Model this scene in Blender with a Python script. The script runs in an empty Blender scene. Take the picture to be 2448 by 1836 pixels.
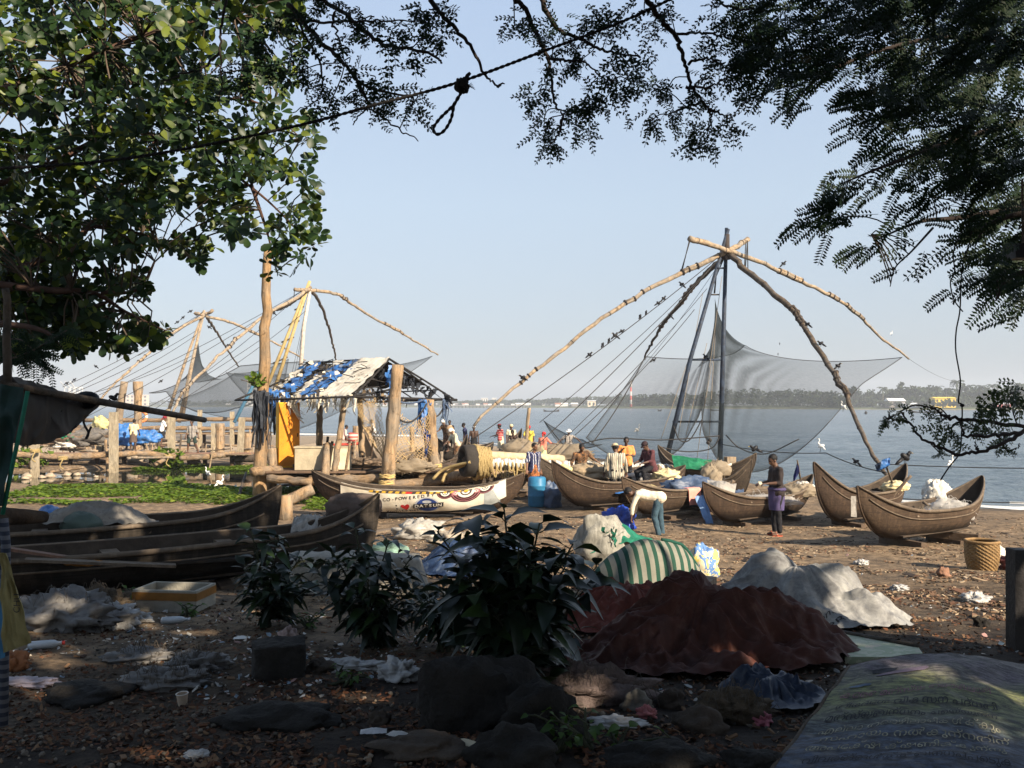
import bpy, math, random
import numpy as np
from mathutils import Vector, Matrix, Quaternion, noise
random.seed(7)
SC = bpy.context.scene
COL = SC.collection
PI = math.pi
# ------------------------------------------------------------------ camera frame of the photograph
F, CX, CY, HOR, CAMZ = 2100.0, 1224.0, 918.0, 968.0, 3.4
PITCH = math.atan((HOR - CY) / F)
def ray(px, py):
	x, y = (px - CX) / F, (CY - py) / F
	c, s = math.cos(PITCH), math.sin(PITCH)
	return Vector((x, c - y * s, s + y * c))
def P(px, py, d):
	r = ray(px, py)
	return Vector((0, 0, CAMZ)) + r * (d / r.y)
def smooth(a, b, x):
	t = min(1.0, max(0.0, (x - a) / (b - a)))
	return t * t * (3 - 2 * t)
def interp(x, pts):
	if x <= pts[0][0]: return pts[0][1]
	for (x0, y0), (x1, y1) in zip(pts, pts[1:]):
		if x <= x1:
			return y0 + (y1 - y0) * (x - x0) / (x1 - x0)
	return pts[-1][1]
PROF = [(-30, 2.05), (-10, 1.95), (0, 1.86), (4, 1.74), (8, 1.42), (12, 1.03), (16, .72), (20, .52), (26, .38), (35, .30), (50, .26), (90, .22), (200, .2)]
SHORE = [(-200, 112), (-80, 98), (-30, 101), (-10, 93), (2.5, 66), (9, 45), (11.5, 31.5), (16.3, 28), (40, 22), (120, 10)]
PONDS = [(-13.5, 40.6, 12, 5.9), (-7.2, 37.2, 6.5, 4.4)]
def shore_dist(x, y):
	return interp(x, SHORE) + .8 * math.sin(x * .9) + .5 * math.sin(x * 2.3 + 1) - y
def pond_mask(x, y):
	m = 0
	for cx, cy, a, b in PONDS:
		r = math.hypot((x - cx) / a, (y - cy) / b) + .12 * noise.noise((x * .5, y * .5, 3))
		m = max(m, 1 - smooth(.8, 1.1, r))
	return m
def gz(x, y):
	z = interp(y, PROF)
	sd = shore_dist(x, y)
	if sd < 9:
		z = z * smooth(-1.0, 9, sd) if sd > -1 else 0
	if sd < 0:
		z -= min(2.2, -sd * .10) + .02
	n = noise.noise((x * .35, y * .35, 0)) * .09 + noise.noise((x * 1.3, y * 1.3, 5)) * .035
	if y < 30:
		n += noise.noise((x * 3.7, y * 3.7, 9)) * .014 + noise.noise((x * 9, y * 9, 2)) * .008
	z += n * smooth(-2, 3, sd) * (1 if y < 60 else .4)
	pm = pond_mask(x, y) if y > 30 and y < 52 and x < 4 else 0
	if pm: z = z * (1 - pm) + (-.25) * pm
	return z
def PG(px, py, dz=0.0, off=0.0):
	"""where the pixel's line of sight meets the ground"""
	r = ray(px, py)
	d, step = 2.0, .25
	while d < 400:
		p = Vector((0, 0, CAMZ)) + r * (d / r.y)
		if p.z < gz(p.x, p.y) + dz: break
		d += step
		step = .05 if d < 20 else (.2 if d < 60 else 1.0)
	p = Vector((0, 0, CAMZ)) + r * (d / r.y)
	return Vector((p.x, p.y, gz(p.x, p.y) + off))
def G(x, y, off=0.0):
	return Vector((x, y, gz(x, y) + off))
# ------------------------------------------------------------------ objects
def tag(o, label=None, cat=None, group=None, kind=None):
	if label: o['label'] = label
	if cat: o['category'] = cat
	if group: o['group'] = group
	if kind: o['kind'] = kind
	return o
def empty(name, loc, label, cat, group=None, rz=0.0):
	o = bpy.data.objects.new(name, None)
	o.empty_display_size = .1
	COL.objects.link(o)
	o.location = loc
	o.rotation_euler = (0, 0, rz)
	return tag(o, label, cat, group)
def link(name, me, mat, parent=None, sm=True, base=None):
	"""mesh with WORLD coordinates -> object; parented without moving. base: origin of a top-level mesh"""
	o = bpy.data.objects.new(name, me)
	COL.objects.link(o)
	if mat is not None and not me.materials:
		for m in (mat if isinstance(mat, (list, tuple)) else [mat]): me.materials.append(m)
	if sm:
		me.polygons.foreach_set('use_smooth', [True] * len(me.polygons))
	if parent is not None:
		o.parent = parent
		b = Vector((0, 0, 0))
		q = parent
		R = Matrix.Identity(4)
		chain = []
		while q is not None:
			chain.append(q); q = q.parent
		W = Matrix.Identity(4)
		for q in reversed(chain):
			W = W @ q.matrix_parent_inverse @ Matrix.LocRotScale(q.location, q.rotation_euler, q.scale)
		o.matrix_parent_inverse = W.inverted()
	elif base is not None:
		me.transform(Matrix.Translation(-Vector(base)))
		o.location = base
	return o
class MB:
	def __init__(s):
		s.v, s.f, s.m = [], [], []
		s.mi = 0
	def add(s, vs, fs):
		k = len(s.v)
		s.v.extend([tuple(v) for v in vs])
		for f in fs:
			s.f.append(tuple(i + k for i in f)); s.m.append(s.mi)
		return s
	def box(s, c, size, rot=None, jit=0.0):
		hx, hy, hz = size[0] / 2, size[1] / 2, size[2] / 2
		vs = [Vector((x, y, z)) for x in (-hx, hx) for y in (-hy, hy) for z in (-hz, hz)]
		if jit: vs = [v + Vector((random.uniform(-jit, jit) for _ in range(3))) for v in vs]
		if rot is not None: vs = [rot @ v for v in vs]
		c = Vector(c)
		return s.add([v + c for v in vs], [(0, 1, 3, 2), (4, 6, 7, 5), (0, 4, 5, 1), (2, 3, 7, 6), (0, 2, 6, 4), (1, 5, 7, 3)])
	def bar(s, a, b, w, h=None, up=(0, 0, 1)):
		a, b = Vector(a), Vector(b)
		h = h or w
		t = (b - a); L = t.length; t.normalize()
		up = Vector(up)
		x = t.cross(up)
		if x.length < 1e-3: x = t.cross(Vector((0, 1, 0)))
		x.normalize(); y = x.cross(t)
		R = Matrix((x, t, y)).transposed()
		return s.box((a + b) / 2, (w, L, h), R)
	def tube(s, pts, r, n=8, cap=True, wob=0.0, flat=1.0):
		pts = [Vector(p) for p in pts]
		m = len(pts)
		rs = r if isinstance(r, (list, tuple)) else [r] * m
		vs, fs = [], []
		prev = None
		for i, p in enumerate(pts):
			t = (pts[min(i + 1, m - 1)] - pts[max(i - 1, 0)])
			if t.length < 1e-9: t = Vector((0, 0, 1))
			t.normalize()
			if prev is None:
				a = Vector((0, 0, 1)) if abs(t.z) < .9 else Vector((1, 0, 0))
				x = a - t * a.dot(t)
			else:
				x = prev - t * prev.dot(t)
				if x.length < 1e-6: x = t.orthogonal()
			x.normalize(); prev = x
			y = t.cross(x)
			for k in range(n):
				an = 2 * PI * k / n
				rr = rs[i] * (1 + (random.uniform(-wob, wob) if wob else 0))
				vs.append(p + x * (rr * math.cos(an) * flat) + y * (rr * math.sin(an)))
		for i in range(m - 1):
			for k in range(n):
				k2 = (k + 1) % n
				fs.append((i * n + k, i * n + k2, (i + 1) * n + k2, (i + 1) * n + k))
		if cap:
			fs.append(tuple(range(n - 1, -1, -1)))
			fs.append(tuple(range((m - 1) * n, m * n)))
		return s.add(vs, fs)
	def ell(s, c, r, nu=12, nv=8, rot=None, noise_amp=0.0, seed=0, freq=2.0):
		c = Vector(c)
		if not isinstance(r, (list, tuple, Vector)): r = (r, r, r)
		vs = [Vector((0, 0, -1))]
		for j in range(1, nv):
			th = -PI / 2 + PI * j / nv
			for i in range(nu):
				ph = 2 * PI * i / nu
				vs.append(Vector((math.cos(th) * math.cos(ph), math.cos(th) * math.sin(ph), math.sin(th))))
		vs.append(Vector((0, 0, 1)))
		out = []
		for v in vs:
			k = 1 + (noise_amp * noise.noise(v * freq + Vector((seed * 3.1, seed * 1.7, seed))) if noise_amp else 0)
			q = Vector((v.x * r[0] * k, v.y * r[1] * k, v.z * r[2] * k))
			if rot is not None: q = rot @ q
			out.append(q + c)
		fs = [(0, 1 + (i + 1) % nu, 1 + i) for i in range(nu)]
		for j in range(nv - 2):
			for i in range(nu):
				a, b = 1 + j * nu + i, 1 + j * nu + (i + 1) % nu
				fs.append((a, b, b + nu, a + nu))
		l = len(vs) - 1; o = 1 + (nv - 2) * nu
		fs += [(o + i, o + (i + 1) % nu, l) for i in range(nu)]
		return s.add(out, fs)
	def grid(s, fn, nu, nv, wrap=False):
		vs = [fn(i / nu, j / nv) for j in range(nv + 1) for i in range(nu + (0 if wrap else 1))]
		w = nu if wrap else nu + 1
		fs = []
		for j in range(nv):
			for i in range(nu):
				i2 = (i + 1) % w
				fs.append((j * w + i, j * w + i2, (j + 1) * w + i2, (j + 1) * w + i))
		return s.add(vs, fs)
	def mesh(s, name):
		me = bpy.data.meshes.new(name)
		me.from_pydata(s.v, [], s.f)
		if any(s.m): me.polygons.foreach_set('material_index', s.m)
		me.update()
		return me
	def build(s, name, mat, parent=None, sm=True, base=None):
		return link(name, s.mesh(name), mat, parent, sm, base)
def ctrl(pts, n):
	"""smooth curve through points (Catmull-Rom)"""
	pts = [Vector(p) for p in pts]
	if len(pts) < 3:
		return [pts[0].lerp(pts[-1], i / n) for i in range(n + 1)]
	out = []
	q = [pts[0] * 2 - pts[1]] + pts + [pts[-1] * 2 - pts[-2]]
	segs = len(pts) - 1
	for i in range(n + 1):
		t = i / n * segs
		k = min(int(t), segs - 1); t -= k
		a, b, c, d = q[k:k + 4]
		out.append(.5 * ((2 * b) + (c - a) * t + (2 * a - 5 * b + 4 * c - d) * t * t + (3 * b - a - 3 * c + d) * t ** 3))
	return out
def sag(a, b, s, n=16):
	a, b = Vector(a), Vector(b)
	return [a.lerp(b, i / n) - Vector((0, 0, 4 * s * (i / n) * (1 - i / n))) for i in range(n + 1)]
TMP = bpy.data.scenes.new('workshop')
def evaluated(ob, name):
	"""mesh of an object with its modifiers, worked out in a scene of its own"""
	TMP.collection.objects.link(ob)
	with bpy.context.temp_override(scene=TMP, view_layer=TMP.view_layers[0]):
		dg = bpy.context.evaluated_depsgraph_get(); dg.update()
		me = bpy.data.meshes.new_from_object(ob.evaluated_get(dg))
	me.name = name
	bpy.data.objects.remove(ob)
	return me
def text_mesh(txt, size=1.0, shear=0.0, bold=0.0, sx=1.0):
	"""flat 2-D text as (verts, faces), centred on the origin, x right, y up"""
	cu = bpy.data.curves.new('txt', 'FONT')
	cu.body = txt; cu.size = size; cu.shear = shear; cu.offset = bold
	cu.align_x = 'CENTER'; cu.align_y = 'CENTER'; cu.resolution_u = 4
	ob = bpy.data.objects.new('txt', cu)
	me = evaluated(ob, 'txt')
	vs = [(v.co.x * sx, v.co.y) for v in me.vertices]
	fs = [tuple(p.vertices) for p in me.polygons]
	bpy.data.meshes.remove(me); bpy.data.curves.remove(cu)
	return vs, fs
def disc2(cx, cy, rx, ry, r0=0.0, n=28, a0=0, a1=2 * PI, nr=6):
	vs, fs = [], []
	for i in range(n + 1):
		a = a0 + (a1 - a0) * i / n
		for k in range(nr + 1):
			r = r0 + (1 - r0) * k / nr
			vs.append((cx + rx * r * math.cos(a), cy + ry * r * math.sin(a)))
	w = nr + 1
	for i in range(n):
		for k in range(nr): fs.append((i * w + k, i * w + k + 1, i * w + w + k + 1, i * w + w + k))
	return vs, fs
def quad2(c, n=10):
	"""four 2-D corners, divided finely enough to follow a curved cloth"""
	f = lambda u, v: tuple((c[0][i] * (1 - u) + c[1][i] * u) * (1 - v) + (c[3][i] * (1 - u) + c[2][i] * u) * v for i in (0, 1))
	return [f(i / n, j / n) for j in range(n + 1) for i in range(n + 1)], [(j * (n + 1) + i, j * (n + 1) + i + 1, (j + 1) * (n + 1) + i + 1, (j + 1) * (n + 1) + i) for j in range(n) for i in range(n)]
def remeshed(mb, voxel, name, smooth_it=2):
	"""one continuous closed surface from overlapping closed pieces"""
	me = mb.mesh(name + '_src')
	ob = bpy.data.objects.new(name + '_src', me)
	m = ob.modifiers.new('r', 'REMESH'); m.mode = 'VOXEL'; m.voxel_size = voxel; m.use_smooth_shade = True
	if smooth_it:
		q = ob.modifiers.new('s', 'SMOOTH'); q.iterations = smooth_it; q.factor = .5
	out = evaluated(ob, name)
	bpy.data.meshes.remove(me)
	return out
# ------------------------------------------------------------------ materials
MATS = {}
class NT:
	def __init__(s, name):
		s.mat = bpy.data.materials.new(name); s.mat.use_nodes = True
		s.t = s.mat.node_tree; s.n = s.t.nodes; s.l = s.t.links
		s.n.clear()
		s.out = s.n.new('ShaderNodeOutputMaterial')
	def node(s, typ, **kw):
		n = s.n.new(typ)
		for k, v in kw.items():
			if hasattr(n, k) and k not in ('inputs',): setattr(n, k, v)
		return n
	def con(s, a, b): s.l.new(a, b)
	def coord(s, kind='Object', scale=(1, 1, 1), rot=(0, 0, 0)):
		tc = s.node('ShaderNodeTexCoord'); mp = s.node('ShaderNodeMapping')
		mp.inputs['Scale'].default_value = scale; mp.inputs['Rotation'].default_value = rot
		if kind == 'World':
			g = s.node('ShaderNodeNewGeometry'); s.con(g.outputs['Position'], mp.inputs[0])
		else:
			s.con(tc.outputs[kind], mp.inputs[0])
		return mp.outputs[0]
	def noise(s, vec, scale, detail=4, rough=.6, dist=0.0):
		n = s.node('ShaderNodeTexNoise')
		n.inputs['Scale'].default_value = scale; n.inputs['Detail'].default_value = detail
		n.inputs['Roughness'].default_value = rough; n.inputs['Distortion'].default_value = dist
		s.con(vec, n.inputs['Vector'])
		return n.outputs['Fac']
	def ramp(s, fac, stops, interp='LINEAR'):
		r = s.node('ShaderNodeValToRGB'); e = r.color_ramp.elements
		r.color_ramp.interpolation = interp
		while len(e) < len(stops): e.new(.5)
		for q, (p, c) in zip(e, stops):
			q.position = p; q.color = (c[0], c[1], c[2], 1) if not isinstance(c, (int, float)) else (c, c, c, 1)
		s.con(fac, r.inputs[0])
		return r.outputs[0]
	def mix(s, fac, a, b, typ='MIX'):
		m = s.node('ShaderNodeMix'); m.data_type = 'RGBA'; m.blend_type = typ
		for v, i in ((fac, 0), (a, 6), (b, 7)):
			if isinstance(v, (int, float)): m.inputs[i].default_value = v
			elif isinstance(v, (tuple, list)): m.inputs[i].default_value = (*v, 1)
			else: s.con(v, m.inputs[i])
		return m.outputs[2]
	def math(s, op, a, b=0.0):
		m = s.node('ShaderNodeMath'); m.operation = op
		for v, i in ((a, 0), (b, 1)):
			if isinstance(v, (int, float)): m.inputs[i].default_value = v
			else: s.con(v, m.inputs[i])
		return m.outputs[0]
	def bump(s, h, strength=.3, dist=.02):
		b = s.node('ShaderNodeBump'); b.inputs['Strength'].default_value = strength
		b.inputs['Distance'].default_value = dist
		s.con(h, b.inputs['Height'])
		return b.outputs[0]
	def pbr(s, color, rough=.8, normal=None, spec=.3, **kw):
		p = s.node('ShaderNodeBsdfPrincipled')
		if isinstance(color, (tuple, list)): p.inputs['Base Color'].default_value = (*color[:3], 1)
		else: s.con(color, p.inputs['Base Color'])
		if isinstance(rough, (int, float)): p.inputs['Roughness'].default_value = rough
		else: s.con(rough, p.inputs['Roughness'])
		p.inputs['Specular IOR Level'].default_value = spec
		for k, v in kw.items(): p.inputs[k.replace('_', ' ')].default_value = v
		if normal is not None: s.con(normal, p.inputs['Normal'])
		return p.outputs[0]
	def done(s, shader):
		s.con(shader, s.out.inputs[0]); return s.mat
def sc(c, k): return tuple(min(1, x * k) for x in c)
def M(name, col, rough=.8, var=.35, scale=6.0, bump=.25, bscale=None, spec=.25, kind='Object', stretch=(1, 1, 1), col2=None, bdist=.02):
	"""noisy single-colour surface"""
	if name in MATS: return MATS[name]
	t = NT(name)
	v = t.coord(kind, stretch)
	n = t.noise(v, scale, 6, .65)
	dark = col2 or sc(col, 1 - var)
	c = t.ramp(n, [(.3, dark), (.7, sc(col, 1 + var * .5))])
	n2 = t.noise(v, bscale or scale * 5, 5, .6)
	m = t.done(t.pbr(c, rough, t.bump(n2, bump, bdist) if bump else None, spec))
	MATS[name] = m
	return m
def M_wood(name, col, dark, stretch=(1, 1, 1), scale=4, spec=.2, rough=.8, stain=.5, tar=0):
	"""weathered timber: grain along x of the object, blotches and vertical run marks"""
	if name in MATS: return MATS[name]
	t = NT(name)
	v = t.coord('Object', stretch)
	g = t.noise(t.coord('Object', (stretch[0] * 1.2, stretch[1] * 14, stretch[2] * 14)), 2.2, 6, .7)
	blot = t.noise(v, scale * .45, 5, .65)
	runs = t.noise(t.coord('Object', (9, 9, .9)), 1.6, 5, .7)
	c = t.ramp(g, [(.28, dark), (.72, col)])
	c = t.mix(t.ramp(blot, [(.38, 0), (.62, stain)]), c, sc(dark, .8))
	c = t.mix(t.ramp(runs, [(.5, 0), (.72, .55)]), c, sc(col, 1.35))
	# tarred bottom with a ragged upper edge, and cross seams
	ob = t.coord('Object'); sp = t.node('ShaderNodeSeparateXYZ'); t.con(ob, sp.inputs[0])
	ze = t.math('ADD', sp.outputs['Z'], t.math('MULTIPLY', t.math('SUBTRACT', t.noise(t.coord('Object', (2.5, 2.5, .6)), 2.5, 5, .75), .5), .5))
	if tar: c = t.mix(t.ramp(ze, [(tar - .06, .88), (tar + .05, 0)]), c, sc(dark, .55))
	sm_ = t.math('FRACT', t.math('MULTIPLY', sp.outputs['Z'], 7.0))
	if tar: c = t.mix(t.ramp(sm_, [(.0, .7), (.06, 0), (.95, 0), (1, .7)]), c, sc(dark, .6))
	fine = t.noise(v, 60, 3, .6)
	b = t.bump(t.math('ADD', g, t.math('MULTIPLY', fine, .3)), .35, .02)
	MATS[name] = t.done(t.pbr(c, rough, b, spec))
	return MATS[name]
def M_timber(name, light, dark, grey, stretch=(1, 1, .14), k=9.0, rough=.9, bump=.9):
	"""old round timber: bark streaks along one axis, grey weathered patches, dark cracks and stains"""
	if name in MATS: return MATS[name]
	t = NT(name)
	v = t.coord('Object', stretch); w = t.coord('Object')
	st = t.noise(v, k, 7, .72, .3); pat = t.noise(w, 1.7, 5, .65); stain = t.noise(w, 4.5, 6, .7, .5)
	c = t.ramp(st, [(.32, dark), (.47, sc(light, .62)), (.64, light), (.8, sc(light, 1.25))])
	c = t.mix(t.ramp(pat, [(.42, 0), (.60, .75)]), c, t.ramp(st, [(.3, sc(grey, .45)), (.7, grey)]))
	c = t.mix(t.ramp(stain, [(.56, 0), (.70, .8)]), c, sc(dark, .7))
	h = t.math('ADD', st, t.math('MULTIPLY', stain, .6))
	MATS[name] = t.done(t.pbr(c, rough, t.bump(h, bump, .035), .15))
	return MATS[name]
def crumple(t, v, k=4.0, amp=.8, dist=.05):
	"""sharp creases of stiff sheeting"""
	n = t.node('ShaderNodeTexNoise'); n.noise_type = 'RIDGED_MULTIFRACTAL'
	n.inputs['Scale'].default_value = k; n.inputs['Detail'].default_value = 5; n.inputs['Roughness'].default_value = .5; n.inputs['Distortion'].default_value = .8
	t.con(v, n.inputs['Vector'])
	return t.bump(n.outputs['Fac'], amp, dist)
def M_tarp(name, col, col2, rough=.5, spec=.4, k=3.2, dirt=(.10, .09, .08), amp=.8, dist=.035):
	if name in MATS: return MATS[name]
	t = NT(name); v = t.coord('Object')
	c = t.ramp(t.noise(v, 4, 6, .7), [(.32, col2), (.68, col)])
	c = t.mix(t.ramp(t.noise(v, 9, 6, .75, .5), [(.52, 0), (.70, .75)]), c, dirt)
	MATS[name] = t.done(t.pbr(c, rough, crumple(t, v, k, amp, dist), spec))
	return MATS[name]
def M_leaf(name, col, col2, trans=.35, rough=.45, bright=None, spec=.4):
	"""leaf: colour differs from leaf to leaf (per mesh island), light comes through it"""
	if name in MATS: return MATS[name]
	t = NT(name)
	g = t.node('ShaderNodeNewGeometry')
	stops = [(0, col), (.75, col2)] + ([(.95, bright)] if bright else [(1, col2)])
	c = t.ramp(g.outputs['Random Per Island'], stops)
	v = t.coord('Object')
	c = t.mix(t.math('MULTIPLY', t.noise(v, 8, 3), .5), c, sc(col, .6))
	p = t.pbr(c, rough, None, spec)
	tr = t.node('ShaderNodeBsdfTranslucent')
	t.con(t.mix(1.0, c, (1.3, 1.25, .5), 'MULTIPLY'), tr.inputs[0])
	mx = t.node('ShaderNodeMixShader'); mx.inputs[0].default_value = trans
	t.con(p, mx.inputs[1]); t.con(tr.outputs[0], mx.inputs[2])
	MATS[name] = t.done(mx.outputs[0])
	return MATS[name]
def M_stripes(name, bands, axis='X', scale=1.0, rough=.85, kind='Object', noise_amt=.25, rot=(0, 0, 0)):
	"""repeating colour bands: bands = [(pos, colour), ...] constant ramp over a saw along an axis"""
	if name in MATS: return MATS[name]
	t = NT(name)
	v = t.coord(kind, (1, 1, 1), rot)
	sp = t.node('ShaderNodeSeparateXYZ'); t.con(v, sp.inputs[0])
	u = t.math('FRACT', t.math('MULTIPLY', sp.outputs[axis], scale))
	c = t.ramp(u, bands, 'CONSTANT')
	n = t.noise(v, 14, 5)
	c = t.mix(t.math('MULTIPLY', n, noise_amt), c, (.05, .045, .04))
	MATS[name] = t.done(t.pbr(c, rough, t.bump(t.noise(v, 90, 3), .2, .01), .2))
	return MATS[name]
def M_plaid(name, base, l1, l2, s=9.0):
	if name in MATS: return MATS[name]
	t = NT(name)
	v = t.coord('Object')
	sp = t.node('ShaderNodeSeparateXYZ'); t.con(v, sp.inputs[0])
	w = t.math('ADD', sp.outputs['X'], t.math('MULTIPLY', sp.outputs['Y'], .6))
	a = t.ramp(t.math('FRACT', t.math('MULTIPLY', w, s)), [(0, 0), (.55, 1), (.8, 0)], 'CONSTANT')
	b = t.ramp(t.math('FRACT', t.math('MULTIPLY', sp.outputs['Z'], s)), [(0, 0), (.55, 1), (.8, 0)], 'CONSTANT')
	c = t.mix(a, base, l1); c = t.mix(t.math('MULTIPLY', b, .6), c, l2)
	MATS[name] = t.done(t.pbr(c, .85, None, .2))
	return MATS[name]
def M_patch(name, cols, scale=6, rough=.85, dist=1.0, bump=.2):
	"""blotchy print: several colours in irregular patches"""
	if name in MATS: return MATS[name]
	t = NT(name)
	v = t.coord('Object')
	n = t.noise(v, scale, 3, .5, dist)
	k = len(cols)
	c = t.ramp(n, [(.30 + .4 * i / k, c) for i, c in enumerate(cols)], 'CONSTANT')
	MATS[name] = t.done(t.pbr(c, rough, t.bump(t.noise(v, 50, 4), bump, .01), .25))
	return MATS[name]
def linkl(name, me, mat, parent, sm=True):
	"""child whose mesh is in its parent's own coordinates"""
	o = bpy.data.objects.new(name, me)
	COL.objects.link(o)
	if mat is not None and not me.materials:
		for m in (mat if isinstance(mat, (list, tuple)) else [mat]): me.materials.append(m)
	if sm: me.polygons.foreach_set('use_smooth', [True] * len(me.polygons))
	o.parent = parent
	return o
def copy_tree(o, parent=None):
	c = o.copy(); COL.objects.link(c)
	if parent is not None: c.parent = parent
	for ch in [q for q in bpy.data.objects if q.parent == o]: copy_tree(ch, c)
	return c
# ------------------------------------------------------------------ camera, sky, sun
cam = bpy.data.cameras.new('camera'); camo = bpy.data.objects.new('camera', cam); COL.objects.link(camo)
cam.sensor_width = 36; cam.lens = F / 2448 * 36
cam.clip_start = .05; cam.clip_end = 9000
camo.location = (0, 0, CAMZ); camo.rotation_euler = (PI / 2 + PITCH, 0, 0)
SC.camera = camo
SUN_EL, SUN_AZ = math.radians(31), math.radians(134)
w = bpy.data.worlds.new('World'); SC.world = w; w.use_nodes = True
nt = w.node_tree; bg = nt.nodes['Background']
sky = nt.nodes.new('ShaderNodeTexSky'); sky.sky_type = 'NISHITA'; sky.sun_disc = False
sky.sun_elevation = SUN_EL; sky.sun_rotation = SUN_AZ
sky.air_density = 1.0; sky.dust_density = 1.6; sky.ozone_density = 1.6; sky.altitude = 0
hs = nt.nodes.new('ShaderNodeHueSaturation'); hs.inputs['Saturation'].default_value = .7
nt.links.new(sky.outputs[0], hs.inputs['Color'])
# a hazy tropical sky: the air's own pale colour over the clear-sky model, greyer towards the horizon
tc = nt.nodes.new('ShaderNodeTexCoord'); sx = nt.nodes.new('ShaderNodeSeparateXYZ'); nt.links.new(tc.outputs['Generated'], sx.inputs[0])
rp = nt.nodes.new('ShaderNodeValToRGB'); nt.links.new(sx.outputs['Z'], rp.inputs[0])
SKYC = [(0, (.40, .45, .51)), (.08, (.47, .54, .62)), (.22, (.520, .640, .775)), (.42, (.475, .615, .835)), (1, (.22, .34, .56))]
while len(rp.color_ramp.elements) < len(SKYC): rp.color_ramp.elements.new(.5)
for e, (p, c) in zip(rp.color_ramp.elements, SKYC): e.position = p; e.color = (*[q / 2.3 / .11 / 4 for q in c], 1)
gn = nt.nodes.new('ShaderNodeVectorMath'); gn.operation = 'SCALE'; gn.inputs['Scale'].default_value = 4; nt.links.new(rp.outputs[0], gn.inputs[0])
mx = nt.nodes.new('ShaderNodeMix'); mx.data_type = 'RGBA'; mx.inputs[0].default_value = .80
nt.links.new(hs.outputs[0], mx.inputs[6]); nt.links.new(gn.outputs[0], mx.inputs[7]); nt.links.new(mx.outputs[2], bg.inputs[0]); bg.inputs[1].default_value = .11
ld = bpy.data.lights.new('sun', 'SUN'); lo = bpy.data.objects.new('sun', ld); COL.objects.link(lo)
ld.energy = 5.0; ld.angle = math.radians(.5); ld.color = (1, .85, .66)
ts = Vector((math.sin(SUN_AZ) * math.cos(SUN_EL), math.cos(SUN_AZ) * math.cos(SUN_EL), math.sin(SUN_EL)))
lo.rotation_euler = ts.to_track_quat('Z', 'Y').to_euler()
lo.location = (30, -30, 40)
SC.view_settings.view_transform = 'Standard'; SC.view_settings.look = 'None'
SC.view_settings.exposure = 1.2; SC.view_settings.gamma = 1
cy = SC.cycles
cy.max_bounces = 8; cy.transparent_max_bounces = 24; cy.volume_bounces = 0
cy.use_denoising = True
# ------------------------------------------------------------------ ground: one sheet
def spaced(parts):
	out = []
	for a, b, st in parts:
		n = max(1, round((b - a) / st))
		out += [a + (b - a) * i / n for i in range(n)]
	out.append(parts[-1][1])
	return out
gx = spaced([(-1900, -600, 325), (-600, -120, 60), (-120, -40, 6), (-40, -10, .7), (-10, -5, .18), (-5, 6, .09), (6, 13, .2), (13, 40, .8), (40, 120, 8), (120, 600, 60), (600, 1900, 325)])
gy = spaced([(-60, -10, 5), (-10, 3, 1), (3, 12, .09), (12, 22, .16), (22, 60, .33), (60, 130, 1.6), (130, 400, 30), (400, 1900, 250)])
mb = MB()
nx = len(gx)
mb.v = [(x, y, gz(x, y)) for y in gy for x in gx]
mb.f = [(j * nx + i, j * nx + i + 1, (j + 1) * nx + i + 1, (j + 1) * nx + i) for j in range(len(gy) - 1) for i in range(nx - 1)]
mb.m = [0] * len(mb.f)
t = NT('ground_soil')
v = t.coord('World')
n1 = t.noise(v, .55, 6, .65); n2 = t.noise(v, 4.5, 7, .7); n3 = t.noise(v, 26, 5, .7)
sp = t.node('ShaderNodeSeparateXYZ'); t.con(v, sp.inputs[0])
# soil under the trees is dark humus, the open beach is sand trodden with mud, the far strand is clean sand
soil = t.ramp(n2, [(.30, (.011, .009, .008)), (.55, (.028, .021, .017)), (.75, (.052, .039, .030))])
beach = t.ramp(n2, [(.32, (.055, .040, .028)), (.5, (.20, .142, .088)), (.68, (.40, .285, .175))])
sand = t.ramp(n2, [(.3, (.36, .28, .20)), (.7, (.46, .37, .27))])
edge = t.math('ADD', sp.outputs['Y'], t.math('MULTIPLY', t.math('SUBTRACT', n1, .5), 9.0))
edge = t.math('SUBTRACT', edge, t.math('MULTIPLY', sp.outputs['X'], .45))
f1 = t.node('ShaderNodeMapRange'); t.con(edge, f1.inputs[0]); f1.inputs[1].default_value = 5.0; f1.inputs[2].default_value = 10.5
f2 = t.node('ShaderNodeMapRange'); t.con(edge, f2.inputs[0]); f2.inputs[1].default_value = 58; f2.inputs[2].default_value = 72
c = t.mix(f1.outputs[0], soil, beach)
c = t.mix(t.ramp(n1, [(.46, 0), (.64, .6)]), c, (.065, .055, .046))
c = t.mix(f2.outputs[0], c, sand)
# wet near the water line
wet = t.node('ShaderNodeMapRange'); t.con(sp.outputs['Z'], wet.inputs[0]); wet.inputs[1].default_value = .16; wet.inputs[2].default_value = .04
c = t.mix(t.math('MULTIPLY', wet.outputs[0], .75), c, (.06, .052, .045))
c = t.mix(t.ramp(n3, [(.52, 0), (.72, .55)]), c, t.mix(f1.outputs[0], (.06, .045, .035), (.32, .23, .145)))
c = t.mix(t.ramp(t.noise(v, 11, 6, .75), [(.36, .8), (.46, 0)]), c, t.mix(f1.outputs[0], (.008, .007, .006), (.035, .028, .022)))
b = t.bump(t.math('ADD', t.math('MULTIPLY', n2, .7), t.math('MULTIPLY', n3, .5)), .9, .06)
gm = t.done(t.pbr(c, .92, b, .15))
tag(mb.build('ground', gm), kind='structure')
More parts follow.
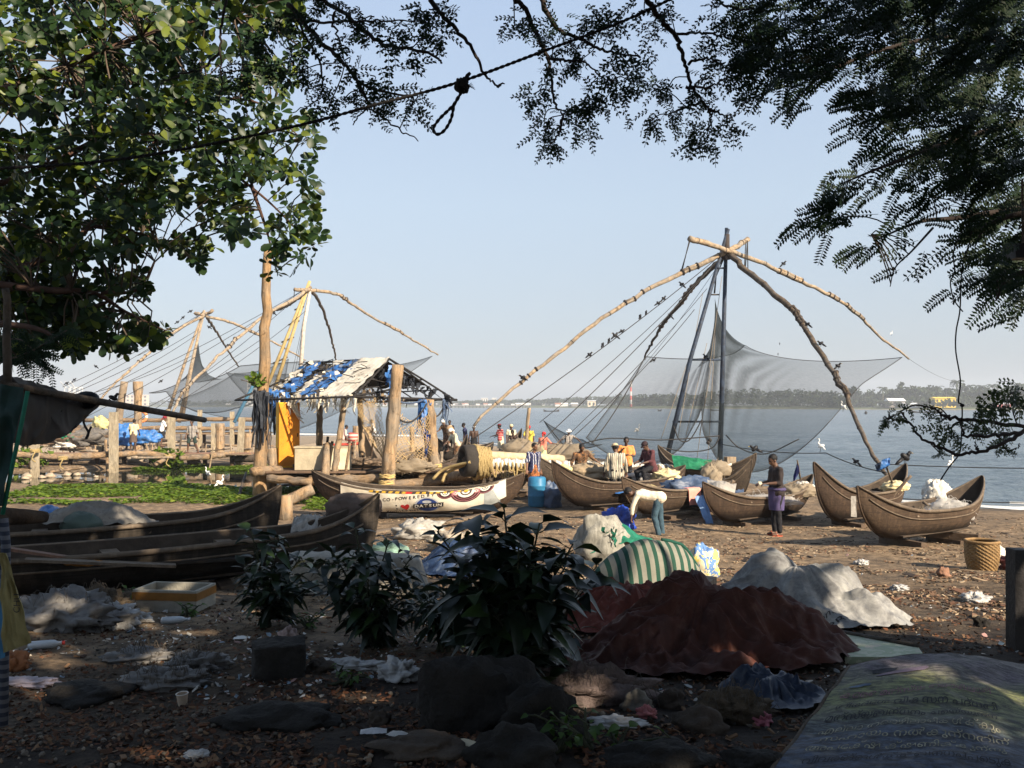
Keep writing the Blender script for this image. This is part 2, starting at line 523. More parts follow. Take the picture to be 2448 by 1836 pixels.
# ------------------------------------------------------------------ water
t = NT('channel_water')
v = t.coord('World', (1, .45, 1))
n1 = t.noise(v, 1.3, 6, .68, .4); n2 = t.noise(v, .12, 3, .6)
n3 = t.noise(t.coord('World', (.35, 1, 1)), 5.0, 4, .6)
h = t.math('ADD', t.math('MULTIPLY', n1, 1.0), t.math('MULTIPLY', n3, .22))
n4 = t.noise(t.coord('World', (.12, .4, 1)), 1.0, 5, .65, .3)
h = t.math('ADD', h, t.math('MULTIPLY', n4, 2.2))
b = t.bump(h, .7, .5)
c = t.ramp(n2, [(.35, (.06, .085, .10)), (.65, (.10, .13, .15))])
p = t.pbr(c, .20, b, .5)
wm = t.done(p)
def wave(x, y):
	k = smooth(0, 4, -shore_dist(x, y)) if y < 130 else 1
	return (noise.noise((x * .55 + .2 * y, y * 1.5, 1)) * .085 + noise.noise((x * 1.5, y * 4.2 + .3 * x, 6)) * .035) * k * (1 - .6 * smooth(90, 200, y))
wx = spaced([(-1900, -200, 340), (-200, -60, 14), (-60, -6, 1.3), (-6, 36, .42), (36, 60, 1.5), (60, 200, 14), (200, 1900, 340)])
wy = spaced([(18, 26, 2), (26, 62, .20), (62, 110, .5), (110, 200, 1.6), (200, 1900, 170)])
nx = len(wx); mb = MB()
mb.v = [(x, y, wave(x, y) if y < 250 else 0) for y in wy for x in wx]
mb.f = [(j * nx + i, j * nx + i + 1, (j + 1) * nx + i + 1, (j + 1) * nx + i) for j in range(len(wy) - 1) for i in range(nx - 1)]
mb.m = [0] * len(mb.f)
tag(mb.build('water', wm), kind='structure')
t = NT('pond_water')
v = t.coord('World')
b = t.bump(t.noise(v, 1.6, 2, .5), .06, .05)
pm_ = t.done(t.pbr((.02, .022, .016), .03, b, .5))
for k, (cx, cy_, a, b_) in enumerate(PONDS):
	mb = MB(); mb.grid(lambda q, r: Vector((cx + math.cos(2 * PI * q) * a * 1.15 * r, cy_ + math.sin(2 * PI * q) * b_ * 1.15 * r, .10 + .004 * k)), 40, 3, wrap=False)
	tag(mb.build('pond_water', pm_), kind='structure')
# small breaking wave along the strand
mb = MB()
for x0, x1, off in ((-34, -6, 1.2), (-26, -10, 3.4), (-3, 3, 1.0), (13, 30, .8), (17, 34, 2.2)):
	n = int((x1 - x0) * 3)
	def fn(q, r):
		x = x0 + (x1 - x0) * q
		y = x * 0 + interp(x, SHORE) + off + .5 * noise.noise((x * .6, off, 0)) + .25 * noise.noise((x * 3, off, 4))
		wd = (.25 + .22 * noise.noise((x * 1.7, off * 3, 7))) * math.sin(PI * min(1, max(0, q))) ** .3
		return Vector((x, y + (r - .5) * 2 * wd, .03 + .07 * math.sin(PI * r)))
	mb.grid(fn, n, 3)
tag(mb.build('surf', M('foam', (.62, .62, .6), .9, .25, 8, .4, kind='World')), kind='stuff')
# ------------------------------------------------------------------ the far shore
FAR = [(-400, 1500), (600, 1450), (1050, 1150), (1300, 1000), (1480, 850), (1700, 800), (1900, 720), (2050, 640), (2448, 590), (3200, 560)]
def far_pt(px, back=0.0, z=0.0):
	d = interp(px, FAR) + back
	return Vector(((px - CX) / F * d, d, z))
mb = MB()
prof = [(-3, -1), (0, .1), (9, .7), (22, 1.6), (45, 2.6), (330, 3.0), (335, -1)]
pxs = list(range(-400, 3201, 40))
mb.grid(lambda q, r: far_pt(pxs[min(int(round(q * (len(pxs) - 1))), len(pxs) - 1)], prof[int(round(r * 6))][0], prof[int(round(r * 6))][1] + (1.2 * noise.noise((q * 40, r * 9, 0)) if 1 < r * 6 < 5.5 else 0)), len(pxs) - 1, 6)
t = NT('far_bank')
v = t.coord('World'); sp = t.node('ShaderNodeSeparateXYZ'); t.con(v, sp.inputs[0])
c = t.ramp(t.math('ADD', sp.outputs['Z'], t.math('MULTIPLY', t.noise(v, .06, 4), 1.2)), [(.0, (.42, .33, .23)), (.5, (.36, .28, .2)), (1.0, (.07, .09, .04))])
c2 = t.noise(v, .03, 3)
c = t.mix(t.ramp(c2, [(.4, 0), (.6, .6)]), c, (.09, .1, .05))
tag(mb.build('far_shore', t.done(t.pbr(c, .95, None, .1))), kind='structure')
M_far = M_leaf('far_foliage', (.020, .034, .014), (.045, .065, .024), .15, .7, spec=.1)
M_bark = M('bark', (.10, .075, .055), .9, .5, 5, .6, stretch=(1, 1, .25))
def leaf_card(mb, c, size, asp=.6):
	"""one small folded leaf clump card"""
	a = Vector((random.gauss(0, 1), random.gauss(0, 1), random.gauss(0, .7))).normalized()
	b = a.orthogonal(); b.rotate(Quaternion(a, random.uniform(0, 6.28)))
	b *= size * asp; a = a * size
	c = Vector(c)
	n = a.cross(b).normalized() * size * .18
	mb.add([c - a - b * .3, c - b + n, c + a - b * .2, c + a * .9 + b * .3, c + b + n, c - a + b * .3], [(0, 1, 4, 5), (1, 2, 3, 4)])
def wood_mass(mb, px, back, h, w, n, size=1.0):
	p = far_pt(px, back, 2.2)
	lobes = [(Vector((random.uniform(-.35, .35) * w, random.uniform(-.3, .3) * w, h * random.uniform(.35, .85))), random.uniform(.28, .5) * w) for _ in range(6)]
	for _ in range(n):
		c, r = random.choice(lobes)
		d = Vector((random.gauss(0, 1), random.gauss(0, 1), random.gauss(0, .8))).normalized() * r * random.uniform(.55, 1)
		q = c + d
		if q.z < -.5: q.z = random.uniform(0, h * .4)
		if q.z > h: q.z = h - random.uniform(0, h * .2)
		leaf_card(mb, p + q, size * random.uniform(.7, 1.3))
mb = MB()
HT = [(1050, 7), (1250, 9), (1330, 10), (1450, 12), (1560, 14), (1680, 17), (1800, 18), (1900, 16), (2000, 15), (2080, 14), (2180, 18), (2448, 20), (2600, 20)]
px = 1045
while px < 2600:
	h = interp(px, HT) * random.uniform(.6, 1.0)
	wood_mass(mb, px, random.uniform(35, 110), h, random.uniform(8, 14), 130, 1.1 if px > 1400 else 1.3)
	if px > 1480: wood_mass(mb, px + 5, random.uniform(22, 45), h * .45, 9, 70, .9)
	px += random.uniform(7, 13)
px = -60
while px < 1060:
	wood_mass(mb, px, random.uniform(40, 120), random.uniform(4, 9), 16, 60, 1.7)
	px += random.uniform(10, 18)
for px, h in ((2232, 4.5), (2248, 3), (2262, 6), (2275, 3.2), (2290, 5), (2128, 3), (2150, 3.5), (2170, 3), (2200, 4), (2215, 5)): wood_mass(mb, px, 9, h, 5, 90, .7)
tag(mb.build('far_wood', M_far, sm=False), kind='stuff')
# palms and single trees that stand clear of the wood
M_palm = M_leaf('palm_frond', (.02, .035, .014), (.04, .06, .022), .15, .6)
M_ptrunk = M('palm_trunk', (.16, .13, .10), .9, .3, 1, 0)
def palm(px, top_py, back, label, group=None, fr=26, flen=4.2):
	d = interp(px, FAR) + back
	top = P(px, top_py, d); base = Vector((top.x - 1, d, 2.2))
	e = empty('palm_tree', base, label, 'tree', group)
	MB().tube(ctrl([base, base.lerp(top, .5) + Vector((.5, 0, 0)), top - Vector((0, 0, 2.2))], 8), [.3, .27, .25, .24, .22, .2, .19, .18, .18], 6).build('trunk', M_ptrunk, e)
	mb = MB()
	c = top - Vector((0, 0, 2.2))
	for i in range(fr):
		az = random.uniform(0, 6.28); up = random.uniform(-.5, 1.1)
		dv = Vector((math.cos(az), math.sin(az), 0))
		L = flen * random.uniform(.8, 1.1)
		pts = [c + dv * (L * s * math.cos(up * (1 - s))) + Vector((0, 0, L * (s * math.sin(up) - .75 * s * s))) for s in (0, .25, .5, .75, 1)]
		side = Vector((-dv.y, dv.x, 0)) * .55
		for a, b in zip(pts, pts[1:]):
			for sg in (1, -1):
				mb.add([a, b, b + side * sg - Vector((0, 0, .5)), a + side * sg * .8 - Vector((0, 0, .4))], [(0, 1, 2, 3)])
	mb.build('crown', M_palm, e, False)
palm(2111, 921, 30, 'lone coconut palm with a pale trunk left of the grey casuarina on the far shore')
palm(2288, 905, 60, 'tallest coconut palm rising above the wood just behind the hanging wire', None, 30, 5.0)
palm(2440, 911, 40, 'coconut palm at the right edge of the far shore wood')
for i, (x, y, b) in enumerate([(2201, 922, 70), (2222, 922, 80), (2242, 919, 60), (2262, 923, 75), (2320, 916, 90), (2345, 917, 70), (2358, 922, 80), (2388, 929, 70), (2080, 945, 45), (2180, 926, 60), (2305, 921, 80), (2372, 914, 60), (2408, 922, 50), (2425, 917, 75)]):
	palm(x, y, b, 'coconut palm standing out of the hazy wood on the far shore', 'palms in the far shore wood', 20, 4.5)
def far_tree(px, top_py, back, w, label, n=420, name='broadleaf_tree'):
	d = interp(px, FAR) + back
	top = P(px, top_py, d); base = Vector((top.x, d, 2.2)); h = top.z - 2.2
	e = empty(name, base, label, 'tree')
	MB().tube([base, base + Vector((.3, 0, h * .4)), base + Vector((0, 0, h * .85))], [.5, .4, .12], 6).build('trunk', M_bark, e)
	mb = MB()
	lobes = [(Vector((random.uniform(-.4, .4) * w, random.uniform(-.3, .3) * w, h * random.uniform(.4, .85))), random.uniform(.18, .32) * w) for _ in range(9)]
	lobes.append((Vector((0, 0, h * .9)), w * .16))
	for _ in range(n):
		c, r = random.choice(lobes)
		leaf_card(mb, base + c + Vector((random.gauss(0, 1), random.gauss(0, 1), random.gauss(0, .8))).normalized() * r * random.uniform(.4, 1), .8)
	mb.build('crown', M_far, e, False)
far_tree(2155, 912, 40, 11, 'tall feathery grey tree beside the lone palm on the far shore', 520, 'casuarina_tree')
far_tree(2040, 924, 40, 13, 'dark tree on the far shore just behind the leaning front boom of the big net')
far_tree(1450, 952, 30, 13, 'round green tree on the far point beside the pale shed')
# far buildings
M_conc = M('white_plaster', (.62, .60, .56), .85, .15, .3, 0, kind='World')
M_yel = M('yellow_plaster', (.75, .52, .06), .8, .15, .3, 0, kind='World')
M_roofw = M('pale_roof_sheet', (.66, .66, .64), .6, .15, .4, 0, kind='World')
M_dk = M('dark_opening', (.03, .03, .035), .6, .2, 1, 0)
M_stone = M('grey_stone', (.22, .20, .18), .9, .35, 2, .4, kind='World')
def house(px0, px1, py0, py1, back, label, wallm, roofm, name='far_house', wins=4, storeys=1, roof_h=1.2, cat='building'):
	d = interp((px0 + px1) / 2, FAR) + back
	a, b = P(px0, py1, d), P(px1, py0, d)
	z0 = 1.5
	e = empty(name, ((a.x + b.x) / 2, d + 4, z0), label, cat)
	w_, h_ = b.x - a.x, b.z - z0
	MB().box(((a.x + b.x) / 2, d + 4, z0 + (h_ - roof_h) / 2), (w_, 8, h_ - roof_h)).build('wall', wallm, e, False)
	m = MB(); zt = b.z - roof_h
	x0, x1 = a.x - .5, b.x + .5
	m.add([(x0, d - .6, zt), (x1, d - .6, zt), (x1, d + 4, b.z), (x0, d + 4, b.z), (x0, d + 8.6, zt), (x1, d + 8.6, zt)], [(0, 1, 2, 3), (3, 2, 5, 4), (0, 3, 4), (1, 5, 2), (0, 4, 5, 1)])
	m.build('roof', roofm, e, False)
	for s in range(storeys):
		for k in range(wins):
			hh = (h_ - roof_h) / storeys
			MB().box((a.x + w_ * (k + .5) / wins, d - .02, z0 + hh * (s + .5)), (w_ / wins * .5, .1, hh * .5)).build('window', M_dk, e, False)
house(2126, 2164, 952, 972, 14, 'long white-roofed shed under the casuarina on the far shore', M_stone, M_roofw, wins=5, roof_h=2.0)
house(2165, 2212, 963, 976, 10, 'low pale blue-grey house with dark windows near the far beach', M('bluegrey_plaster', (.42, .47, .52), .8, .15, .3, 0, kind='World'), M_roofw, wins=6, roof_h=1.0)
house(2236, 2285, 949, 970, 16, 'bright yellow two-storey house among the far palms', M_yel, M_yel, wins=5, storeys=2, roof_h=1.0)
house(2385, 2416, 963, 972, 16, 'small house with a pink wall at the far right of the opposite shore', M('pink_plaster', (.6, .25, .25), .8, .15, .3, 0, kind='World'), M_roofw, wins=3, roof_h=.8)
house(1405, 1424, 957, 968, 30, 'small cream shed on the far point beside the round tree', M('cream_plaster', (.66, .56, .40), .8, .15, .3, 0, kind='World'), M_roofw, wins=2, roof_h=.8)
house(1150, 1166, 951, 968, 120, 'white twin-topped block in the haze beyond the jetty', M_conc, M_conc, wins=3, storeys=2, roof_h=.6)
house(1176, 1186, 951, 968, 120, 'slim white block in the haze beyond the jetty', M_conc, M_conc, wins=2, storeys=2, roof_h=.6)
house(300, 352, 943, 972, 40, 'cream terminal block seen through the far fishing net', M('peach_plaster', (.66, .50, .38), .8, .2, .2, 0, kind='World'), M_conc, wins=5, storeys=3, roof_h=.6)
house(590, 650, 906, 972, 60, 'broad white port warehouse tower in the haze', M_conc, M_conc, wins=5, storeys=6, roof_h=.6, name='port_building')
house(652, 705, 912, 972, 70, 'white port block with many dark windows beside the warehouse tower', M_conc, M_conc, wins=6, storeys=6, roof_h=.6, name='port_building')
house(150, 215, 956, 972, 60, 'low grey quay shed under the white cranes', M_stone, M_conc, wins=6, roof_h=.6)
# gantry cranes at the port
def crane(px, py_top, label, m=M_conc):
	d = interp(px, FAR) + 40
	k = d / F
	top = P(px, py_top, d)
	e = empty('gantry_crane', (top.x, d, 1.5), label, 'crane', 'white cranes at the far port')
	mb = MB()
	for sx in (-5, 5):
		for sy in (-5, 5): mb.bar((top.x + sx, d + sy, 1), (top.x + sx, d + sy, top.z - 4), 1.2)
	mb.build('leg', m, e, False)
	MB().box((top.x, d, top.z - 4), (14, 4, 2.2)).build('beam', m, e, False)
	MB().bar((top.x - 6, d, top.z - 4), (top.x - 4, d - 20, top.z + 6), 1.4).build('boom', m, e, False)
for x, y in ((165, 922), (176, 921), (187, 921)): crane(x, y, 'white gantry crane of the three close together at the far port')
# tall mast and jetty
d = 860; p = P(1508, 910, d)
e = empty('light_tower', (p.x, d, 1), 'thin red and white tower in the haze behind the net', 'tower')
MB().tube([(p.x, d, 1), (p.x, d, p.z - 6)], [1.3, .8], 8).build('shaft', M_stripes('redwhite', [(0, (.6, .12, .1)), (.5, (.7, .68, .66))], 'Z', .12, kind='World'), e)
MB().tube([(p.x, d, p.z - 6), (p.x, d, p.z)], [1.4, 1.0], 8).build('lantern', M_conc, e)
d0 = 960
e = empty('far_jetty', P(1150, 972, d0), 'long low jetty on dark piles with a white-roofed end across the water', 'jetty')
a, b = P(1050, 966, d0), P(1270, 968, d0)
MB().box(((a.x + b.x) / 2, d0, 2.6), (b.x - a.x, 6, 1.0)).build('deck', M('jetty_deck', (.16, .15, .15), .9, .3, .2, 0, kind='World'), e, False)
for i in range(26):
	MB().box((a.x + (b.x - a.x) * (i + .5) / 26, d0, 1.0), (.9, 5, 2.4)).build('pile', M_dk, e, False)
MB().box((b.x - 6, d0, 4.6), (11, 5, 2.0)).build('shelter', M_conc, e, False)
for q in (.15, .3, .42, .55, .68, .8): MB().box((a.x + (b.x - a.x) * q, d0, 3.9), (4, 4, 1.6)).build('hut', M_conc if random.random() < .6 else M_stone, e, False)
# hamlet of tiny roofs along the far left bank
for i in range(26):
	px = random.uniform(1000, 1400) if i > 9 else random.uniform(500, 1000)
	d = interp(px, FAR) + random.uniform(10, 60)
	p = Vector(((px - CX) / F * d, d, 2))
	mb = MB(); s = random.uniform(3, 6)
	mb.box(p + Vector((0, 0, 1)), (s * 1.4, 5, 2.6)); mb.mi = 1
	x0, x1 = p.x - s * .8, p.x + s * .8
	mb.add([(x0, d - 3, 4.3), (x1, d - 3, 4.3), (x1, d, 5.8), (x0, d, 5.8), (x0, d + 3, 4.3), (x1, d + 3, 4.3)], [(0, 1, 2, 3), (3, 2, 5, 4), (0, 3, 4), (1, 5, 2)])
	o = mb.build('far_cottage', [random.choice([M_conc, M_stone]), random.choice([M('tile_roof', (.34, .16, .10), .9, .2, 1, 0), M_roofw, M_stone])], None, False, base=p)
	tag(o, 'tiny hazy cottage on the far bank', 'cottage', 'cottages along the far bank')
# haze
mb = MB().box((0, 950, 24), (4000, 2100, 64))
t = NT('haze_air')
pv = t.node('ShaderNodeVolumePrincipled')
pv.inputs['Color'].default_value = (.80, .86, .95, 1); pv.inputs['Density'].default_value = .00042
pv.inputs['Anisotropy'].default_value = .0
t.con(pv.outputs[0], t.out.inputs['Volume'])
hz = mb.build('haze', t.mat, None, False)
tag(hz, 'pale sea haze', kind='stuff')
# ------------------------------------------------------------------ the cantilevered fishing nets
M_bam = M_timber('weathered_boom', (.42, .31, .20), (.07, .05, .035), (.30, .27, .23), (1, 1, 1), 5)
M_bamd = M_timber('dark_boom', (.14, .105, .075), (.022, .017, .014), (.12, .11, .10), (1, 1, 1), 5)  # darker copy of the boom timber; shaded booms get their shade by colour
M_blue = M('blue_pole_paint', (.030, .045, .075), .6, .6, 5, .4, bscale=30, col2=(.012, .014, .018))
M_rope = M('rope', (.26, .21, .15), .95, .3, 30, .4)
M_roped = M('dark_rope', (.035, .032, .03), .9, .3, 30, .4)
M_tan = M_timber('pole_wood', (.42, .30, .18), (.08, .05, .03), (.30, .26, .21))
M_ylw = M('yellow_pole_wood', (.40, .30, .13), .8, .35, 3, .3)
M_cord = M('lashing', (.05, .04, .035), .9, .3, 20, .3)
def M_net(name, col):
	"""open mesh netting: see-through share comes from a per-vertex 'dens' attribute (bunched netting is denser)"""
	t = NT(name)
	at = t.node('ShaderNodeAttribute'); at.attribute_name = 'dens'
	v = t.coord('Object')
	k = t.math('MULTIPLY', at.outputs['Fac'], t.math('ADD', t.math('MULTIPLY', t.noise(v, 5.0, 4), .5), .75))
	k = t.math('MINIMUM', k, .95)
	d = t.node('ShaderNodeBsdfDiffuse'); d.inputs[0].default_value = (*col, 1)
	tl = t.node('ShaderNodeBsdfTranslucent'); tl.inputs[0].default_value = (*col, 1)
	a = t.node('ShaderNodeMixShader'); a.inputs[0].default_value = .4
	t.con(d.outputs[0], a.inputs[1]); t.con(tl.outputs[0], a.inputs[2])
	tr = t.node('ShaderNodeBsdfTransparent')
	m = t.node('ShaderNodeMixShader'); t.con(k, m.inputs[0])
	t.con(tr.outputs[0], m.inputs[1]); t.con(a.outputs[0], m.inputs[2])
	return t.done(m.outputs[0])
M_netg = M_net('netting', (.026, .032, .034))
M_netb = M_net('brown_netting', (.16, .12, .08))
def boom(name, e, pts, r0, r1, mat, splices=(), n=40):
	r0 *= .74; r1 *= .74
	c = ctrl(pts, n)
	c = [p + Vector((random.gauss(0, .03), random.gauss(0, .03), random.gauss(0, .03))) for p in c]
	rs = [(r0 + (r1 - r0) * i / n) * random.uniform(.93, 1.08) for i in range(n + 1)]
	o = MB().tube(c, rs, 8, wob=.06).build(name, mat, e)
	off = Vector((.35, -.3, .75)).normalized()
	for s0, s1 in splices:
		i0, i1 = int(s0 * n), max(int(s1 * n), int(s0 * n) + 2)
		sp_ = MB()
		for sgn in (1, -.6):
			sp_.tube([q + off * sgn * rs[i0 + k] * .95 for k, q in enumerate(c[i0:i1 + 1])], rs[i0] * .6, 6, wob=.1)
		sp_.build('splice_pole', mat, o)
		for i in range(i0, i1 + 1):
			t = (c[min(i + 1, n)] - c[i - 1]).normalized()
			q = c[i] + off * rs[i] * .2
			MB().tube([q - t * .03, q + t * .03], rs[i] * 1.42, 10).build('lashing', M_cord, o)
	for i in range(2, n, 5):
		t = (c[i + 1] - c[i - 1]).normalized()
		MB().tube([c[i] - t * .022, c[i] + t * .022], rs[i] * 1.1, 8).build('lashing', M_cord, o)
	return c
def net_sheet(name, e, quad, mat, depth, dens=.4, edge=.0, nu=22, nv=22, apex=None, pull=None, ripple=.0):
	"""a hanging net between four corners (c00, c10, c11, c01); sags by depth; apex = point it is gathered up to"""
	a, b, c, d = [Vector(q) for q in quad]
	vs, ds = [], []
	for j in range(nv + 1):
		for i in range(nu + 1):
			u, v = i / nu, j / nv
			p = a * ((1 - u) * (1 - v)) + b * (u * (1 - v)) + c * (u * v) + d * ((1 - u) * v)
			sg = depth * (4 * u * (1 - u)) ** .8 * (.35 + .65 * 4 * v * (1 - v)) + depth * .35 * 4 * v * (1 - v)
			p = p - Vector((0, 0, sg * (0.72)))
			dd = dens
			if apex is not None:
				au, av, ap = apex
				r = math.hypot((u - au) / pull[0], (v - av) / pull[1])
				wt = math.exp(-r * pull[2]) if r < 1.2 else math.exp(-r * pull[2])
				p = p.lerp(Vector(ap), wt)
				dd = dens + (1.2 - dens) * wt ** 1.3 * .8
				ang = math.atan2((v - av) / pull[1], (u - au) / pull[0])
				p += Vector((.1, .2, 0)) * math.sin(ang * 11) * wt * (1 - wt) * 1.3
			if ripple: p += Vector((0, ripple * math.sin(u * 31 + v * 9), ripple * .4 * math.sin(v * 27 + u * 5)))
			if i in (0, nu) or j in (0, nv): dd = dd + edge
			vs.append(p); ds.append(min(1, dd))
	fs = [(j * (nu + 1) + i, j * (nu + 1) + i + 1, (j + 1) * (nu + 1) + i + 1, (j + 1) * (nu + 1) + i) for j in range(nv) for i in range(nu)]
	mb = MB(); mb.add(vs, fs)
	me = mb.mesh(name)
	at = me.attributes.new('dens', 'FLOAT', 'POINT'); at.data.foreach_set('value', ds)
	o = link(name, me, mat, e)
	# head rope along the rim
	W = nu + 1
	rim = [vs[i] for i in range(W)] + [vs[j * W + nu] for j in range(1, nv + 1)] + [vs[nv * W + i] for i in range(nu - 1, -1, -1)] + [vs[j * W] for j in range(nv - 1, -1, -1)]
	MB().tube(rim, .017, 4, cap=False).build('head_rope', M_roped, o)
	return o
# ---- the big net on the right
D = 44.0
base = Vector((P(1650, 1000, D).x, D, 0))
net = empty('fishing_net', base, 'big cantilevered fishing net on two blue masts with four curved log booms over the water', 'fishing net')
AP = P(1737, 603, D)
m1 = MB().tube([Vector((P(1578, 1000, D - .4).x, D - .4, -.6)), P(1650, 860, D - .2), P(1741, 548, D)], [.13, .11, .09], 10).build('mast', M_blue, net)
m2 = MB().tube([Vector((P(1722, 1000, D).x, D + .3, -.6)), P(1728, 860, D + .2), P(1737, 545, D + .1)], [.14, .12, .09], 10).build('mast', M_blue, net)
for (x0, x1, y) in ((1714, 1737, 641), (1650, 1728, 860), (1608, 1723, 1008), (1640, 1728, 860.6)):
	if y == 860.6: continue
	MB().tube([P(x0, y, D - .15), P(x1, y, D + .2)], .05, 8).build('rung', M_blue, net)
MB().tube([P(1738, 560, D), P(1735, 620, D)], [.11, .2], 10, wob=.25).build('head_lashing', M_cord, net)
A1 = boom('boom', net, [P(1788, 571, D + 1), P(1737, 603, D), P(1640, 648, D - .6), P(1550, 692, D - 1.2), P(1440, 760, D - 2), P(1340, 838, D - 2.6), P(1240, 918, D - 3.2), P(1128, 1016, D - 4)], .19, .09, M_bam, ((.25, .3), (.45, .52), (.80, .86)))
A2 = boom('boom', net, [P(1738, 606, D + .5), P(1680, 660, D + 3), P(1622, 730, D + 6), P(1590, 768, D + 8), P(1562, 812, D + 10), P(1540, 857, D + 11.5)], .2, .08, M_bamd, ((.28, .38), (.62, .72)))
A3 = boom('boom', net, [P(1740, 604, D), P(1790, 652, D - 1), P(1850, 702, D - 2.4), P(1895, 742, D - 3.4), P(1935, 803, D - 4.4), P(1980, 872, D - 5.6), P(2012, 925, D - 6.3), P(2048, 1005, D - 7.4), P(2082, 1080, D - 8.4), P(2122, 1141, D - 9.4)], .22, .10, M_bamd, ((.33, .42), (.62, .72)))
A4 = boom('boom', net, [P(1648, 570, D - 2), P(1702, 586, D - 1), P(1792, 617, D + .6), P(1880, 656, D + 2.4), P(1960, 694, D + 4), P(2012, 722, D + 5), P(2062, 762, D + 6.4), P(2112, 812, D + 8), P(2172, 857, D + 9.6)], .2, .08, M_bam, ((.36, .44), (.55, .61), (.66, .75)))
# ropes from the short boom ends, as lashed tension lines
for a, b in (((1648, 574), (1630, 650)), ((1650, 574), (1626, 656)), ((1787, 575), (1782, 640)), ((1783, 578), (1779, 652)), ((1787, 577), (1788, 648))):
	MB().tube([P(*a, D), P(*b, D)], .025, 5).build('tension_rope', M_roped, net)
NA = P(1708, 700, D + 3)
# the gathered net: far half between the two rear booms, near half drooping to the front booms
FL, FR = P(1540, 857, D + 11.5), P(2165, 857, D + 9.6)
NL, NR = P(1140, 1012, D - 4), P(2110, 1125, D - 9.0)
def big_net():
	vs, ds = [], []
	nu, nv = 110, 44
	for j in range(nv + 1):
		v = j / nv
		L, R = FL.lerp(P(1385, 1065, D - 3), v), FR.lerp(P(1992, 1018, D - 5), v)
		for i in range(nu + 1):
			u = i / nu
			p = L.lerp(R, u)
			h = 4 * u * (1 - u)
			p.z -= h * (.55 + 2.9 * v ** 1.6 - 1.4 * v * (1 - v))
			# gathered up along a line hanging from the mast head
			du, dv = u - .44, v - .55
			wt = math.exp(-((abs(du) / .165) ** .85) - (abs(dv) / .52) ** 1.4)
			p = p.lerp(NA, wt)
			dd = .14 + .08 * smooth(.2, .5, u) + .66 * wt ** .8 + .08 * v ** 3
			p += Vector((.16, .3, 0)) * math.sin(u * 75) * smooth(.08, .4, wt) * (1 - wt) * .8
			dd += .28 * math.sin(u * 120 + 3 * noise.noise((u * 9, v * 3, 2))) * smooth(.12, .5, wt) * (1.2 - wt)
			if i in (0, nu) or j in (0, nv): dd += .3
			vs.append(p); ds.append(min(.9, dd))
	fs = [(j * (nu + 1) + i, j * (nu + 1) + i + 1, (j + 1) * (nu + 1) + i + 1, (j + 1) * (nu + 1) + i) for j in range(nv) for i in range(nu)]
	me = MB().add(vs, fs).mesh('net')
	at = me.attributes.new('dens', 'FLOAT', 'POINT'); at.data.foreach_set('value', ds)
	o = link('net', me, M_netg, net)
	W = nu + 1
	rim = [vs[i] for i in range(W)] + [vs[j * W + nu] for j in range(1, nv + 1)] + [vs[nv * W + i] for i in range(nu - 1, -1, -1)] + [vs[j * W] for j in range(nv - 1, -1, -1)]
	MB().tube(rim, .02, 4, cap=False).build('head_rope', M_roped, o)
	return o
big_net()
MB().tube([AP, P(1712, 660, D + 1.5), NA], [.03, .03, .05], 6).build('hoist_rope', M_roped, net)
MB().tube([NA - Vector((.25, 0, .1)), NA + Vector((.25, 0, -.1))], .04, 6).build('toggle', M_bamd, net)
# lines that haul the booms back to the shore, where the crows sit
LINES = [((1735, 600), (1122, 1055), D - 7, .02), ((1730, 608), (1290, 1010), D - 8, .015), ((1700, 640), (1245, 1100), D - 8, .02), ((1690, 690), (1310, 1085), D - 8, .015), ((1660, 740), (1375, 1040), D - 7, .018),
		((1540, 857), (1415, 1060), D - 6, .025), ((1740, 600), (1500, 920), D + 2, .01), ((2172, 857), (2290, 912), D + 30, .008)]
for a, b, d1, r in LINES:
	MB().tube(sag(P(*a, D), P(*b, d1), .25, 14), r, 5).build('haul_line', M_roped, net)
for a, b in (((1726, 660), (1660, 1140)), ((1712, 760), (1690, 1130)), ((1700, 700), (1580, 1050)), ((1690, 820), (1640, 1040)), ((1705, 850), (1672, 1040)), ((1680, 700), (1620, 1050))):
	MB().tube(sag(P(*a, D + .6), P(*b, D - 1), .02, 8), .013, 4).build('hanging_line', M_rope, net)
# lower rim rope swag with floats
for pts in ([(1385, 1062), (1460, 1048), (1580, 1052), (1722, 1042)], [(1722, 1042), (1700, 1072), (1640, 1080), (1575, 1068)], [(1610, 1018), (1625, 1052), (1650, 1050), (1680, 1000)], [(1735, 1040), (1770, 1072), (1830, 1085), (1910, 1050)]):
	MB().tube(ctrl([P(*q, D - 2) for q in pts], 24), .03, 5).build('foot_rope', M_roped, net)
for q in ((1498, 1052), (1693, 1058), (1697, 1052)): MB().ell(P(*q, D - 2), .10, 8, 6).build('float', M_roped, net)
# a mooring rope from the mast across the water to the front boom, and on to the right
o = MB().tube(sag(P(1725, 1062, 44), P(1975, 1083, 38), .15) + sag(P(1975, 1083, 38), P(2120, 1130, 34), .1)[1:], .022, 5).build('mooring_rope', M_roped, base=P(1725, 1062, 44))
tag(o, 'dark rope slung low over the water from the blue mast to the front boom', 'rope')
o = MB().tube(sag(P(2125, 1110, 34), P(2600, 1119, 30), .06), .02, 5).build('mooring_rope', M_roped, base=P(2125, 1110, 34))
tag(o, 'dark rope running level over the water from the front boom out of frame', 'rope')
o = MB().tube(sag(P(2150, 1192, 25), P(2600, 1203, 23), .04), .015, 5).build('mooring_rope', M_roped, base=P(2150, 1192, 25))
tag(o, 'thin rope at the water edge behind the front canoe', 'rope')
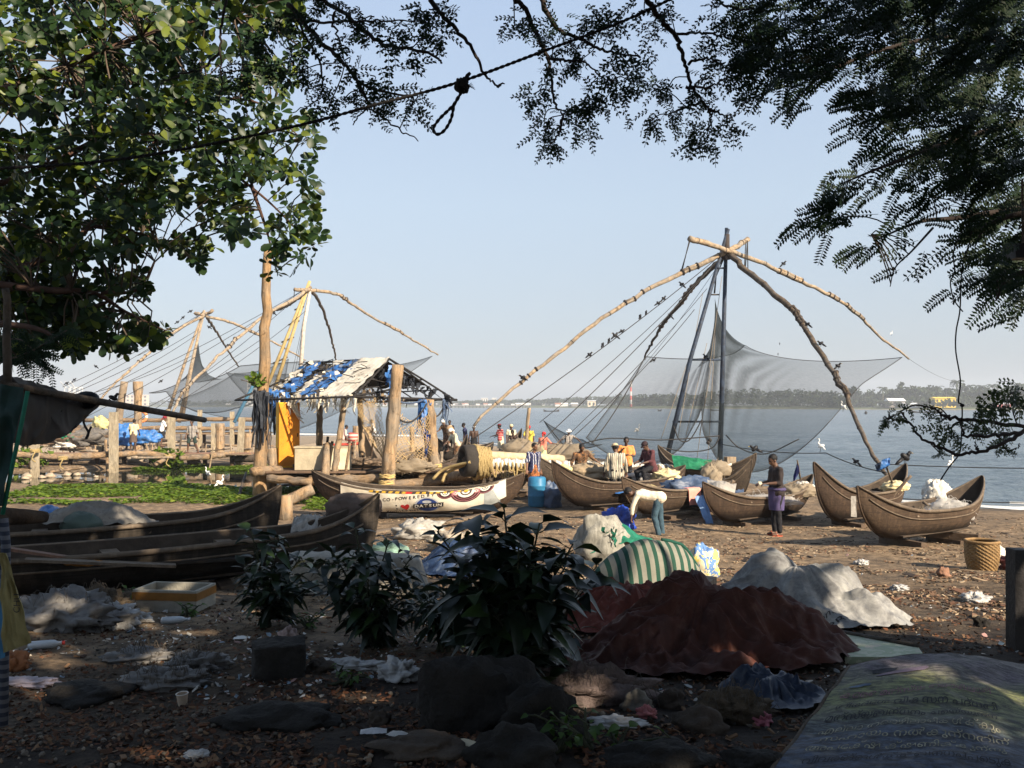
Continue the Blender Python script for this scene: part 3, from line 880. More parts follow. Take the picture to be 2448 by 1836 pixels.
# ---- middle net, behind the hut
D2 = 66.0
net2 = empty('fishing_net', Vector((P(690, 1000, D2).x, D2, .3)), 'middle fishing net behind the hut, with a yellow ladder mast and a white pole', 'fishing net')
A_ = P(738, 690, D2)
ld = [(P(740, 672, D2), P(628, 950, D2 - 1)), (P(741, 672, D2), P(655, 935, D2 - 1))]
for a, b in ld: MB().tube([b, b.lerp(a, .5), a], [.15, .13, .1], 8, wob=.05).build('mast', M_ylw, net2)
for q in (.30, .48, .63, .76):
	MB().tube([ld[0][1].lerp(ld[0][0], q) - Vector((.3, 0, .1)), ld[1][1].lerp(ld[1][0], q) + Vector((.2, 0, .05))], .06, 6).build('rung', M_bamd, net2)
MB().tube([P(713, 960, D2), P(726, 780, D2), P(742, 690, D2)], [.16, .14, .1], 8, wob=.08).build('mast', M('white_pole', (.52, .46, .40), .85, .4, 5, .3), net2)
MB().tube([P(560, 1010, D2 - 4), P(606, 920, D2 - 3), P(625, 880, D2 - 3)], .13, 8).build('stay_pole', M('blue_stay', (.06, .16, .26), .6, .3, 5, .2), net2)
boom('boom', net2, [P(704, 692, D2 - 1), P(742, 694, D2), P(800, 702, D2 + 2), P(835, 722, D2 + 4), P(880, 752, D2 + 6), P(950, 790, D2 + 9), P(1000, 820, D2 + 11), P(1046, 848, D2 + 13)], .2, .1, M_bam, ((.35, .42), (.66, .75)))
boom('boom', net2, [P(742, 686, D2), P(700, 718, D2 - 2), P(640, 748, D2 - 4), P(590, 790, D2 - 6), P(540, 836, D2 - 8), P(490, 885, D2 - 10), P(440, 935, D2 - 12), P(412, 985, D2 - 13)], .18, .1, M_bam, ((.5, .56), (.8, .9)))
boom('boom', net2, [P(740, 690, D2), P(762, 720, D2 + 5), P(782, 770, D2 + 10), P(795, 820, D2 + 14), P(806, 870, D2 + 17)], .2, .1, M_bamd)
boom('boom', net2, [P(742, 692, D2), P(680, 735, D2 + 6), P(640, 745, D2 + 9)], .18, .1, M_bamd)
net_sheet('net', net2, [P(540, 890, D2 + 16), P(806, 872, D2 + 17), P(1034, 851, D2 + 13), P(700, 1030, D2 - 2)], M_netg, 2.2, .35, .3)
net_sheet('net', net2, [P(400, 960, D2 + 12), P(560, 892, D2 + 16), P(690, 858, D2 + 16), P(660, 1010, D2)], M_netg, 1.5, .3, .3)
for a, b in (((740, 684), (200, 1000)), ((742, 684), (190, 965)), ((700, 720), (330, 1005)), ((735, 740), (380, 990)), ((640, 800), (300, 1000))):
	MB().tube(sag(P(*a, D2), P(*b, D2 - 8), .3, 12), .018, 4).build('haul_line', M_roped, net2)
for a, b in (((741, 690), (705, 890)), ((741, 690), (665, 900)), ((741, 695), (690, 930))):
	MB().tube([P(*a, D2), P(*b, D2)], .014, 4).build('hanging_line', M_roped, net2)
MB().tube([P(704, 694, D2 - 1), P(702, 720, D2 - 1.5)], .03, 4).build('tension_rope', M_roped, net2)
# ---- far left net
D3 = 80.0
net3 = empty('fishing_net', Vector((P(430, 1000, D3).x, D3, .2)), 'farthest fishing net at the left, its grey net gathered in a tall peak', 'fishing net')
for a, b in (((488, 742), (400, 992)), ((489, 742), (428, 1010)), ((486, 745), (436, 1000))):
	MB().tube([P(*b, D3 - 1), P((a[0] + b[0]) / 2 - 2, (a[1] + b[1]) / 2, D3), P(*a, D3)], [.17, .14, .1], 8, wob=.06).build('mast', M_bam, net3)
boom('boom', net3, [P(465, 748, D3), P(486, 754, D3), P(560, 774, D3 + 3), P(600, 792, D3 + 5), P(640, 812, D3 + 7), P(690, 838, D3 + 9), P(730, 862, D3 + 11)], .2, .1, M_bam, ((.5, .6),))
boom('boom', net3, [P(508, 742, D3), P(486, 756, D3), P(430, 785, D3 - 3), P(390, 815, D3 - 5), P(340, 858, D3 - 7), P(300, 895, D3 - 9), P(262, 930, D3 - 10), P(232, 962, D3 - 11)], .2, .1, M_bam, ((.55, .6),))
boom('boom', net3, [P(490, 752, D3), P(515, 790, D3 + 5), P(540, 830, D3 + 9), P(570, 876, D3 + 13)], .18, .1, M_bamd)
NA3 = P(474, 808, D3 + 1)
def net3_fn():
	vs, ds = [], []
	nu, nv = 34, 26
	a, b, c, d = P(352, 944, D3 + 2), P(575, 875, D3 + 13), P(728, 864, D3 + 11), P(470, 985, D3 - 5)
	for j in range(nv + 1):
		for i in range(nu + 1):
			u, v = i / nu, j / nv
			p = a * ((1 - u) * (1 - v)) + b * (u * (1 - v)) + c * (u * v) + d * ((1 - u) * v)
			p.z -= 2.2 * 4 * u * (1 - u) * (.3 + v * .5)
			wt = math.exp(-((abs(u - .33) / .15) ** .9) - (abs(v - .3) / .24) ** 1.2)
			p = p.lerp(NA3, wt)
			p += Vector((.15, .3, 0)) * math.sin(u * 60) * wt * (1 - wt) * 1.4
			vs.append(p); ds.append(min(.85, .30 + .45 * wt ** .6 + (.25 if i in (0, nu) or j in (0, nv) else 0)))
	fs = [(j * (nu + 1) + i, j * (nu + 1) + i + 1, (j + 1) * (nu + 1) + i + 1, (j + 1) * (nu + 1) + i) for j in range(nv) for i in range(nu)]
	me = MB().add(vs, fs).mesh('net')
	at = me.attributes.new('dens', 'FLOAT', 'POINT'); at.data.foreach_set('value', ds)
	o = link('net', me, M_netg, net3)
	W = nu + 1
	rim = [vs[i] for i in range(W)] + [vs[j * W + nu] for j in range(1, nv + 1)] + [vs[nv * W + i] for i in range(nu - 1, -1, -1)] + [vs[j * W] for j in range(nv - 1, -1, -1)]
	MB().tube(rim, .035, 4, cap=False).build('head_rope', M_roped, o)
net3_fn()
MB().tube([P(488, 755, D3), NA3], .04, 5).build('hoist_rope', M_roped, net3)
for a, b in (((486, 746), (150, 925)), ((480, 752), (160, 940)), ((470, 790), (150, 950)), ((470, 800), (200, 950)), ((460, 850), (200, 945)), ((488, 742), (330, 850))):
	MB().tube(sag(P(*a, D3), P(*b, D3 - 14), .3, 12), .022, 4).build('haul_line', M_roped, net3)
# ---- a small dip net between the working men and the channel
dn = empty('dip_net', P(1300, 1050, 47), 'small dark net stretched over the water behind the man in the white hat', 'net')
net_sheet('net', dn, [P(1300, 1006, 52), P(1395, 1052, 50), P(1440, 1062, 46), P(1345, 1068, 46)], M_netg, .5, .5, .3, 12, 10)
MB().tube([P(1300, 1006, 52), P(1345, 1062, 47)], .03, 5).build('edge_rope', M_roped, dn)
# ---- crows on the ropes and booms
M_crow = M('crow_feathers', (.012, .012, .014), .5, .2, 20, 0)
M_egret = M('egret_feathers', (.75, .74, .70), .8, .08, 20, 0)
M_beak = M('beak', (.25, .18, .06), .5, .2, 20, 0)
M_legd = M('bird_leg', (.02, .02, .02), .6, .2, 20, 0)
def bird_mesh(name, egret=False):
	mb = MB()
	if not egret:
		R = Matrix.Rotation(.55, 3, 'Y')
		mb.ell((0, 0, .16), (.15, .07, .075), 10, 8, R)
		mb.ell((.135, 0, .27), (.052, .042, .045), 8, 6)
		mb.tube([(.07, 0, .2), (.12, 0, .255)], [.06, .04], 8)
		mb.tube([(-.08, 0, .11), (-.2, 0, .02), (-.27, 0, -.03)], [.055, .045, .02], 6, flat=1)
		mb.mi = 1
		mb.tube([(.175, 0, .27), (.25, 0, .255)], [.018, .003], 6)
		mb.mi = 2
		for s in (-1, 1): mb.tube([(.0, s * .025, .12), (.01, s * .028, .0), (.05, s * .03, -.005)], .007, 5)
	else:
		mb.ell((0, 0, .34), (.17, .08, .09), 10, 8, Matrix.Rotation(.5, 3, 'Y'))
		mb.tube(ctrl([(.1, 0, .4), (.17, 0, .5), (.12, 0, .58), (.15, 0, .66)], 8), [.05, .045, .035, .028, .025, .023, .022, .022, .024], 7)
		mb.ell((.17, 0, .67), (.045, .026, .026), 8, 6)
		mb.tube([(-.1, 0, .28), (-.24, 0, .2)], [.06, .015], 6)
		mb.mi = 1; mb.tube([(.2, 0, .67), (.31, 0, .65)], [.012, .003], 5)
		mb.mi = 2
		for s in (-1, 1): mb.tube([(.0, s * .025, .27), (-.01, s * .03, .14), (.01, s * .03, .0)], .008, 5)
	return mb.mesh(name)
CROW = bird_mesh('crow'); CROW.materials.append(M_crow); CROW.materials.append(M_beak); CROW.materials.append(M_legd)
EGR = bird_mesh('egret', True); EGR.materials.append(M_egret); EGR.materials.append(M_beak); EGR.materials.append(M_legd)
for me in (CROW, EGR): me.polygons.foreach_set('use_smooth', [True] * len(me.polygons))
def bird(p, label, group=None, egret=False, rz=0, s=1.0):
	o = bpy.data.objects.new('egret' if egret else 'crow', EGR if egret else CROW)
	COL.objects.link(o); o.location = p; o.rotation_euler = (0, random.uniform(-.2, .2), rz); o.scale = (s, s, s)
	return tag(o, label, 'bird', group)
G1 = 'crows perched along the haul lines of the big net'
L0a, L0b = P(1735, 600, D), P(1122, 1055, D - 7)
for px, py in ((1606, 692), (1574, 722), (1552, 741), (1523, 771), (1518, 778), (1503, 788), (1461, 826), (1449, 837), (1441, 843), (1427, 852), (1407, 870), (1382, 893)):
	q = (1735 - px) / (1735 - 1122)
	s = sag(L0a, L0b, .25, 40)[max(0, min(40, round(q * 40)))]
	bird(Vector((s.x, s.y, s.z + .0)) , 'black crow perched on the long haul line of the big net', G1, rz=random.choice([2.6, 3.4, .4, 1.2]), s=random.uniform(.7, .9))
for px, py, d, lab in ((1250, 905, D - 3.2, 'black crow near the low end of the long pale boom of the big net'), (1874, 632, D + 2, 'black crow on the upper right boom near its first splice'),
					(1930, 778, D - 4.5, 'black crow perched midway down the front right boom'), (1963, 824, D - 5, 'upright black crow lower down the front right boom'),
					(2004, 878, D - 5.8, 'black crow at the last splice of the front right boom'), (1562, 862, D + 9, 'black crow on the top edge of the net beside the rear boom tip'),
					(1602, 757, D + 7, 'black crow clinging to the dark rear boom'), (1686, 855, D, 'black crow on the rung between the blue masts')):
	bird(P(px, py + 4, d), lab, rz=random.choice([0, 3.1, 2.5]), s=.85)
for px, py in ((455, 745), (438, 760), (424, 771), (500, 783), (408, 789), (297, 846), (229, 877), (178, 909), (159, 917), (385, 912), (545, 826), (672, 738), (640, 762), (655, 750)):
	bird(P(px, py + 3, D3 - 4), 'tiny crow on the rigging of the two farther nets', 'crows on the rigging of the farther nets', rz=random.choice([0, 3.1]), s=.95)
for px, py in ((1864, 824), (1860, 849), (1866, 822)):
	if px == 1866: continue
	o = bird(P(px, py, 120), 'tiny gull flying in the haze beside the front boom', 'gulls flying in the haze', rz=1.2)
bird(P(1068, 962, 31), 'crow sitting on the tip of the hut eaves pole', rz=2.4, s=1.1)
bird(P(1806, 1083, 31), 'crow on the prow of the canoe with the green tarpaulin', rz=3.3)
bird(P(2046, 1112, 36), 'crow on the rope over the water left of the front boom', rz=2.5, s=.9)
bird(P(2163, 1108, 21.5), 'big crow on the white-tipped prow at the water edge', rz=.3, s=1.0)
bird(P(272, 963, 11.5), 'small dark bird on the long pole under the black awning', rz=.4, s=.4)
bird(P(331, 770, 13), 'brown bird on the twig at the end of the left tree', rz=2.8, s=.32)
bird(P(1523, 1040, 50), 'white egret standing in the water behind the man in orange', None, True, .4, .9)
bird(P(1960, 1082, 38), 'white egret balanced on the mooring rope', None, True, 2.6, .85)
bird(P(2273, 1122, 31), 'white egret by the rope under the right-hand branch', None, True, .4, .7)
bird(P(2015, 985, 39), 'pale egret on the rim of the big net near the front boom', None, True, 2.2, .7)
bird(P(525, 1172, 32), 'white egret standing on the green bank by the pond', None, True, .5, .8)
bird(P(498, 1145, 39), 'white egret wading in the pond', None, True, 2.6, .8)
bird(P(2131, 803, D + 8), 'white tern on the tip of the upper right boom', None, True, .2, .45)
# ------------------------------------------------------------------ plank canoes drawn up on the beach
WOODS = [M_wood('hull_brown', (.088, .057, .037), (.026, .018, .014), tar=.26),
		M_wood('hull_grey', (.098, .074, .054), (.030, .024, .019), tar=.17),
		M_wood('hull_tan', (.108, .072, .046), (.036, .025, .018), tar=.21),
		M_wood('hull_black', (.050, .040, .031), (.014, .012, .010), stain=.75, tar=.15)]
M_gun = M_wood('gunwale_wood', (.18, .14, .10), (.07, .052, .038))
M_in = M('canoe_inside', (.06, .045, .033), .9, .5, 5, .3)
M_thw = M_wood('thwart_wood', (.22, .17, .12), (.10, .075, .055))
M_block = M('support_timber', (.10, .07, .048), .9, .5, 5, .5)
BOATG = 'plank canoes drawn up on the beach'
class Boat: pass
def boat(A, B, label, wood=0, keel=None, g=.56, beam=.52, blocks=True, group=BOATG, gun=None, e_end=.27, thw=3, e2f=.36):
	A, B = P(*A), P(*B)
	dv = Vector((B.x - A.x, B.y - A.y, 0)); L = dv.length
	rz = math.atan2(dv.y, dv.x)
	mid = (A + B) / 2
	gr = gz(mid.x, mid.y)
	zk = gr + (keel if keel is not None else .12)
	o = empty('canoe', Vector((A.x, A.y, zk)), label, 'boat', group, rz)
	hA, hB = A.z - zk, B.z - zk
	e1 = e_end * L; e2 = e2f * L; e3 = .5 * L
	bt = Boat(); bt.o, bt.L, bt.g, bt.rz, bt.zk = o, L, g, rz, zk
	def H(x): return hA if x < L / 2 else hB
	def q(x): return min(x, L - x)
	def zkeel(x):
		t = min(1, q(x) / e1)
		return H(x) * (1 - math.sqrt(max(0, 1 - (1 - t) ** 2)))
	def zs(x):
		t = min(1, q(x) / e2)
		mid_ = g + .03 * math.cos(x / L * 2 * PI)
		return mid_ + (H(x) - mid_) * (1 - t) ** 2.3
	def hb(x):
		t = min(1, q(x) / e3)
		return beam * (1 - (1 - t) ** 2) ** .8
	def surf(x, v, side, off=0.0):
		"""v 0 keel .. 1 gunwale"""
		k, s = zkeel(x), zs(x)
		a = v * PI / 2
		lat = hb(x) * math.sin(a) ** .85
		z = k + (s - k) * (1 - math.cos(a)) ** .9
		sc_ = max(0, 1 - off / max(hb(x), .02)) if off > 0 else 1
		return Vector((x, side * (lat * sc_ - (off if off < 0 else 0)), z + (off if off > 0 else 0)))
	bt.surf = surf; bt.zs = zs; bt.hb = hb
	n = 46
	xs = [L * (.5 - .5 * math.cos(PI * i / n)) for i in range(n + 1)]
	mb = MB()
	for side in (1, -1):
		mb.mi = 0
		mb.grid(lambda u, v: surf(xs[round(u * n)], v, side), n, 9)
		mb.mi = 1
		mb.grid(lambda u, v: surf(xs[round(u * n)], v * .985, side, .03), n, 7)
	linkl('hull', mb.mesh('hull'), [WOODS[wood], M_in], o)
	# plank seams and gunwale
	for side in (1, -1):
		gm = MB()
		ps = [surf(x, 1, side) + Vector((0, side * .012, 0)) for x in xs[1:-1]]
		gm.tube(ps, [.035 * min(1, .35 + q(x) / (.2 * L)) for x in xs[1:-1]], 6, flat=1.0)
		linkl('gunwale', gm.mesh('gunwale'), gun or M_gun, o)
	sm_ = MB()
	xr = xs[6:-6]
	sm_.tube([surf(x, .80, -1, -.008) for x in xr], .014, 5)
	linkl('rubbing_strake', sm_.mesh('rubbing_strake'), gun or M_gun, o)
	# stem bands
	for xx in (xs[:14], xs[-14:]):
		st = MB(); st.tube([surf(x, 0, 1) + Vector((0, 0, -.004)) for x in xx], [.022] * len(xx), 6)
		linkl('stem_post', st.mesh('stem_post'), WOODS[wood], o)
	for k in range(thw):
		x = L * (.30 + .4 * k / max(1, thw - 1))
		b_ = MB().box((x, 0, zs(x) - .10), (.2, hb(x) * 1.93, .035))
		linkl('thwart', b_.mesh('thwart'), M_thw, o, False)
	fl = MB().box((L * .5, 0, .09), (L * .55, beam * 1.1, .03)); linkl('floor_board', fl.mesh('floor_board'), M_in, o, False)
	if blocks:
		for s in (.30, .70):
			w_ = Matrix.Translation(o.location) @ Matrix.Rotation(rz, 4, 'Z')
			c = w_ @ Vector((L * s, 0, 0))
			zt = zk + zkeel(L * s); zb = gz(c.x, c.y) - .03
			h_ = zt - zb
			k = max(1, int(h_ / .09))
			for i in range(k):
				m = MB(); R = Matrix.Rotation(rz + PI / 2 + random.uniform(-.2, .2) + (i % 2) * .5, 3, 'Z')
				m.box((0, 0, 0), (random.uniform(.75, 1.1), random.uniform(.14, .2), h_ / k - .004), R, .01)
				ob = m.build('support_block', M_block, None, False); ob.location = (c.x + random.uniform(-.08, .08), c.y + random.uniform(-.08, .08), zb + h_ * (i + .5) / k)
				tag(ob, 'dark timber block propping up a beached canoe', 'timber', 'timber blocks under the canoes')
	bt.A, bt.B = A, B
	def world(x, y, z): return Matrix.Translation(Vector((A.x, A.y, zk))) @ Matrix.Rotation(rz, 4, 'Z') @ Vector((x, y, z))
	bt.world = world
	return bt
b_ban = boat((746, 1124, 23.4), (1253, 1130, 22.4), 'brown canoe with a painted cloth banner hung along its side', 0, keel=.1, g=.66, beam=.55)
b_left = boat((-640, 1215, 10.6), (671, 1159, 13.4), 'long dark canoe at the left with a raised weathered prow and a white tarpaulin', 3, keel=.06, g=.66, beam=.6, e_end=.055, e2f=.22)
b_front = boat((-620, 1290, 8.8), (905, 1180, 12.4), 'black canoe nearest at the left, in deep shade, with planks laid along it', 3, keel=.02, g=.52, beam=.55, e_end=.045, e2f=.20)
b_sml = boat((1127, 1113, 27.5), (1262, 1125, 30.5), 'small canoe between the winch drum and the banner canoe', 1, keel=.15)
b_mid2 = boat((1284, 1090, 27.0), (1575, 1112, 31), 'brown canoe half hidden behind the middle canoe, only its pointed prow clear', 1, keel=.2, g=.6)
b_main = boat((1319, 1100, 24.6), (1638, 1112, 27.2), 'large brown canoe in the middle with a blue sheet and men standing around it', 0, keel=.08, g=.74, beam=.62)
b_pink = boat((1487, 1140, 22.0), (1756, 1150, 25.6), 'canoe with a pink towel hung over its side', 2, keel=.1, g=.64)
b_green = boat((1573, 1064, 33.5), (1808, 1083, 30.5), 'canoe with a green tarpaulin along its rail at the water edge', 1, keel=.25, g=.62)
b_gap = boat((1640, 1140, 27.6), (1797, 1098, 25.6), 'canoe with a red rag and a net ball, left of the standing man', 1, keel=.2)
b_man = boat((1680, 1152, 20.6), (1942, 1134, 23.4), 'canoe with a net in it beside the standing man in a dark shirt', 0, keel=.12, g=.6)
b_edge = boat((1946, 1104, 20.4), (2165, 1108, 22.6), 'canoe with a tall prow and a blue pennant on a stick, at the water edge', 0, keel=.1, g=.7)
b_right = boat((2050, 1162, 16.4), (2348, 1137, 18.6), 'foremost right-hand canoe with white bundles and an orange cloth in it', 2, keel=.16, g=.58, beam=.55)
b_far1 = boat((962, 1088, 36), (1117, 1038, 39), 'dark canoe with a high curved prow beyond the winch drum', 3, keel=.1, g=.7)
b_far2 = boat((1118, 1058, 41), (1247, 1024, 45), 'dark canoe with a pale wedge-shaped prow among the fishermen', 3, keel=.1, g=.7)
b_far3 = boat((1040, 1042, 47), (1180, 1056, 49), 'dark canoe farthest back beside the crowd of fishermen', 3, keel=.1, g=.7)
b_far4 = boat((868, 1030, 40), (1010, 1068, 36), 'grey canoe seen through the netting behind the hut', 1, keel=.1, g=.7)
# boats out on the water
def skiff(px, py, L, label, rz=0.0, man=True):
	d = CAMZ / ((py - HOR) / F)
	c = P(px, py, d)
	o = empty('rowing_boat', c, label, 'boat', 'small boats far out on the channel', rz)
	def fn(u, v):
		x = (u - .5) * L; t = abs(u - .5) * 2
		a = v * PI - PI / 2
		return Vector((x, math.sin(a) * .6 * (1 - t ** 3), -.1 + (.55 + .9 * t ** 4) * (1 - math.cos(a)) ** .6))
	mb = MB(); mb.grid(lambda u, v: fn(u, v), 16, 8)
	linkl('hull', mb.mesh('hull'), WOODS[3], o)
	return o
skiff(1318, 984, 8, 'dark rowing boat with a raised stern out on the channel', .1)
skiff(2215, 987, 14, 'long low rowing boat off the far beach', 0)
skiff(2070, 990, 3, 'tiny rowing boat far out beside the front boom', 1.2)
skiff(1715, 982, 9, 'tiny rowing boat far behind the big net', .2)
skiff(1577, 983, 5, 'tiny rowing boat far out left of the blue masts', 1.0)
# ---- the banner hung over the near canoe
def banner():
	b = b_ban; L = b.L
	x0, x1 = L * .165, L * .925
	rng = random.Random(4)
	def pt(u, v, off=0.0):
		"""u along, v 0 at the rail .. 1 at the lower hem (metres along the hull's side)"""
		x = x0 + (x1 - x0) * u
		vv = 1 - v * (.62 + .10 * math.sin(u * 5))
		p = b.surf(x, max(.12, vv), -1, -.03)
		fold = .012 * noise.noise((u * 14, v * 3, 2)) + .02 * noise.noise((u * 4, v * 2, 8))
		nrm = Vector((0, -1, -.1 - .6 * v)).normalized()
		return p + nrm * (.012 + fold + off) + Vector((0, 0, .015 if v < .05 else 0))
	t = NT('banner_cloth'); v = t.coord('Object')
	c = t.ramp(t.noise(v, 1.6, 4), [(.35, (.62, .55, .42)), (.6, (.74, .68, .56))])
	c = t.mix(t.ramp(t.noise(v, 7, 5, .7), [(.55, 0), (.8, .5)]), c, (.45, .36, .25))
	m = t.done(t.pbr(c, .85, t.bump(t.noise(v, 12, 4), .3, .02), .2))
	mb = MB(); mb.grid(lambda u, v: pt(u, v), 90, 14)
	# wrap over the rail into the boat
	mb.grid(lambda u, v: pt(u, 0) + Vector((0, v * .14, .02 * math.sin(v * PI))), 90, 2)
	o = empty('banner', b.world(L / 2, 0, b.g), 'cream cloth banner with lettering and maroon scallops hung over a canoe', 'banner')
	M4 = Matrix.Translation(Vector((b.A.x, b.A.y, b.zk))) @ Matrix.Rotation(b.rz, 4, 'Z')
	def put(name, mbx, mat):
		me = mbx.mesh(name); me.transform(M4)
		return link(name, me, mat, o)
	put('cloth', mb, m)
	W, Hh = (x1 - x0), .78
	def lay(name, vf, mat, cu, cv, rot=0.0, lift=.006):
		"""2-D shape in metres, centre at banner coordinate (cu, cv)"""
		vs, fs = vf
		c_, s_ = math.cos(rot), math.sin(rot)
		q = MB()
		q.add([pt(min(1, max(0, cu + (x * c_ - y * s_) / W)), max(0.03, cv - (x * s_ + y * c_) / Hh), lift) for x, y in vs], fs)
		return put(name, q, mat)
	ink = M('banner_ink', (.05, .045, .045), .8, .3, 20, 0); red = M('banner_red', (.55, .03, .03), .8, .3, 20, 0)
	maroon = M('banner_maroon', (.065, .022, .026), .8, .4, 12, 0); pink = M('banner_pink', (.5, .2, .22), .8, .3, 12, 0)
	white = M('banner_white', (.75, .72, .64), .8, .2, 12, 0); blue = M('banner_blue', (.03, .06, .22), .6, .5, 6, 0)
	grey = M('banner_grey', (.36, .38, .37), .8, .3, 6, 0); yel = M('banner_yellow', (.70, .42, .05), .8, .3, 12, 0)
	silver = M('banner_silver', (.45, .46, .48), .5, .2, 12, 0)
	# lettering with the slanted run it has in the cloth
	x = 0
	for ch, w_ in (('C', .115), ('O', .12), ('-', .09), ('P', .11), ('O', .12), ('W', .14), ('E', .11), ('R', .11), ('E', .11), ('D', .09)):
		lay('letter', text_mesh(ch, .135, .1, .002), ink, .285 + x / W, .36 - x * .16, .10); x += w_
	for k, ch in enumerate('BY'): lay('letter', text_mesh(ch, .115, .1, .002), ink, .285 + (1.17 + k * .12) / W, .155 - k * .01, .08)
	lay('letter', text_mesh('I', .24, 0, .008), ink, .355, .70)
	hv = [(0, -.13), (-.05, -.08), (-.11, -.01), (-.12, .05), (-.085, .09), (-.04, .085), (0, .045), (.04, .085), (.085, .09), (.12, .05), (.11, -.01), (.05, -.08)]
	lay('heart', (hv + [(0, 0)], [(i, (i + 1) % 12, 12) for i in range(12)]), red, .41, .66, .15)
	x = 0
	for ch, w_ in zip('Kochi Chinese', (.085, .08, .075, .08, .05, .05, .09, .08, .05, .08, .08, .075, .08)):
		if ch != ' ': lay('letter', text_mesh(ch, .15, .05, .002), ink, .295 + x / W, .96 - x * .16, .12)
		x += w_
	# the oval maker's badge
	lay('badge_ring', disc2(0, 0, .33, .29, .86), silver, .545, .60, 0, .004)
	lay('badge', disc2(0, 0, .285, .245), blue, .545, .60, 0, .006)
	lay('badge_bar', quad2([(-.40, -.08), (.40, -.08), (.43, .09), (-.37, .09)]), M('badge_bar', (.03, .03, .035), .6, .2, 8, 0), .547, .615, .06, .010)
	x = -.30
	for ch in 'DATSUN':
		lay('badge_letter', text_mesh(ch, .155, .2, .003), white, .547 + x / W, .615 - x * .05, .06, .014); x += .121
	lay('badge_shine', disc2(0, .13, .12, .05), silver, .545, .60, 0, .008)
	# scalloped mandala border
	for cu, r in ((.655, .21), (.775, .40), (.885, .22)):
		for k, (rr, r0, m_) in enumerate(((1.0, 0, maroon), (.90, .86, pink), (.55, .36, white if r > .1 else pink), (.26, .14, white), (.72, .69, pink))):
			if r < .3 and k == 4: continue
			n = 32
			lay('scallop', disc2(0, 0, r * rr, r * rr, r0 / rr if r0 else 0, n, PI, 2 * PI), m_, cu, .06, 0, .005 + .003 * k)
	for cu in (.715, .835):
		lay('flower', disc2(0, 0, .075, .075), pink, cu, .12, 0, .008)
		lay('flower', disc2(0, 0, .045, .045, .5), white, cu, .12, 0, .012)
	lay('grey_patch', quad2([(-.16, -.35), (.25, -.40), (.08, .26), (-.14, .25)]), grey, .955 - .045, .62, 0, .005)
	# yellow and black slanted top band
	for k in range(30):
		cu = .20 + k * .0205
		m_ = yel if k % 2 == 0 else ink
		if k in (11, 12): m_ = red
		lay('border_band', ([(-.055, -.035), (.055, -.035), (.085, .035), (-.025, .035)], [(0, 1, 2, 3)]), m_, cu, .045, 0, .006)
banner()
# ---- goods in and on the canoes
M_netw = M_net('white_netting', (.62, .60, .57))
M_nett = M_net('tan_netting', (.40, .33, .24))
M_whiteb = M_tarp('white_plastic_sack', (.70, .67, .60), (.48, .45, .39), .55, .35, 4, (.30, .27, .22))
M_yelb = M('yellowed_sack', (.62, .52, .30), .7, .3, 4, .6, bscale=9, bdist=.06)
M_tarpb = M_tarp('blue_tarpaulin', (.035, .17, .46), (.018, .075, .24), dirt=(.25, .30, .36))
M_tarpd = M_tarp('dark_blue_tarpaulin', (.03, .055, .12), (.07, .10, .15), dirt=(.14, .16, .19))
M_green = M('green_tarpaulin', (.015, .16, .075), .6, .45, 3, .6, bscale=8, bdist=.05)
M_orange = M('orange_cloth', (.72, .20, .12), .8, .25, 4, .4, bscale=14, bdist=.03)
M_pinkc = M('pink_towel', (.70, .28, .22), .9, .2, 5, .3, bscale=40)
M_greycl = M('grey_canvas', (.30, .28, .25), .9, .35, 4, .6, bscale=10, bdist=.05)
def lump(name, c, r, mat, label, cat, na=.35, freq=1.6, seed=None, nu=44, nv=26, group=None, rot=None, dens=None, parent=None, flat=True):
	"""soft bundle with a flattened foot"""
	seed = seed if seed is not None else random.random() * 50
	c = Vector(c); rng = Vector((seed * 3.1, seed * 1.7, seed))
	mb = MB(); mb.ell((0, 0, 0), (1, 1, 1), nu, nv)
	vs = []
	R = Matrix.Rotation(rot or 0, 3, 'Z')
	for v in mb.v:
		v = Vector(v)
		rdg = (1 - min(1, 3 * abs(noise.noise(v * freq * 1.7 + rng * 1.3)))) + .5 * (1 - min(1, 3 * abs(noise.noise(v * freq * 3.9 + rng * .7))))
		k = 1 + (na * .32 * (rdg - .5) if cat not in ('rock', 'stone') else -na * .5 * (noise.voronoi(v * freq * 1.6 + rng)[0][0] - .35)) + na * noise.noise(v * freq + rng) + na * .45 * noise.noise(v * freq * 2.7 + rng) + na * .2 * noise.noise(v * freq * 6 + rng)
		q = Vector((v.x * r[0] * k, v.y * r[1] * k, max(v.z, -.45 if flat else -9) * r[2] * k))
		vs.append(tuple(R @ q + Vector((0, 0, r[2] * .45 if flat else 0))))
	mb.v = vs
	me = mb.mesh(name)
	if dens is not None:
		at = me.attributes.new('dens', 'FLOAT', 'POINT'); at.data.foreach_set('value', [dens] * len(vs))
	for v in me.vertices: v.co += c
	o = link(name, me, mat, parent, True, None if parent else c)
	if not parent: tag(o, label, cat, group)
	if cat == 'net' and not parent:
		# loose twine standing off the heap
		q = MB()
		for _ in range(110):
			k = Vector(random.choice(vs))
			d = Vector((random.gauss(0, 1), random.gauss(0, 1), random.gauss(.2, .6))).normalized() * max(r) * random.uniform(.12, .4)
			q.tube(ctrl([k, k + d * .5 + Vector((0, 0, random.uniform(0, .06))), k + d + Vector((0, 0, -random.uniform(0, .08)))], 5), .0012 + .00013 * c.y, 3, cap=False)
		linkl('loose_twine', q.mesh('loose_twine'), (M_twine if mat is M_netw else M_rope if c.y > 10 else M_fib), o)['kind'] = 'stuff'
	return o
M_fib = M('dull_fibre', (.10, .085, .07), .95, .4, 20, .2)
M_twine = M('white_twine', (.55, .53, .50), .9, .3, 30, .2)
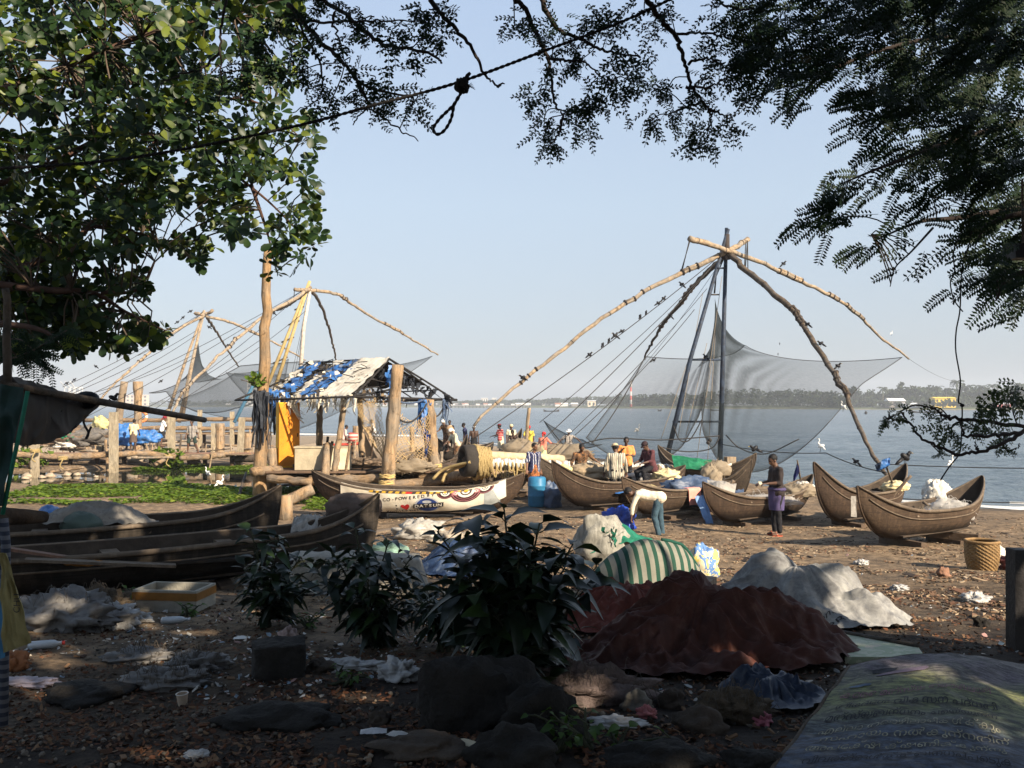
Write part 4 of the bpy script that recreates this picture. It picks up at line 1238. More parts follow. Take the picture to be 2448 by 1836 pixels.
def sheet(name, corners, mat, label, cat, amp=.06, nu=30, nv=20, drop=0.0, freq=3.0, seed=1, parent=None, rag=0.0):
	"""a creased cloth between four corners, bellied up by drop (m)"""
	a, b, c, d = [Vector(q) for q in corners]
	nrm = (b - a).cross(d - a).normalized()
	if nrm.z < 0: nrm = -nrm
	S = ((b - a).length + (d - a).length) / 2
	def fn(u, v):
		uu, vv = u, v
		if rag:
			if v > .999: vv = 1 - rag * abs(noise.noise((u * 9, seed, 0)))
			if v < .001: vv = rag * abs(noise.noise((u * 9, seed, 4)))
		p = a * ((1 - uu) * (1 - vv)) + b * (uu * (1 - vv)) + c * (uu * vv) + d * ((1 - uu) * vv)
		x, y = u * freq, v * freq * .8
		w = 1 - abs(noise.noise((x + seed, y, seed * 2.0))) * 2
		w2 = 1 - abs(noise.noise((x * 2.3 + seed, y * 1.6, 9.0 + seed))) * 2
		return p + nrm * (amp * (w * .7 + w2 * .35)) + Vector((0, 0, drop * 16 * u * (1 - u) * v * (1 - v)))
	mb = MB(); mb.grid(fn, nu, nv)
	o = mb.build(name, mat, parent, True, None if parent else (a + c) / 2)
	if not parent: tag(o, label, cat)
	return o
def pole(name, a, b, r, mat, label, cat, group=None, n=6, wob=.06):
	a, b = Vector(a), Vector(b)
	k = 8
	pts = [a.lerp(b, i / k) + Vector((random.gauss(0, r * .15), random.gauss(0, r * .15), 0)) for i in range(k + 1)]
	o = MB().tube(pts, [r * (1.08 - .16 * i / k) for i in range(k + 1)], max(n, 8), wob=wob).build(name, mat, None, True, a)
	return tag(o, label, cat, group)
# foremost canoe
lump('net_heap', P(2268, 1240, 17.9), (.5, .26, .26), M_netw, 'fine white net heaped in the foremost right-hand canoe', 'net', .25, 2, dens=.55)
lump('net_heap', P(2215, 1240, 17.3), (.35, .28, .12), M_tarpb, 'small pale blue net patch beside the white net in the foremost canoe', 'net', .3, 2)
sheet('cloth', [P(2095, 1197, 16.9), P(2165, 1215, 17.1), P(2160, 1232, 16.7), P(2100, 1216, 16.5)], M_orange, 'orange cloth lying over the rail of the foremost right-hand canoe', 'cloth', .03, drop=.1)
lump('plastic_bundle', P(2236, 1206, 18.6), (.26, .22, .36), M_whiteb, 'tall white plastic bundle piled in the foremost canoe', 'bundle', .4, 2.2, 3)
lump('plastic_bundle', P(2255, 1204, 18.8), (.24, .2, .22), M_whiteb, 'lower white plastic bundle leaning on the tall one in the foremost canoe', 'bundle', .4, 2.2, 9)
pole('paddle_shaft', P(2206, 1200, 18), P(2240, 1222, 17.8), .03, M_thw, 'grey stick lying across the foremost canoe', 'stick')
# canoe at the water edge
lump('sack', P(2140, 1172, 22), (.32, .26, .16), M_yelb, 'yellowed sack in the prow of the water-edge canoe under the pennant stick', 'sack', .35, 2)
pole('flag_stick', P(2137, 1165, 22), P(2118, 1112, 21.5), .025, M_bamd, 'dark stick carrying a torn blue and black pennant', 'stick')
sheet('pennant', [P(2128, 1092, 21.4), P(2092, 1112, 21.6), P(2098, 1128, 21.6), P(2124, 1118, 21.4)], M_tarpd, 'torn black plastic pennant on the stick in the water-edge canoe', 'flag', .06, 14, 10, rag=.2)
sheet('pennant', [P(2108, 1098, 21.3), P(2127, 1094, 21.3), P(2126, 1112, 21.2), P(2102, 1124, 21.3)], M_tarpb, 'bright blue plastic pennant on the stick in the water-edge canoe', 'flag', .04, 14, 10, rag=.1)
pole('paddle', P(2130, 1190, 21.5), P(2178, 1137, 21.3), .035, M_thw, 'wooden paddle with a white grip leaning in the water-edge canoe', 'paddle')
sheet('cloth', [P(2034, 1186, 20.0), P(2046, 1186, 20.0), P(2048, 1237, 19.9), P(2034, 1235, 19.9)], M_greycl, 'narrow grey-green cloth hung on the side of the water-edge canoe', 'cloth', .015, 8, 12)
# canoe by the standing man
lump('net_heap', P(1835, 1206, 21.8), (.75, .38, .16), M_netw, 'thin white net spread in the canoe beside the standing man', 'net', .25, 2, dens=.5)
lump('net_heap', P(1915, 1185, 22.8), (.42, .3, .2), M_nett, 'tan net with sticks in the prow of the canoe by the standing man', 'net', .4, 2, dens=.9)
lump('sack', P(1922, 1170, 23), (.24, .2, .14), M_whiteb, 'small white sack on the tan net in the prow by the standing man', 'sack', .35, 2)
pole('flag_stick', P(1918, 1170, 23.4), P(1906, 1100, 23.2), .022, M_bamd, 'thin stick with a navy flag behind the standing man', 'stick')
sheet('flag', [P(1907, 1101, 23.2), P(1911, 1128, 23.2), P(1895, 1157, 23.3), P(1896, 1138, 23.3)], M('navy_flag', (.025, .03, .12), .8, .3, 4, .3), 'navy blue flag drooping from a stick in the canoe by the standing man', 'flag', .03, 12, 12)
# canoe between
sheet('tarpaulin', [P(1690, 1150, 23.6), P(1760, 1160, 23.6), P(1752, 1205, 22.4), P(1700, 1195, 22.2)], M_greycl, 'grey-brown canvas over the end of the canoe left of the standing man', 'tarpaulin', .05, drop=.2)
sheet('tarpaulin', [P(1740, 1176, 23.2), P(1778, 1172, 23.4), P(1780, 1205, 22.4), P(1752, 1205, 22.2)], M_tarpd, 'dark blue sheet hanging beside the grey canvas', 'tarpaulin', .05)
lump('net_ball', P(1700, 1164, 24.6), (.3, .28, .42), M_nett, 'grey-brown ball of netting on the canoe with the red rag', 'net', .3, 2.2, dens=.95)
sheet('rag', [P(1717, 1132, 24.6), P(1722, 1130, 24.6), P(1722, 1150, 24.5), P(1714, 1150, 24.5)], M('red_rag', (.45, .04, .04), .8, .3, 6, .3), 'small red rag on the canoe left of the standing man', 'cloth', .02, 6, 8)
pole('stick', P(1738, 1178, 24), P(1752, 1148, 24), .04, M_thw, 'pale upright stick in the canoe left of the standing man', 'stick')
# green tarpaulin canoe
sheet('tarpaulin', [P(1606, 1090, 32.2), P(1702, 1102, 31.6), P(1697, 1128, 31.2), P(1612, 1120, 31.6)], M_green, 'green tarpaulin hung along the rail of the canoe at the water edge', 'tarpaulin', .06, drop=.05)
lump('net_heap', P(1715, 1136, 31), (.5, .4, .35), M_nett, 'pale dome of net in the green-tarpaulin canoe', 'net', .15, 1.5, dens=.85)
b = b_green; g_ = MB(); g_.tube([b.surf(x * b.L, 1, -1, -.02) + Vector((0, 0, .015)) for x in np.linspace(.42, .82, 14)], .045, 6)
linkl('white_rail', g_.mesh('white_rail'), M_whiteb, b.o)
lump('sack', P(1752, 1126, 31), (.22, .2, .16), M_whiteb, 'small white sack in the stern of the green-tarpaulin canoe', 'sack', .3, 2)
MBs = MB().box((0, 0, 0), (.35, .25, .35), Matrix.Rotation(.3, 3, 'Z')); o = MBs.build('wooden_crate', M_tan, None, False); o.location = P(1745, 1104, 31.2); tag(o, 'small brown wooden crate on the green-tarpaulin canoe', 'crate')
# middle canoe
sheet('blue_sheet', [P(1480, 1165, 26.4), P(1600, 1165, 26.8), P(1590, 1187, 25.2), P(1470, 1182, 25.0)], M_tarpb, 'bright blue sheet spread in the middle canoe behind the bending boy', 'tarpaulin', .07, drop=.12)
lump('net_heap', P(1545, 1150, 27), (.7, .4, .2), M_netw, 'white net being mended in the middle canoe in front of the seated man', 'net', .25, 2, dens=.7)
lump('net_heap', P(1592, 1146, 26.5), (.4, .3, .22), M_yelb, 'pale yellow net bundle in the stern of the middle canoe', 'bundle', .35, 2.5)
lump('net_heap', P(1420, 1140, 26.5), (.8, .45, .28), M('brown_canvas', (.30, .23, .15), .9, .4, 4, .7, bscale=9, bdist=.06), 'brown net folded on the middle canoe in front of the man in patterned brown', 'net', .35, 2)
pole('roller', P(1365, 1160, 25.6), P(1462, 1170, 26), .09, M_bamd, 'grey log lying in the middle canoe', 'log')
lump('yellow_bag', P(1348, 1130, 25), (.22, .15, .16), M('yellow_bag', (.70, .60, .25), .7, .2, 5, .4), 'yellow bag tied at the prow of the middle canoe', 'bag', .3, 2)
# pink towel canoe
def drape(b, x0, x1, h, mat, name, label, off=.02):
	def fn(u, v):
		x = x0 + (x1 - x0) * u
		if v < .25: return b.surf(x, 1, -1) + Vector((0, .2 * (.25 - v) / .25 + -.04, .05))
		k = (v - .25) / .75
		s = b.surf(x, 1, -1)
		return s + Vector((0, -.055 - .01 * math.sin(u * 15) - .02 * k, .03 - k * h))
	mb = MB(); mb.grid(fn, 14, 14)
	me = mb.mesh(name); me.transform(Matrix.Translation(Vector((b.A.x, b.A.y, b.zk))) @ Matrix.Rotation(b.rz, 4, 'Z'))
	return tag(link(name, me, mat, None, True, b.world((x0 + x1) / 2, -b.hb((x0 + x1) / 2), b.g)), label, 'cloth')
drape(b_pink, b_pink.L * .40, b_pink.L * .50, .42, M_pinkc, 'towel', 'pink towel hung over the side of the canoe behind the bending boy')
lump('basket_round', P(1551, 1192, 23), (.3, .3, .26), M('round_basket', (.30, .24, .12), .8, .4, 8, .6, bscale=30), 'round dark basket in the canoe with the pink towel', 'basket', .1, 2)
lump('tarpaulin_heap', P(1655, 1200, 24), (.85, .5, .42), M_tarpd, 'crumpled dark blue tarpaulin over the stern of the canoe with the pink towel', 'tarpaulin', .4, 2.4)
sheet('tarpaulin', [P(1660, 1190, 23.0), P(1685, 1185, 23.2), P(1705, 1255, 21.8), P(1690, 1262, 21.6)], M('faded_blue_sheet', (.16, .26, .42), .6, .4, 3, .5, bscale=10), 'faded blue sheet hanging to the ground between two canoes', 'tarpaulin', .05)
# things in the left canoes
sheet('tarpaulin', [P(95, 1262, 12.0), P(395, 1262, 12.8), P(330, 1240, 13.3), P(110, 1235, 12.6)], M_tarp('dirty_white_tarp', (.25, .23, .20), (.13, .12, .105), .7, .25, 4, (.05, .045, .04)), 'dirty white tarpaulin humped over the load of the long left canoe', 'tarpaulin', .08, 40, 20, drop=.25, freq=5)
lump('green_float', P(195, 1268, 12.35), (.28, .22, .18), M('grey_green_plastic', (.07, .10, .085), .6, .3, 4, .2), 'grey-green hump under the edge of the white tarpaulin', 'float', .1, 2)
sheet('tarpaulin', [P(82, 1236, 13.2), P(150, 1240, 13.2), P(145, 1222, 13.7), P(95, 1222, 13.7)], M_tarpb, 'scrap of blue tarpaulin behind the white one in the long left canoe', 'tarpaulin', .06, 12, 8, drop=.1)
lump('sack', P(845, 1232, 12.6), (.42, .30, .22), M('brown_sack', (.11, .08, .065), .9, .3, 5, .5, bscale=14), 'plump brown sack lying in the prow of the black canoe', 'sack', .15, 1.8)
sheet('plastic_sheet', [P(690, 1290, 11.8), P(790, 1282, 12.2), P(780, 1248, 12.6), P(700, 1246, 12.3)], M_tarp('white_plastic_sheet', (.40, .38, .34), (.22, .21, .19), .5, .35, 5, (.12, .11, .10)), 'crumpled white plastic sheet in the black canoe left of the sack', 'plastic', .12, 26, 20, drop=.1, freq=5, rag=.1)
sheet('plastic_sheet', [P(525, 1318, 11.3), P(640, 1296, 11.8), P(660, 1312, 11.6), P(540, 1330, 11.2)], M_whiteb, 'thin white plastic lying along the planks of the black canoe', 'plastic', .05, 20, 10, rag=.15)
for k, (a, b_) in enumerate((((20, 1312, 9.6), (210, 1340, 10.0)), ((60, 1338, 9.5), (420, 1352, 10.1)), ((330, 1340, 10.4), (640, 1318, 11.2)), ((300, 1350, 10.2), (600, 1334, 10.9)))):
	pa, pb = P(*a), P(*b_)
	o = MB().bar((0, 0, 0), pb - pa, .16, .03).build('plank', [M_wood('plank_red', (.22, .12, .08), (.10, .06, .045)), M_gun, M_gun, WOODS[1]][k], None, False); o.location = pa
	tag(o, ['reddish plank slanting across the black canoe at the far left', 'long weathered plank along the black canoe below the reddish one', 'upper grey plank lying along the black canoe under the white plastic', 'lower grey plank along the rail of the black canoe'][k], 'plank')
lump('net_scrap', P(205, 1350, 9.8), (.22, .08, .03), M('orange_scrap', (.26, .11, .02), .8, .4, 6, .5), 'orange-yellow scrap at the tip of the reddish plank', 'scrap', .4, 3)
# barrel and plastic near the man in navy plaid
bp = PG(1284, 1212)
e = empty('barrel', bp, 'blue plastic barrel standing behind the banner canoe', 'barrel')
MB().tube([bp + Vector((0, 0, z)) for z in (0, .06, .3, .32, .34, .6, .62, .64, .84, .88)], [.25, .27, .27, .285, .27, .27, .285, .27, .26, .22], 20).build('drum', M('barrel_blue', (.03, .16, .30), .45, .3, 5, .1), e)
MB().tube([bp + Vector((.1, 0, .88)), bp + Vector((.1, 0, .91))], .04, 10).build('bung', M_tarpd, e)
lump('plastic_sack', PG(1318, 1214), (.3, .3, .5), M_tarpd, 'translucent grey-blue plastic sack standing beside the blue barrel', 'sack', .25, 2)
# ------------------------------------------------------------------ people
def M_skin(name, c):
	return M(name, c, .55, .25, 9, .15, bscale=60, spec=.35)
SKIN = [M_skin('skin_brown', (.18, .092, .055)), M_skin('skin_dark', (.11, .058, .037)), M_skin('skin_deep', (.068, .038, .026))]
M_hair = M('black_hair', (.010, .009, .009), .6, .3, 30, .5, bscale=90)
M_eye = M('eye_dark', (.015, .012, .010), .25, .1, 10, 0)
def capsule(mb, a, ra, b, rb, n=10):
	a, b = Vector(a), Vector(b)
	d = (b - a).normalized() if (b - a).length > 1e-6 else Vector((0, 0, 1))
	pts, rs = [], []
	for k in range(5):
		t = k / 4 * PI / 2
		pts.append(a - d * ra * math.cos(t)); rs.append(max(.0015, ra * math.sin(t)))
	for k in range(5):
		t = k / 4 * PI / 2
		pts.append(b + d * rb * math.sin(t)); rs.append(max(.0015, rb * math.cos(t)))
	mb.tube(pts, rs, n)
def V(*a): return Vector(a)
def crease(me, fn):
	ns = [v.normal.copy() for v in me.vertices]
	cs = [v.co.copy() for v in me.vertices]
	me.vertices.foreach_set('co', [q for c, n in zip(cs, ns) for q in (c + n * fn(c))])
	me.update()
def person(loc, yaw, label, scale=1.0, lean=0, side=0, twist=0, armR=None, armL=None, legR=None, legL=None, head=(0, 0), skin=0,
		shirt=None, sleeve=.55, hem=.0, lower=None, lower_mat=None, lower_len=.55, hat=None, hat_mat=None, feet_mat=None, waistband=None, voxel=.013, girth=1.0, drop=0.0):
	"""+y is the way the figure faces, +x its right-hand side seen from behind... all joints in metres"""
	e = empty('person', loc, label, 'person', None, math.radians(yaw))
	e.scale = (scale, scale, scale)
	TH, SH, UA, FA = .44, .43, .28, .25
	legR = legR or ((.04, .0, -1), (.02, -.03, -1)); legL = legL or ((-.04, .0, -1), (-.02, -.03, -1))
	armR = armR or ((.18, .05, -1), (.05, .2, -1)); armL = armL or ((-.18, .05, -1), (-.05, .2, -1))
	hipR, hipL = V(.095, 0, 0), V(-.095, 0, 0)
	kR = hipR + V(*legR[0]).normalized() * TH; aR = kR + V(*legR[1]).normalized() * SH
	kL = hipL + V(*legL[0]).normalized() * TH; aL = kL + V(*legL[1]).normalized() * SH
	low = min(aR.z, aL.z, kR.z - .0, kL.z - .0) - .075
	up = V(0, 0, -low - drop)
	hipR += up; hipL += up; kR += up; kL += up; aR += up; aL += up
	pel = up.copy()
	R = Matrix.Rotation(math.radians(twist), 3, 'Z') @ Matrix.Rotation(-math.radians(lean), 3, 'X') @ Matrix.Rotation(math.radians(side), 3, 'Y')
	T = lambda x, y, z: pel + R @ V(x, y, z)
	chest = T(0, 0, .36); neck = T(0, -.005, .50)
	sR, sL = T(.185 * girth, -.01, .455), T(-.185 * girth, -.01, .455)
	eR = sR + V(*armR[0]).normalized() * UA; hR = eR + V(*armR[1]).normalized() * FA
	eL = sL + V(*armL[0]).normalized() * UA; hL = eL + V(*armL[1]).normalized() * FA
	Hm = R @ Matrix.Rotation(math.radians(head[0]), 3, 'Z') @ Matrix.Rotation(-math.radians(head[1]), 3, 'X')
	hc = neck + R @ V(0, .01, .05) + Hm @ V(0, .025, .115)
	hp = lambda x, y, z: hc + Hm @ V(x, y, z)
	g = girth
	mb = MB()
	# torso
	capsule(mb, T(.07 * g, 0, .02), .105 * g, T(.055 * g, .01, .2), .095 * g); capsule(mb, T(-.07 * g, 0, .02), .105 * g, T(-.055 * g, .01, .2), .095 * g)
	capsule(mb, T(.06 * g, .01, .2), .10 * g, T(.085 * g, 0, .38), .105 * g); capsule(mb, T(-.06 * g, .01, .2), .10 * g, T(-.085 * g, 0, .38), .105 * g)
	capsule(mb, T(.10, -.01, .43), .062, sR, .055); capsule(mb, T(-.10, -.01, .43), .062, sL, .055)
	capsule(mb, T(0, -.01, .44), .07, neck + R @ V(0, .012, .06), .052)
	# legs
	for h, k, a, lg in ((hipR, kR, aR, legR), (hipL, kL, aL, legL)):
		capsule(mb, h, .088, k, .056); sh = (a - k).normalized()
		back = V(0, -1, 0) - sh * V(0, -1, 0).dot(sh)
		capsule(mb, k, .054, k.lerp(a, .35) + back * .014, .055); capsule(mb, k.lerp(a, .35) + back * .014, .055, a, .036)
		fw = V(0, 1, 0)
		capsule(mb, a + V(0, -.045, -.045), .032, a + fw * .08 + V(0, 0, -.048), .034); capsule(mb, a + fw * .08 + V(0, 0, -.05), .036, a + fw * .155 + V(0, 0, -.055), .024)
	# arms and hands
	for s, el, ha, sg in ((sR, eR, hR, 1), (sL, eL, hL, -1)):
		capsule(mb, s, .053, el, .039); capsule(mb, el, .040, el.lerp(ha, .3), .041); capsule(mb, el.lerp(ha, .3), .041, ha, .027)
		d = (ha - el).normalized()
		x = d.cross(V(0, 0, 1)) if abs(d.z) < .9 else d.cross(V(0, 1, 0))
		x.normalize(); n_ = x.cross(d).normalized()
		palm = ha + d * .055
		for q in (-.026, -.009, .009, .026): capsule(mb, ha + d * .01 + x * q * .7, .017, ha + d * .09 + x * q, .013, 8)
		for i, (q, L_) in enumerate(((-.030, .062), (-.010, .075), (.011, .07), (.031, .052))):
			b0 = ha + d * .09 + x * q
			m_ = b0 + (d * .8 - n_ * .45).normalized() * L_ * .55 + x * q * .25
			capsule(mb, b0, .0115, m_, .0105, 7); capsule(mb, m_, .0105, m_ + (d * .35 - n_ * .9).normalized() * L_ * .5, .009, 7)
		th = ha + d * .03 + x * (-.03 * sg)
		t1 = th + (d * .55 - x * sg * .75).normalized() * .045
		capsule(mb, th, .014, t1, .012, 7); capsule(mb, t1, .012, t1 + (d * .9 - x * sg * .2 - n_ * .4).normalized() * .035, .010, 7)
	# head
	mb.ell(hp(0, -.012, .03), (.078, .098, .092), 14, 10, Hm); mb.ell(hp(0, .012, -.035), (.060, .072, .078), 12, 10, Hm)
	mb.ell(hp(0, .045, -.085), (.032, .03, .026), 8, 6, Hm)
	mb.ell(hp(0, .088, -.018), (.014, .022, .026), 8, 6, Hm); mb.ell(hp(0, .10, -.035), (.020, .014, .011), 8, 6, Hm)
	mb.ell(hp(0, .080, -.066), (.024, .012, .009), 8, 6, Hm); mb.ell(hp(0, .078, .022), (.048, .016, .010), 10, 6, Hm)
	for s_ in (1, -1): mb.ell(hp(.078 * s_, -.012, -.012), (.012, .022, .034), 8, 6, Hm)
	linkl('body', remeshed(mb, voxel, 'body', 1), SKIN[skin], e)
	for s_ in (1, -1):
		m = MB(); m.ell(hp(.031 * s_, .079, -.002), (.012, .008, .008), 8, 6, Hm); linkl('eye', m.mesh('eye'), M_eye, e)
	# hair: a cap of hair that leaves the face free
	hm = MB(); hm.ell(hp(0, -.026, .042), (.088, .102, .094), 16, 12, Hm, .06, 3, 8)
	vs = []
	for v in hm.v:
		q = Hm.transposed() @ (Vector(v) - hc)
		if q.y > .045 and q.z < .062: q.y = min(q.y, .045)
		if q.z < -.045: q.z = -.045
		vs.append(tuple(hc + Hm @ q))
	hm.v = vs
	linkl('hair', hm.mesh('hair'), M_hair, e)
	if hat == 'scarf':
		m = MB(); m.ell(hp(0, -.018, .052), (.100, .118, .090), 18, 12, Hm, .12, 5, 5); m.tube([hp(0, -.11, .0), hp(.02, -.14, -.06), hp(.03, -.13, -.13)], [.035, .04, .02], 8)
		linkl('head_scarf', m.mesh('head_scarf'), hat_mat, e)
	elif hat == 'cap':
		m = MB(); m.ell(hp(0, -.012, .075), (.092, .108, .070), 18, 12, Hm)
		m.ell(hp(0, .105, .055), (.065, .07, .012), 14, 6, Hm)
		linkl('cap', m.mesh('cap'), hat_mat, e)
	elif hat == 'round':
		m = MB(); m.ell(hp(0, -.015, .082), (.092, .106, .066), 18, 12, Hm); m.tube([hp(.09 * math.cos(a), -.012 + .104 * math.sin(a), .062) for a in np.linspace(0, 2 * PI, 20)], .016, 6)
		linkl('cap', m.mesh('cap'), hat_mat, e)
	elif hat == 'brim':
		m = MB(); m.ell(hp(0, -.012, .09), (.09, .1, .075), 18, 12, Hm); m.ell(hp(0, 0, .062), (.16, .18, .014), 20, 6, Hm)
		linkl('hat', m.mesh('hat'), hat_mat, e)
	# shirt
	if shirt is not None:
		m = MB(); o_ = .020
		capsule(m, T(.075 * g, 0, -.02 - hem), .115 * g + o_, T(.06 * g, .01, .2), .097 * g + o_, 12); capsule(m, T(-.075 * g, 0, -.02 - hem), .115 * g + o_, T(-.06 * g, .01, .2), .097 * g + o_, 12)
		capsule(m, T(.06 * g, .01, .2), .10 * g + o_, T(.085 * g, 0, .375), .105 * g + o_, 12); capsule(m, T(-.06 * g, .01, .2), .10 * g + o_, T(-.085 * g, 0, .375), .105 * g + o_, 12)
		capsule(m, T(.09, -.01, .425), .066 + o_, sR, .056 + o_ * .7); capsule(m, T(-.09, -.01, .425), .066 + o_, sL, .056 + o_ * .7)
		capsule(m, T(0, -.012, .43), .08, T(0, -.015, .485), .068)
		for s, el, ha in ((sR, eR, hR), (sL, eL, hL)):
			if sleeve <= 1:
				capsule(m, s, .062, s.lerp(el, sleeve), .064)
			else:
				capsule(m, s, .062, el, .055); capsule(m, el, .055, el.lerp(ha, sleeve - 1), .046)
		# soft creases
		me = remeshed(m, .015, 'shirt', 2)
		crease(me, lambda c: noise.noise((c.x * 9, c.y * 9, c.z * 6)) * .012 + noise.noise((c.x * 22, c.y * 22, c.z * 10)) * .006)
		linkl('shirt', me, shirt, e)
	# lower garment
	if lower == 'lungi':
		zt = T(0, 0, .13); zb_ = (kR + kL) / 2 + ((aR + aL) / 2 - (kR + kL) / 2) * max(0, (lower_len - .5) * 2)
		def fn(u, v):
			a = 2 * PI * u
			c = zt.lerp(pel + V(0, 0, 0), min(1, v * 3)) if v < .33 else (pel.lerp(zb_, (v - .33) / .67))
			rx = .165 * g + .03 * v; ry = .125 * g + .055 * v
			k = 1 + .05 * v * math.sin(a * 7 + 2 * math.sin(v * 3)) + .03 * v * math.sin(a * 13)
			return c + V(rx * math.cos(a) * k, ry * math.sin(a) * k, 0)
		m = MB(); m.grid(fn, 40, 14, wrap=True)
		linkl('lungi', m.mesh('lungi'), lower_mat, e)
		if waistband is not None:
			m = MB(); m.tube([T(.155 * g * math.cos(a), .125 * g * math.sin(a) + .0, .12) for a in np.linspace(0, 2 * PI, 24)], .035, 8, wob=.2)
			linkl('waistband', m.mesh('waistband'), waistband, e)
	elif lower in ('trousers', 'shorts'):
		m = MB(); o_ = .018
		capsule(m, T(.07 * g, 0, .0), .108 * g + o_, T(.06 * g, .005, .10), .10 * g + o_); capsule(m, T(-.07 * g, 0, .0), .108 * g + o_, T(-.06 * g, .005, .10), .10 * g + o_)
		for h, k, a in ((hipR, kR, aR), (hipL, kL, aL)):
			if lower == 'shorts': capsule(m, h, .10, h.lerp(k, .85), .088)
			else: capsule(m, h, .10, k, .074); capsule(m, k, .074, k.lerp(a, .93), .060)
		me = remeshed(m, .015, lower, 2)
		crease(me, lambda c: noise.noise((c.x * 11, c.y * 11, c.z * 9)) * .012)
		linkl(lower, me, lower_mat, e)
	if feet_mat is not None:
		for a in (aR, aL):
			m = MB(); m.ell(a + V(0, .055, -.083), (.047, .135, .014), 14, 6); m.tube([a + V(-.045, .06, -.075), a + V(0, .08, -.012), a + V(.045, .06, -.075)], .013, 6)
			linkl('sandal', m.mesh('sandal'), feet_mat, e)
	info = dict(e=e, hR=hR, hL=hL, hc=hc)
	W = Matrix.Translation(Vector(loc)) @ Matrix.Rotation(math.radians(yaw), 4, 'Z') @ Matrix.Scale(scale, 4)
	info['W'] = W
	return info
def at_foot(px, py, d):
	"""stand on the ground under that pixel column at distance d"""
	p = P(px, py, d); return Vector((p.x, p.y, gz(p.x, p.y)))
def stand(px, py_top, d, h=1.70):
	"""feet height such that the crown of the head shows at that pixel"""
	p = P(px, py_top, d); return Vector((p.x, p.y, p.z - h))
M_navyp = M_plaid('navy_plaid', (.018, .022, .06), (.45, .45, .48), (.05, .06, .14), 11)
M_darkp = M_plaid('grey_plaid', (.35, .32, .29), (.035, .03, .03), (.06, .05, .05), 12)
M_stripe = M_stripes('striped_shirt', [(0, (.62, .56, .42)), (.30, (.05, .055, .06)), (.5, (.55, .50, .40)), (.62, (.09, .09, .085)), (.70, (.62, .56, .42)), (.82, (.03, .035, .045))], 'X', 9.0)
M_camo = M_patch('brown_print', [(.03, .02, .014), (.10, .055, .03), (.03, .022, .018), (.28, .13, .05), (.04, .03, .02), (.16, .09, .05)], 9, .85)
M_camo2 = M_patch('orange_print', [(.05, .022, .014), (.40, .13, .04), (.09, .04, .02), (.48, .20, .07), (.06, .03, .02)], 8, .85)
M_orsh = M('orange_shirt', (.72, .27, .08), .85, .25, 6, .3)
M_mar = M('maroon_shirt', (.085, .030, .035), .85, .4, 6, .3)
M_dkshirt = M('dark_brown_shirt', (.030, .022, .021), .8, .3, 6, .3)
M_black = M('black_cloth', (.014, .014, .017), .85, .4, 6, .3)
M_purple = M('purple_lungi', (.075, .060, .14), .85, .5, 5, .4)
M_wshirt = M('white_shirt', (.70, .62, .48), .85, .2, 6, .3)
M_jean = M('blue_jeans', (.045, .085, .115), .85, .35, 8, .4)
M_pinks = M('pink_shirt', (.62, .20, .14), .85, .25, 6, .3)
M_lglungi = M_plaid('green_lungi', (.48, .50, .28), (.28, .36, .20), (.55, .50, .30), 8)
M_red = M('red_scarf', (.42, .03, .03), .85, .3, 8, .3)
M_redst = M_stripes('red_striped_shirt', [(0, (.45, .03, .04)), (.55, (.30, .02, .03)), (.7, (.55, .35, .3))], 'Z', 11)
M_cream = M('cream_cloth', (.62, .54, .38), .85, .25, 6, .3)
M_beige = M('beige_cap', (.48, .38, .24), .85, .2, 10, .2)
M_dkcap = M('dark_cap', (.030, .016, .018), .8, .2, 10, .2)
M_whitec = M('white_cloth', (.72, .70, .66), .85, .15, 6, .3)
M_yell = M('yellow_shirt', (.62, .48, .08), .85, .25, 6, .3)
M_sandal = M('orange_sandal', (.50, .10, .05), .6, .2, 6, .1)
M_chk = M_plaid('checked_shorts', (.10, .07, .06), (.28, .20, .17), (.05, .04, .04), 10)
LR = lambda *a: a
# the standing man
i = person(at_foot(1858, 1290, 19.2) + Vector((0, 0, .02)), 100, 'man standing side-on between the canoes in a dark shirt and purple lungi, hands together', 1.02, 3, head=(8, 18), skin=1,
	armR=((.15, .1, -1), (-.25, .95, -.12)), armL=((-.15, .12, -1), (.25, .95, -.05)), legR=((.02, .02, -1), (.02, -.02, -1)), legL=((-.02, .05, -1), (-.02, -.05, -1)),
	shirt=M_dkshirt, sleeve=1.2, hem=.02, lower='trousers', lower_mat=M_black, feet_mat=M_sandal, voxel=.011)
e = i['e']
def fn(u, v):
	a = 2 * PI * u
	k = 1 + .06 * math.sin(a * 6 + v * 5)
	return Vector((.185 * math.cos(a) * k, .155 * math.sin(a) * k + .01, 1.02 - .48 * v))
m = MB(); m.grid(fn, 32, 8, wrap=True); m.tube([Vector((.175 * math.cos(a), .145 * math.sin(a), .98)) for a in np.linspace(0, 2 * PI, 24)], .04, 8, wob=.25)
linkl('lungi', m.mesh('lungi'), M_purple, e)
hw = i['W'] @ ((i['hR'] + i['hL']) / 2 + Vector((0, .09, .0)))
tag(MB().box((0, 0, 0), (.07, .12, .025), Matrix.Rotation(.4, 3, 'X')).build('folded_paper', M_cream, None, False, None), 'small folded paper in the hands of the man in the dark shirt', 'paper').location = hw
# bending boy
person(at_foot(1575, 1262, 19.6), 75, 'boy in a white shirt and jeans bending down beside a blue bundle', .98, 82, head=(0, -8), skin=1,
	armR=((.1, .35, -1), (.0, .15, -1)), armL=((-.1, .45, -1), (0, .1, -1)), legR=((.05, -.05, -1), (.02, -.12, -1)), legL=((-.05, .2, -1), (-.02, -.25, -1)),
	shirt=M_wshirt, sleeve=1.75, hem=.02, lower='trousers', lower_mat=M_jean, voxel=.011, drop=.12)
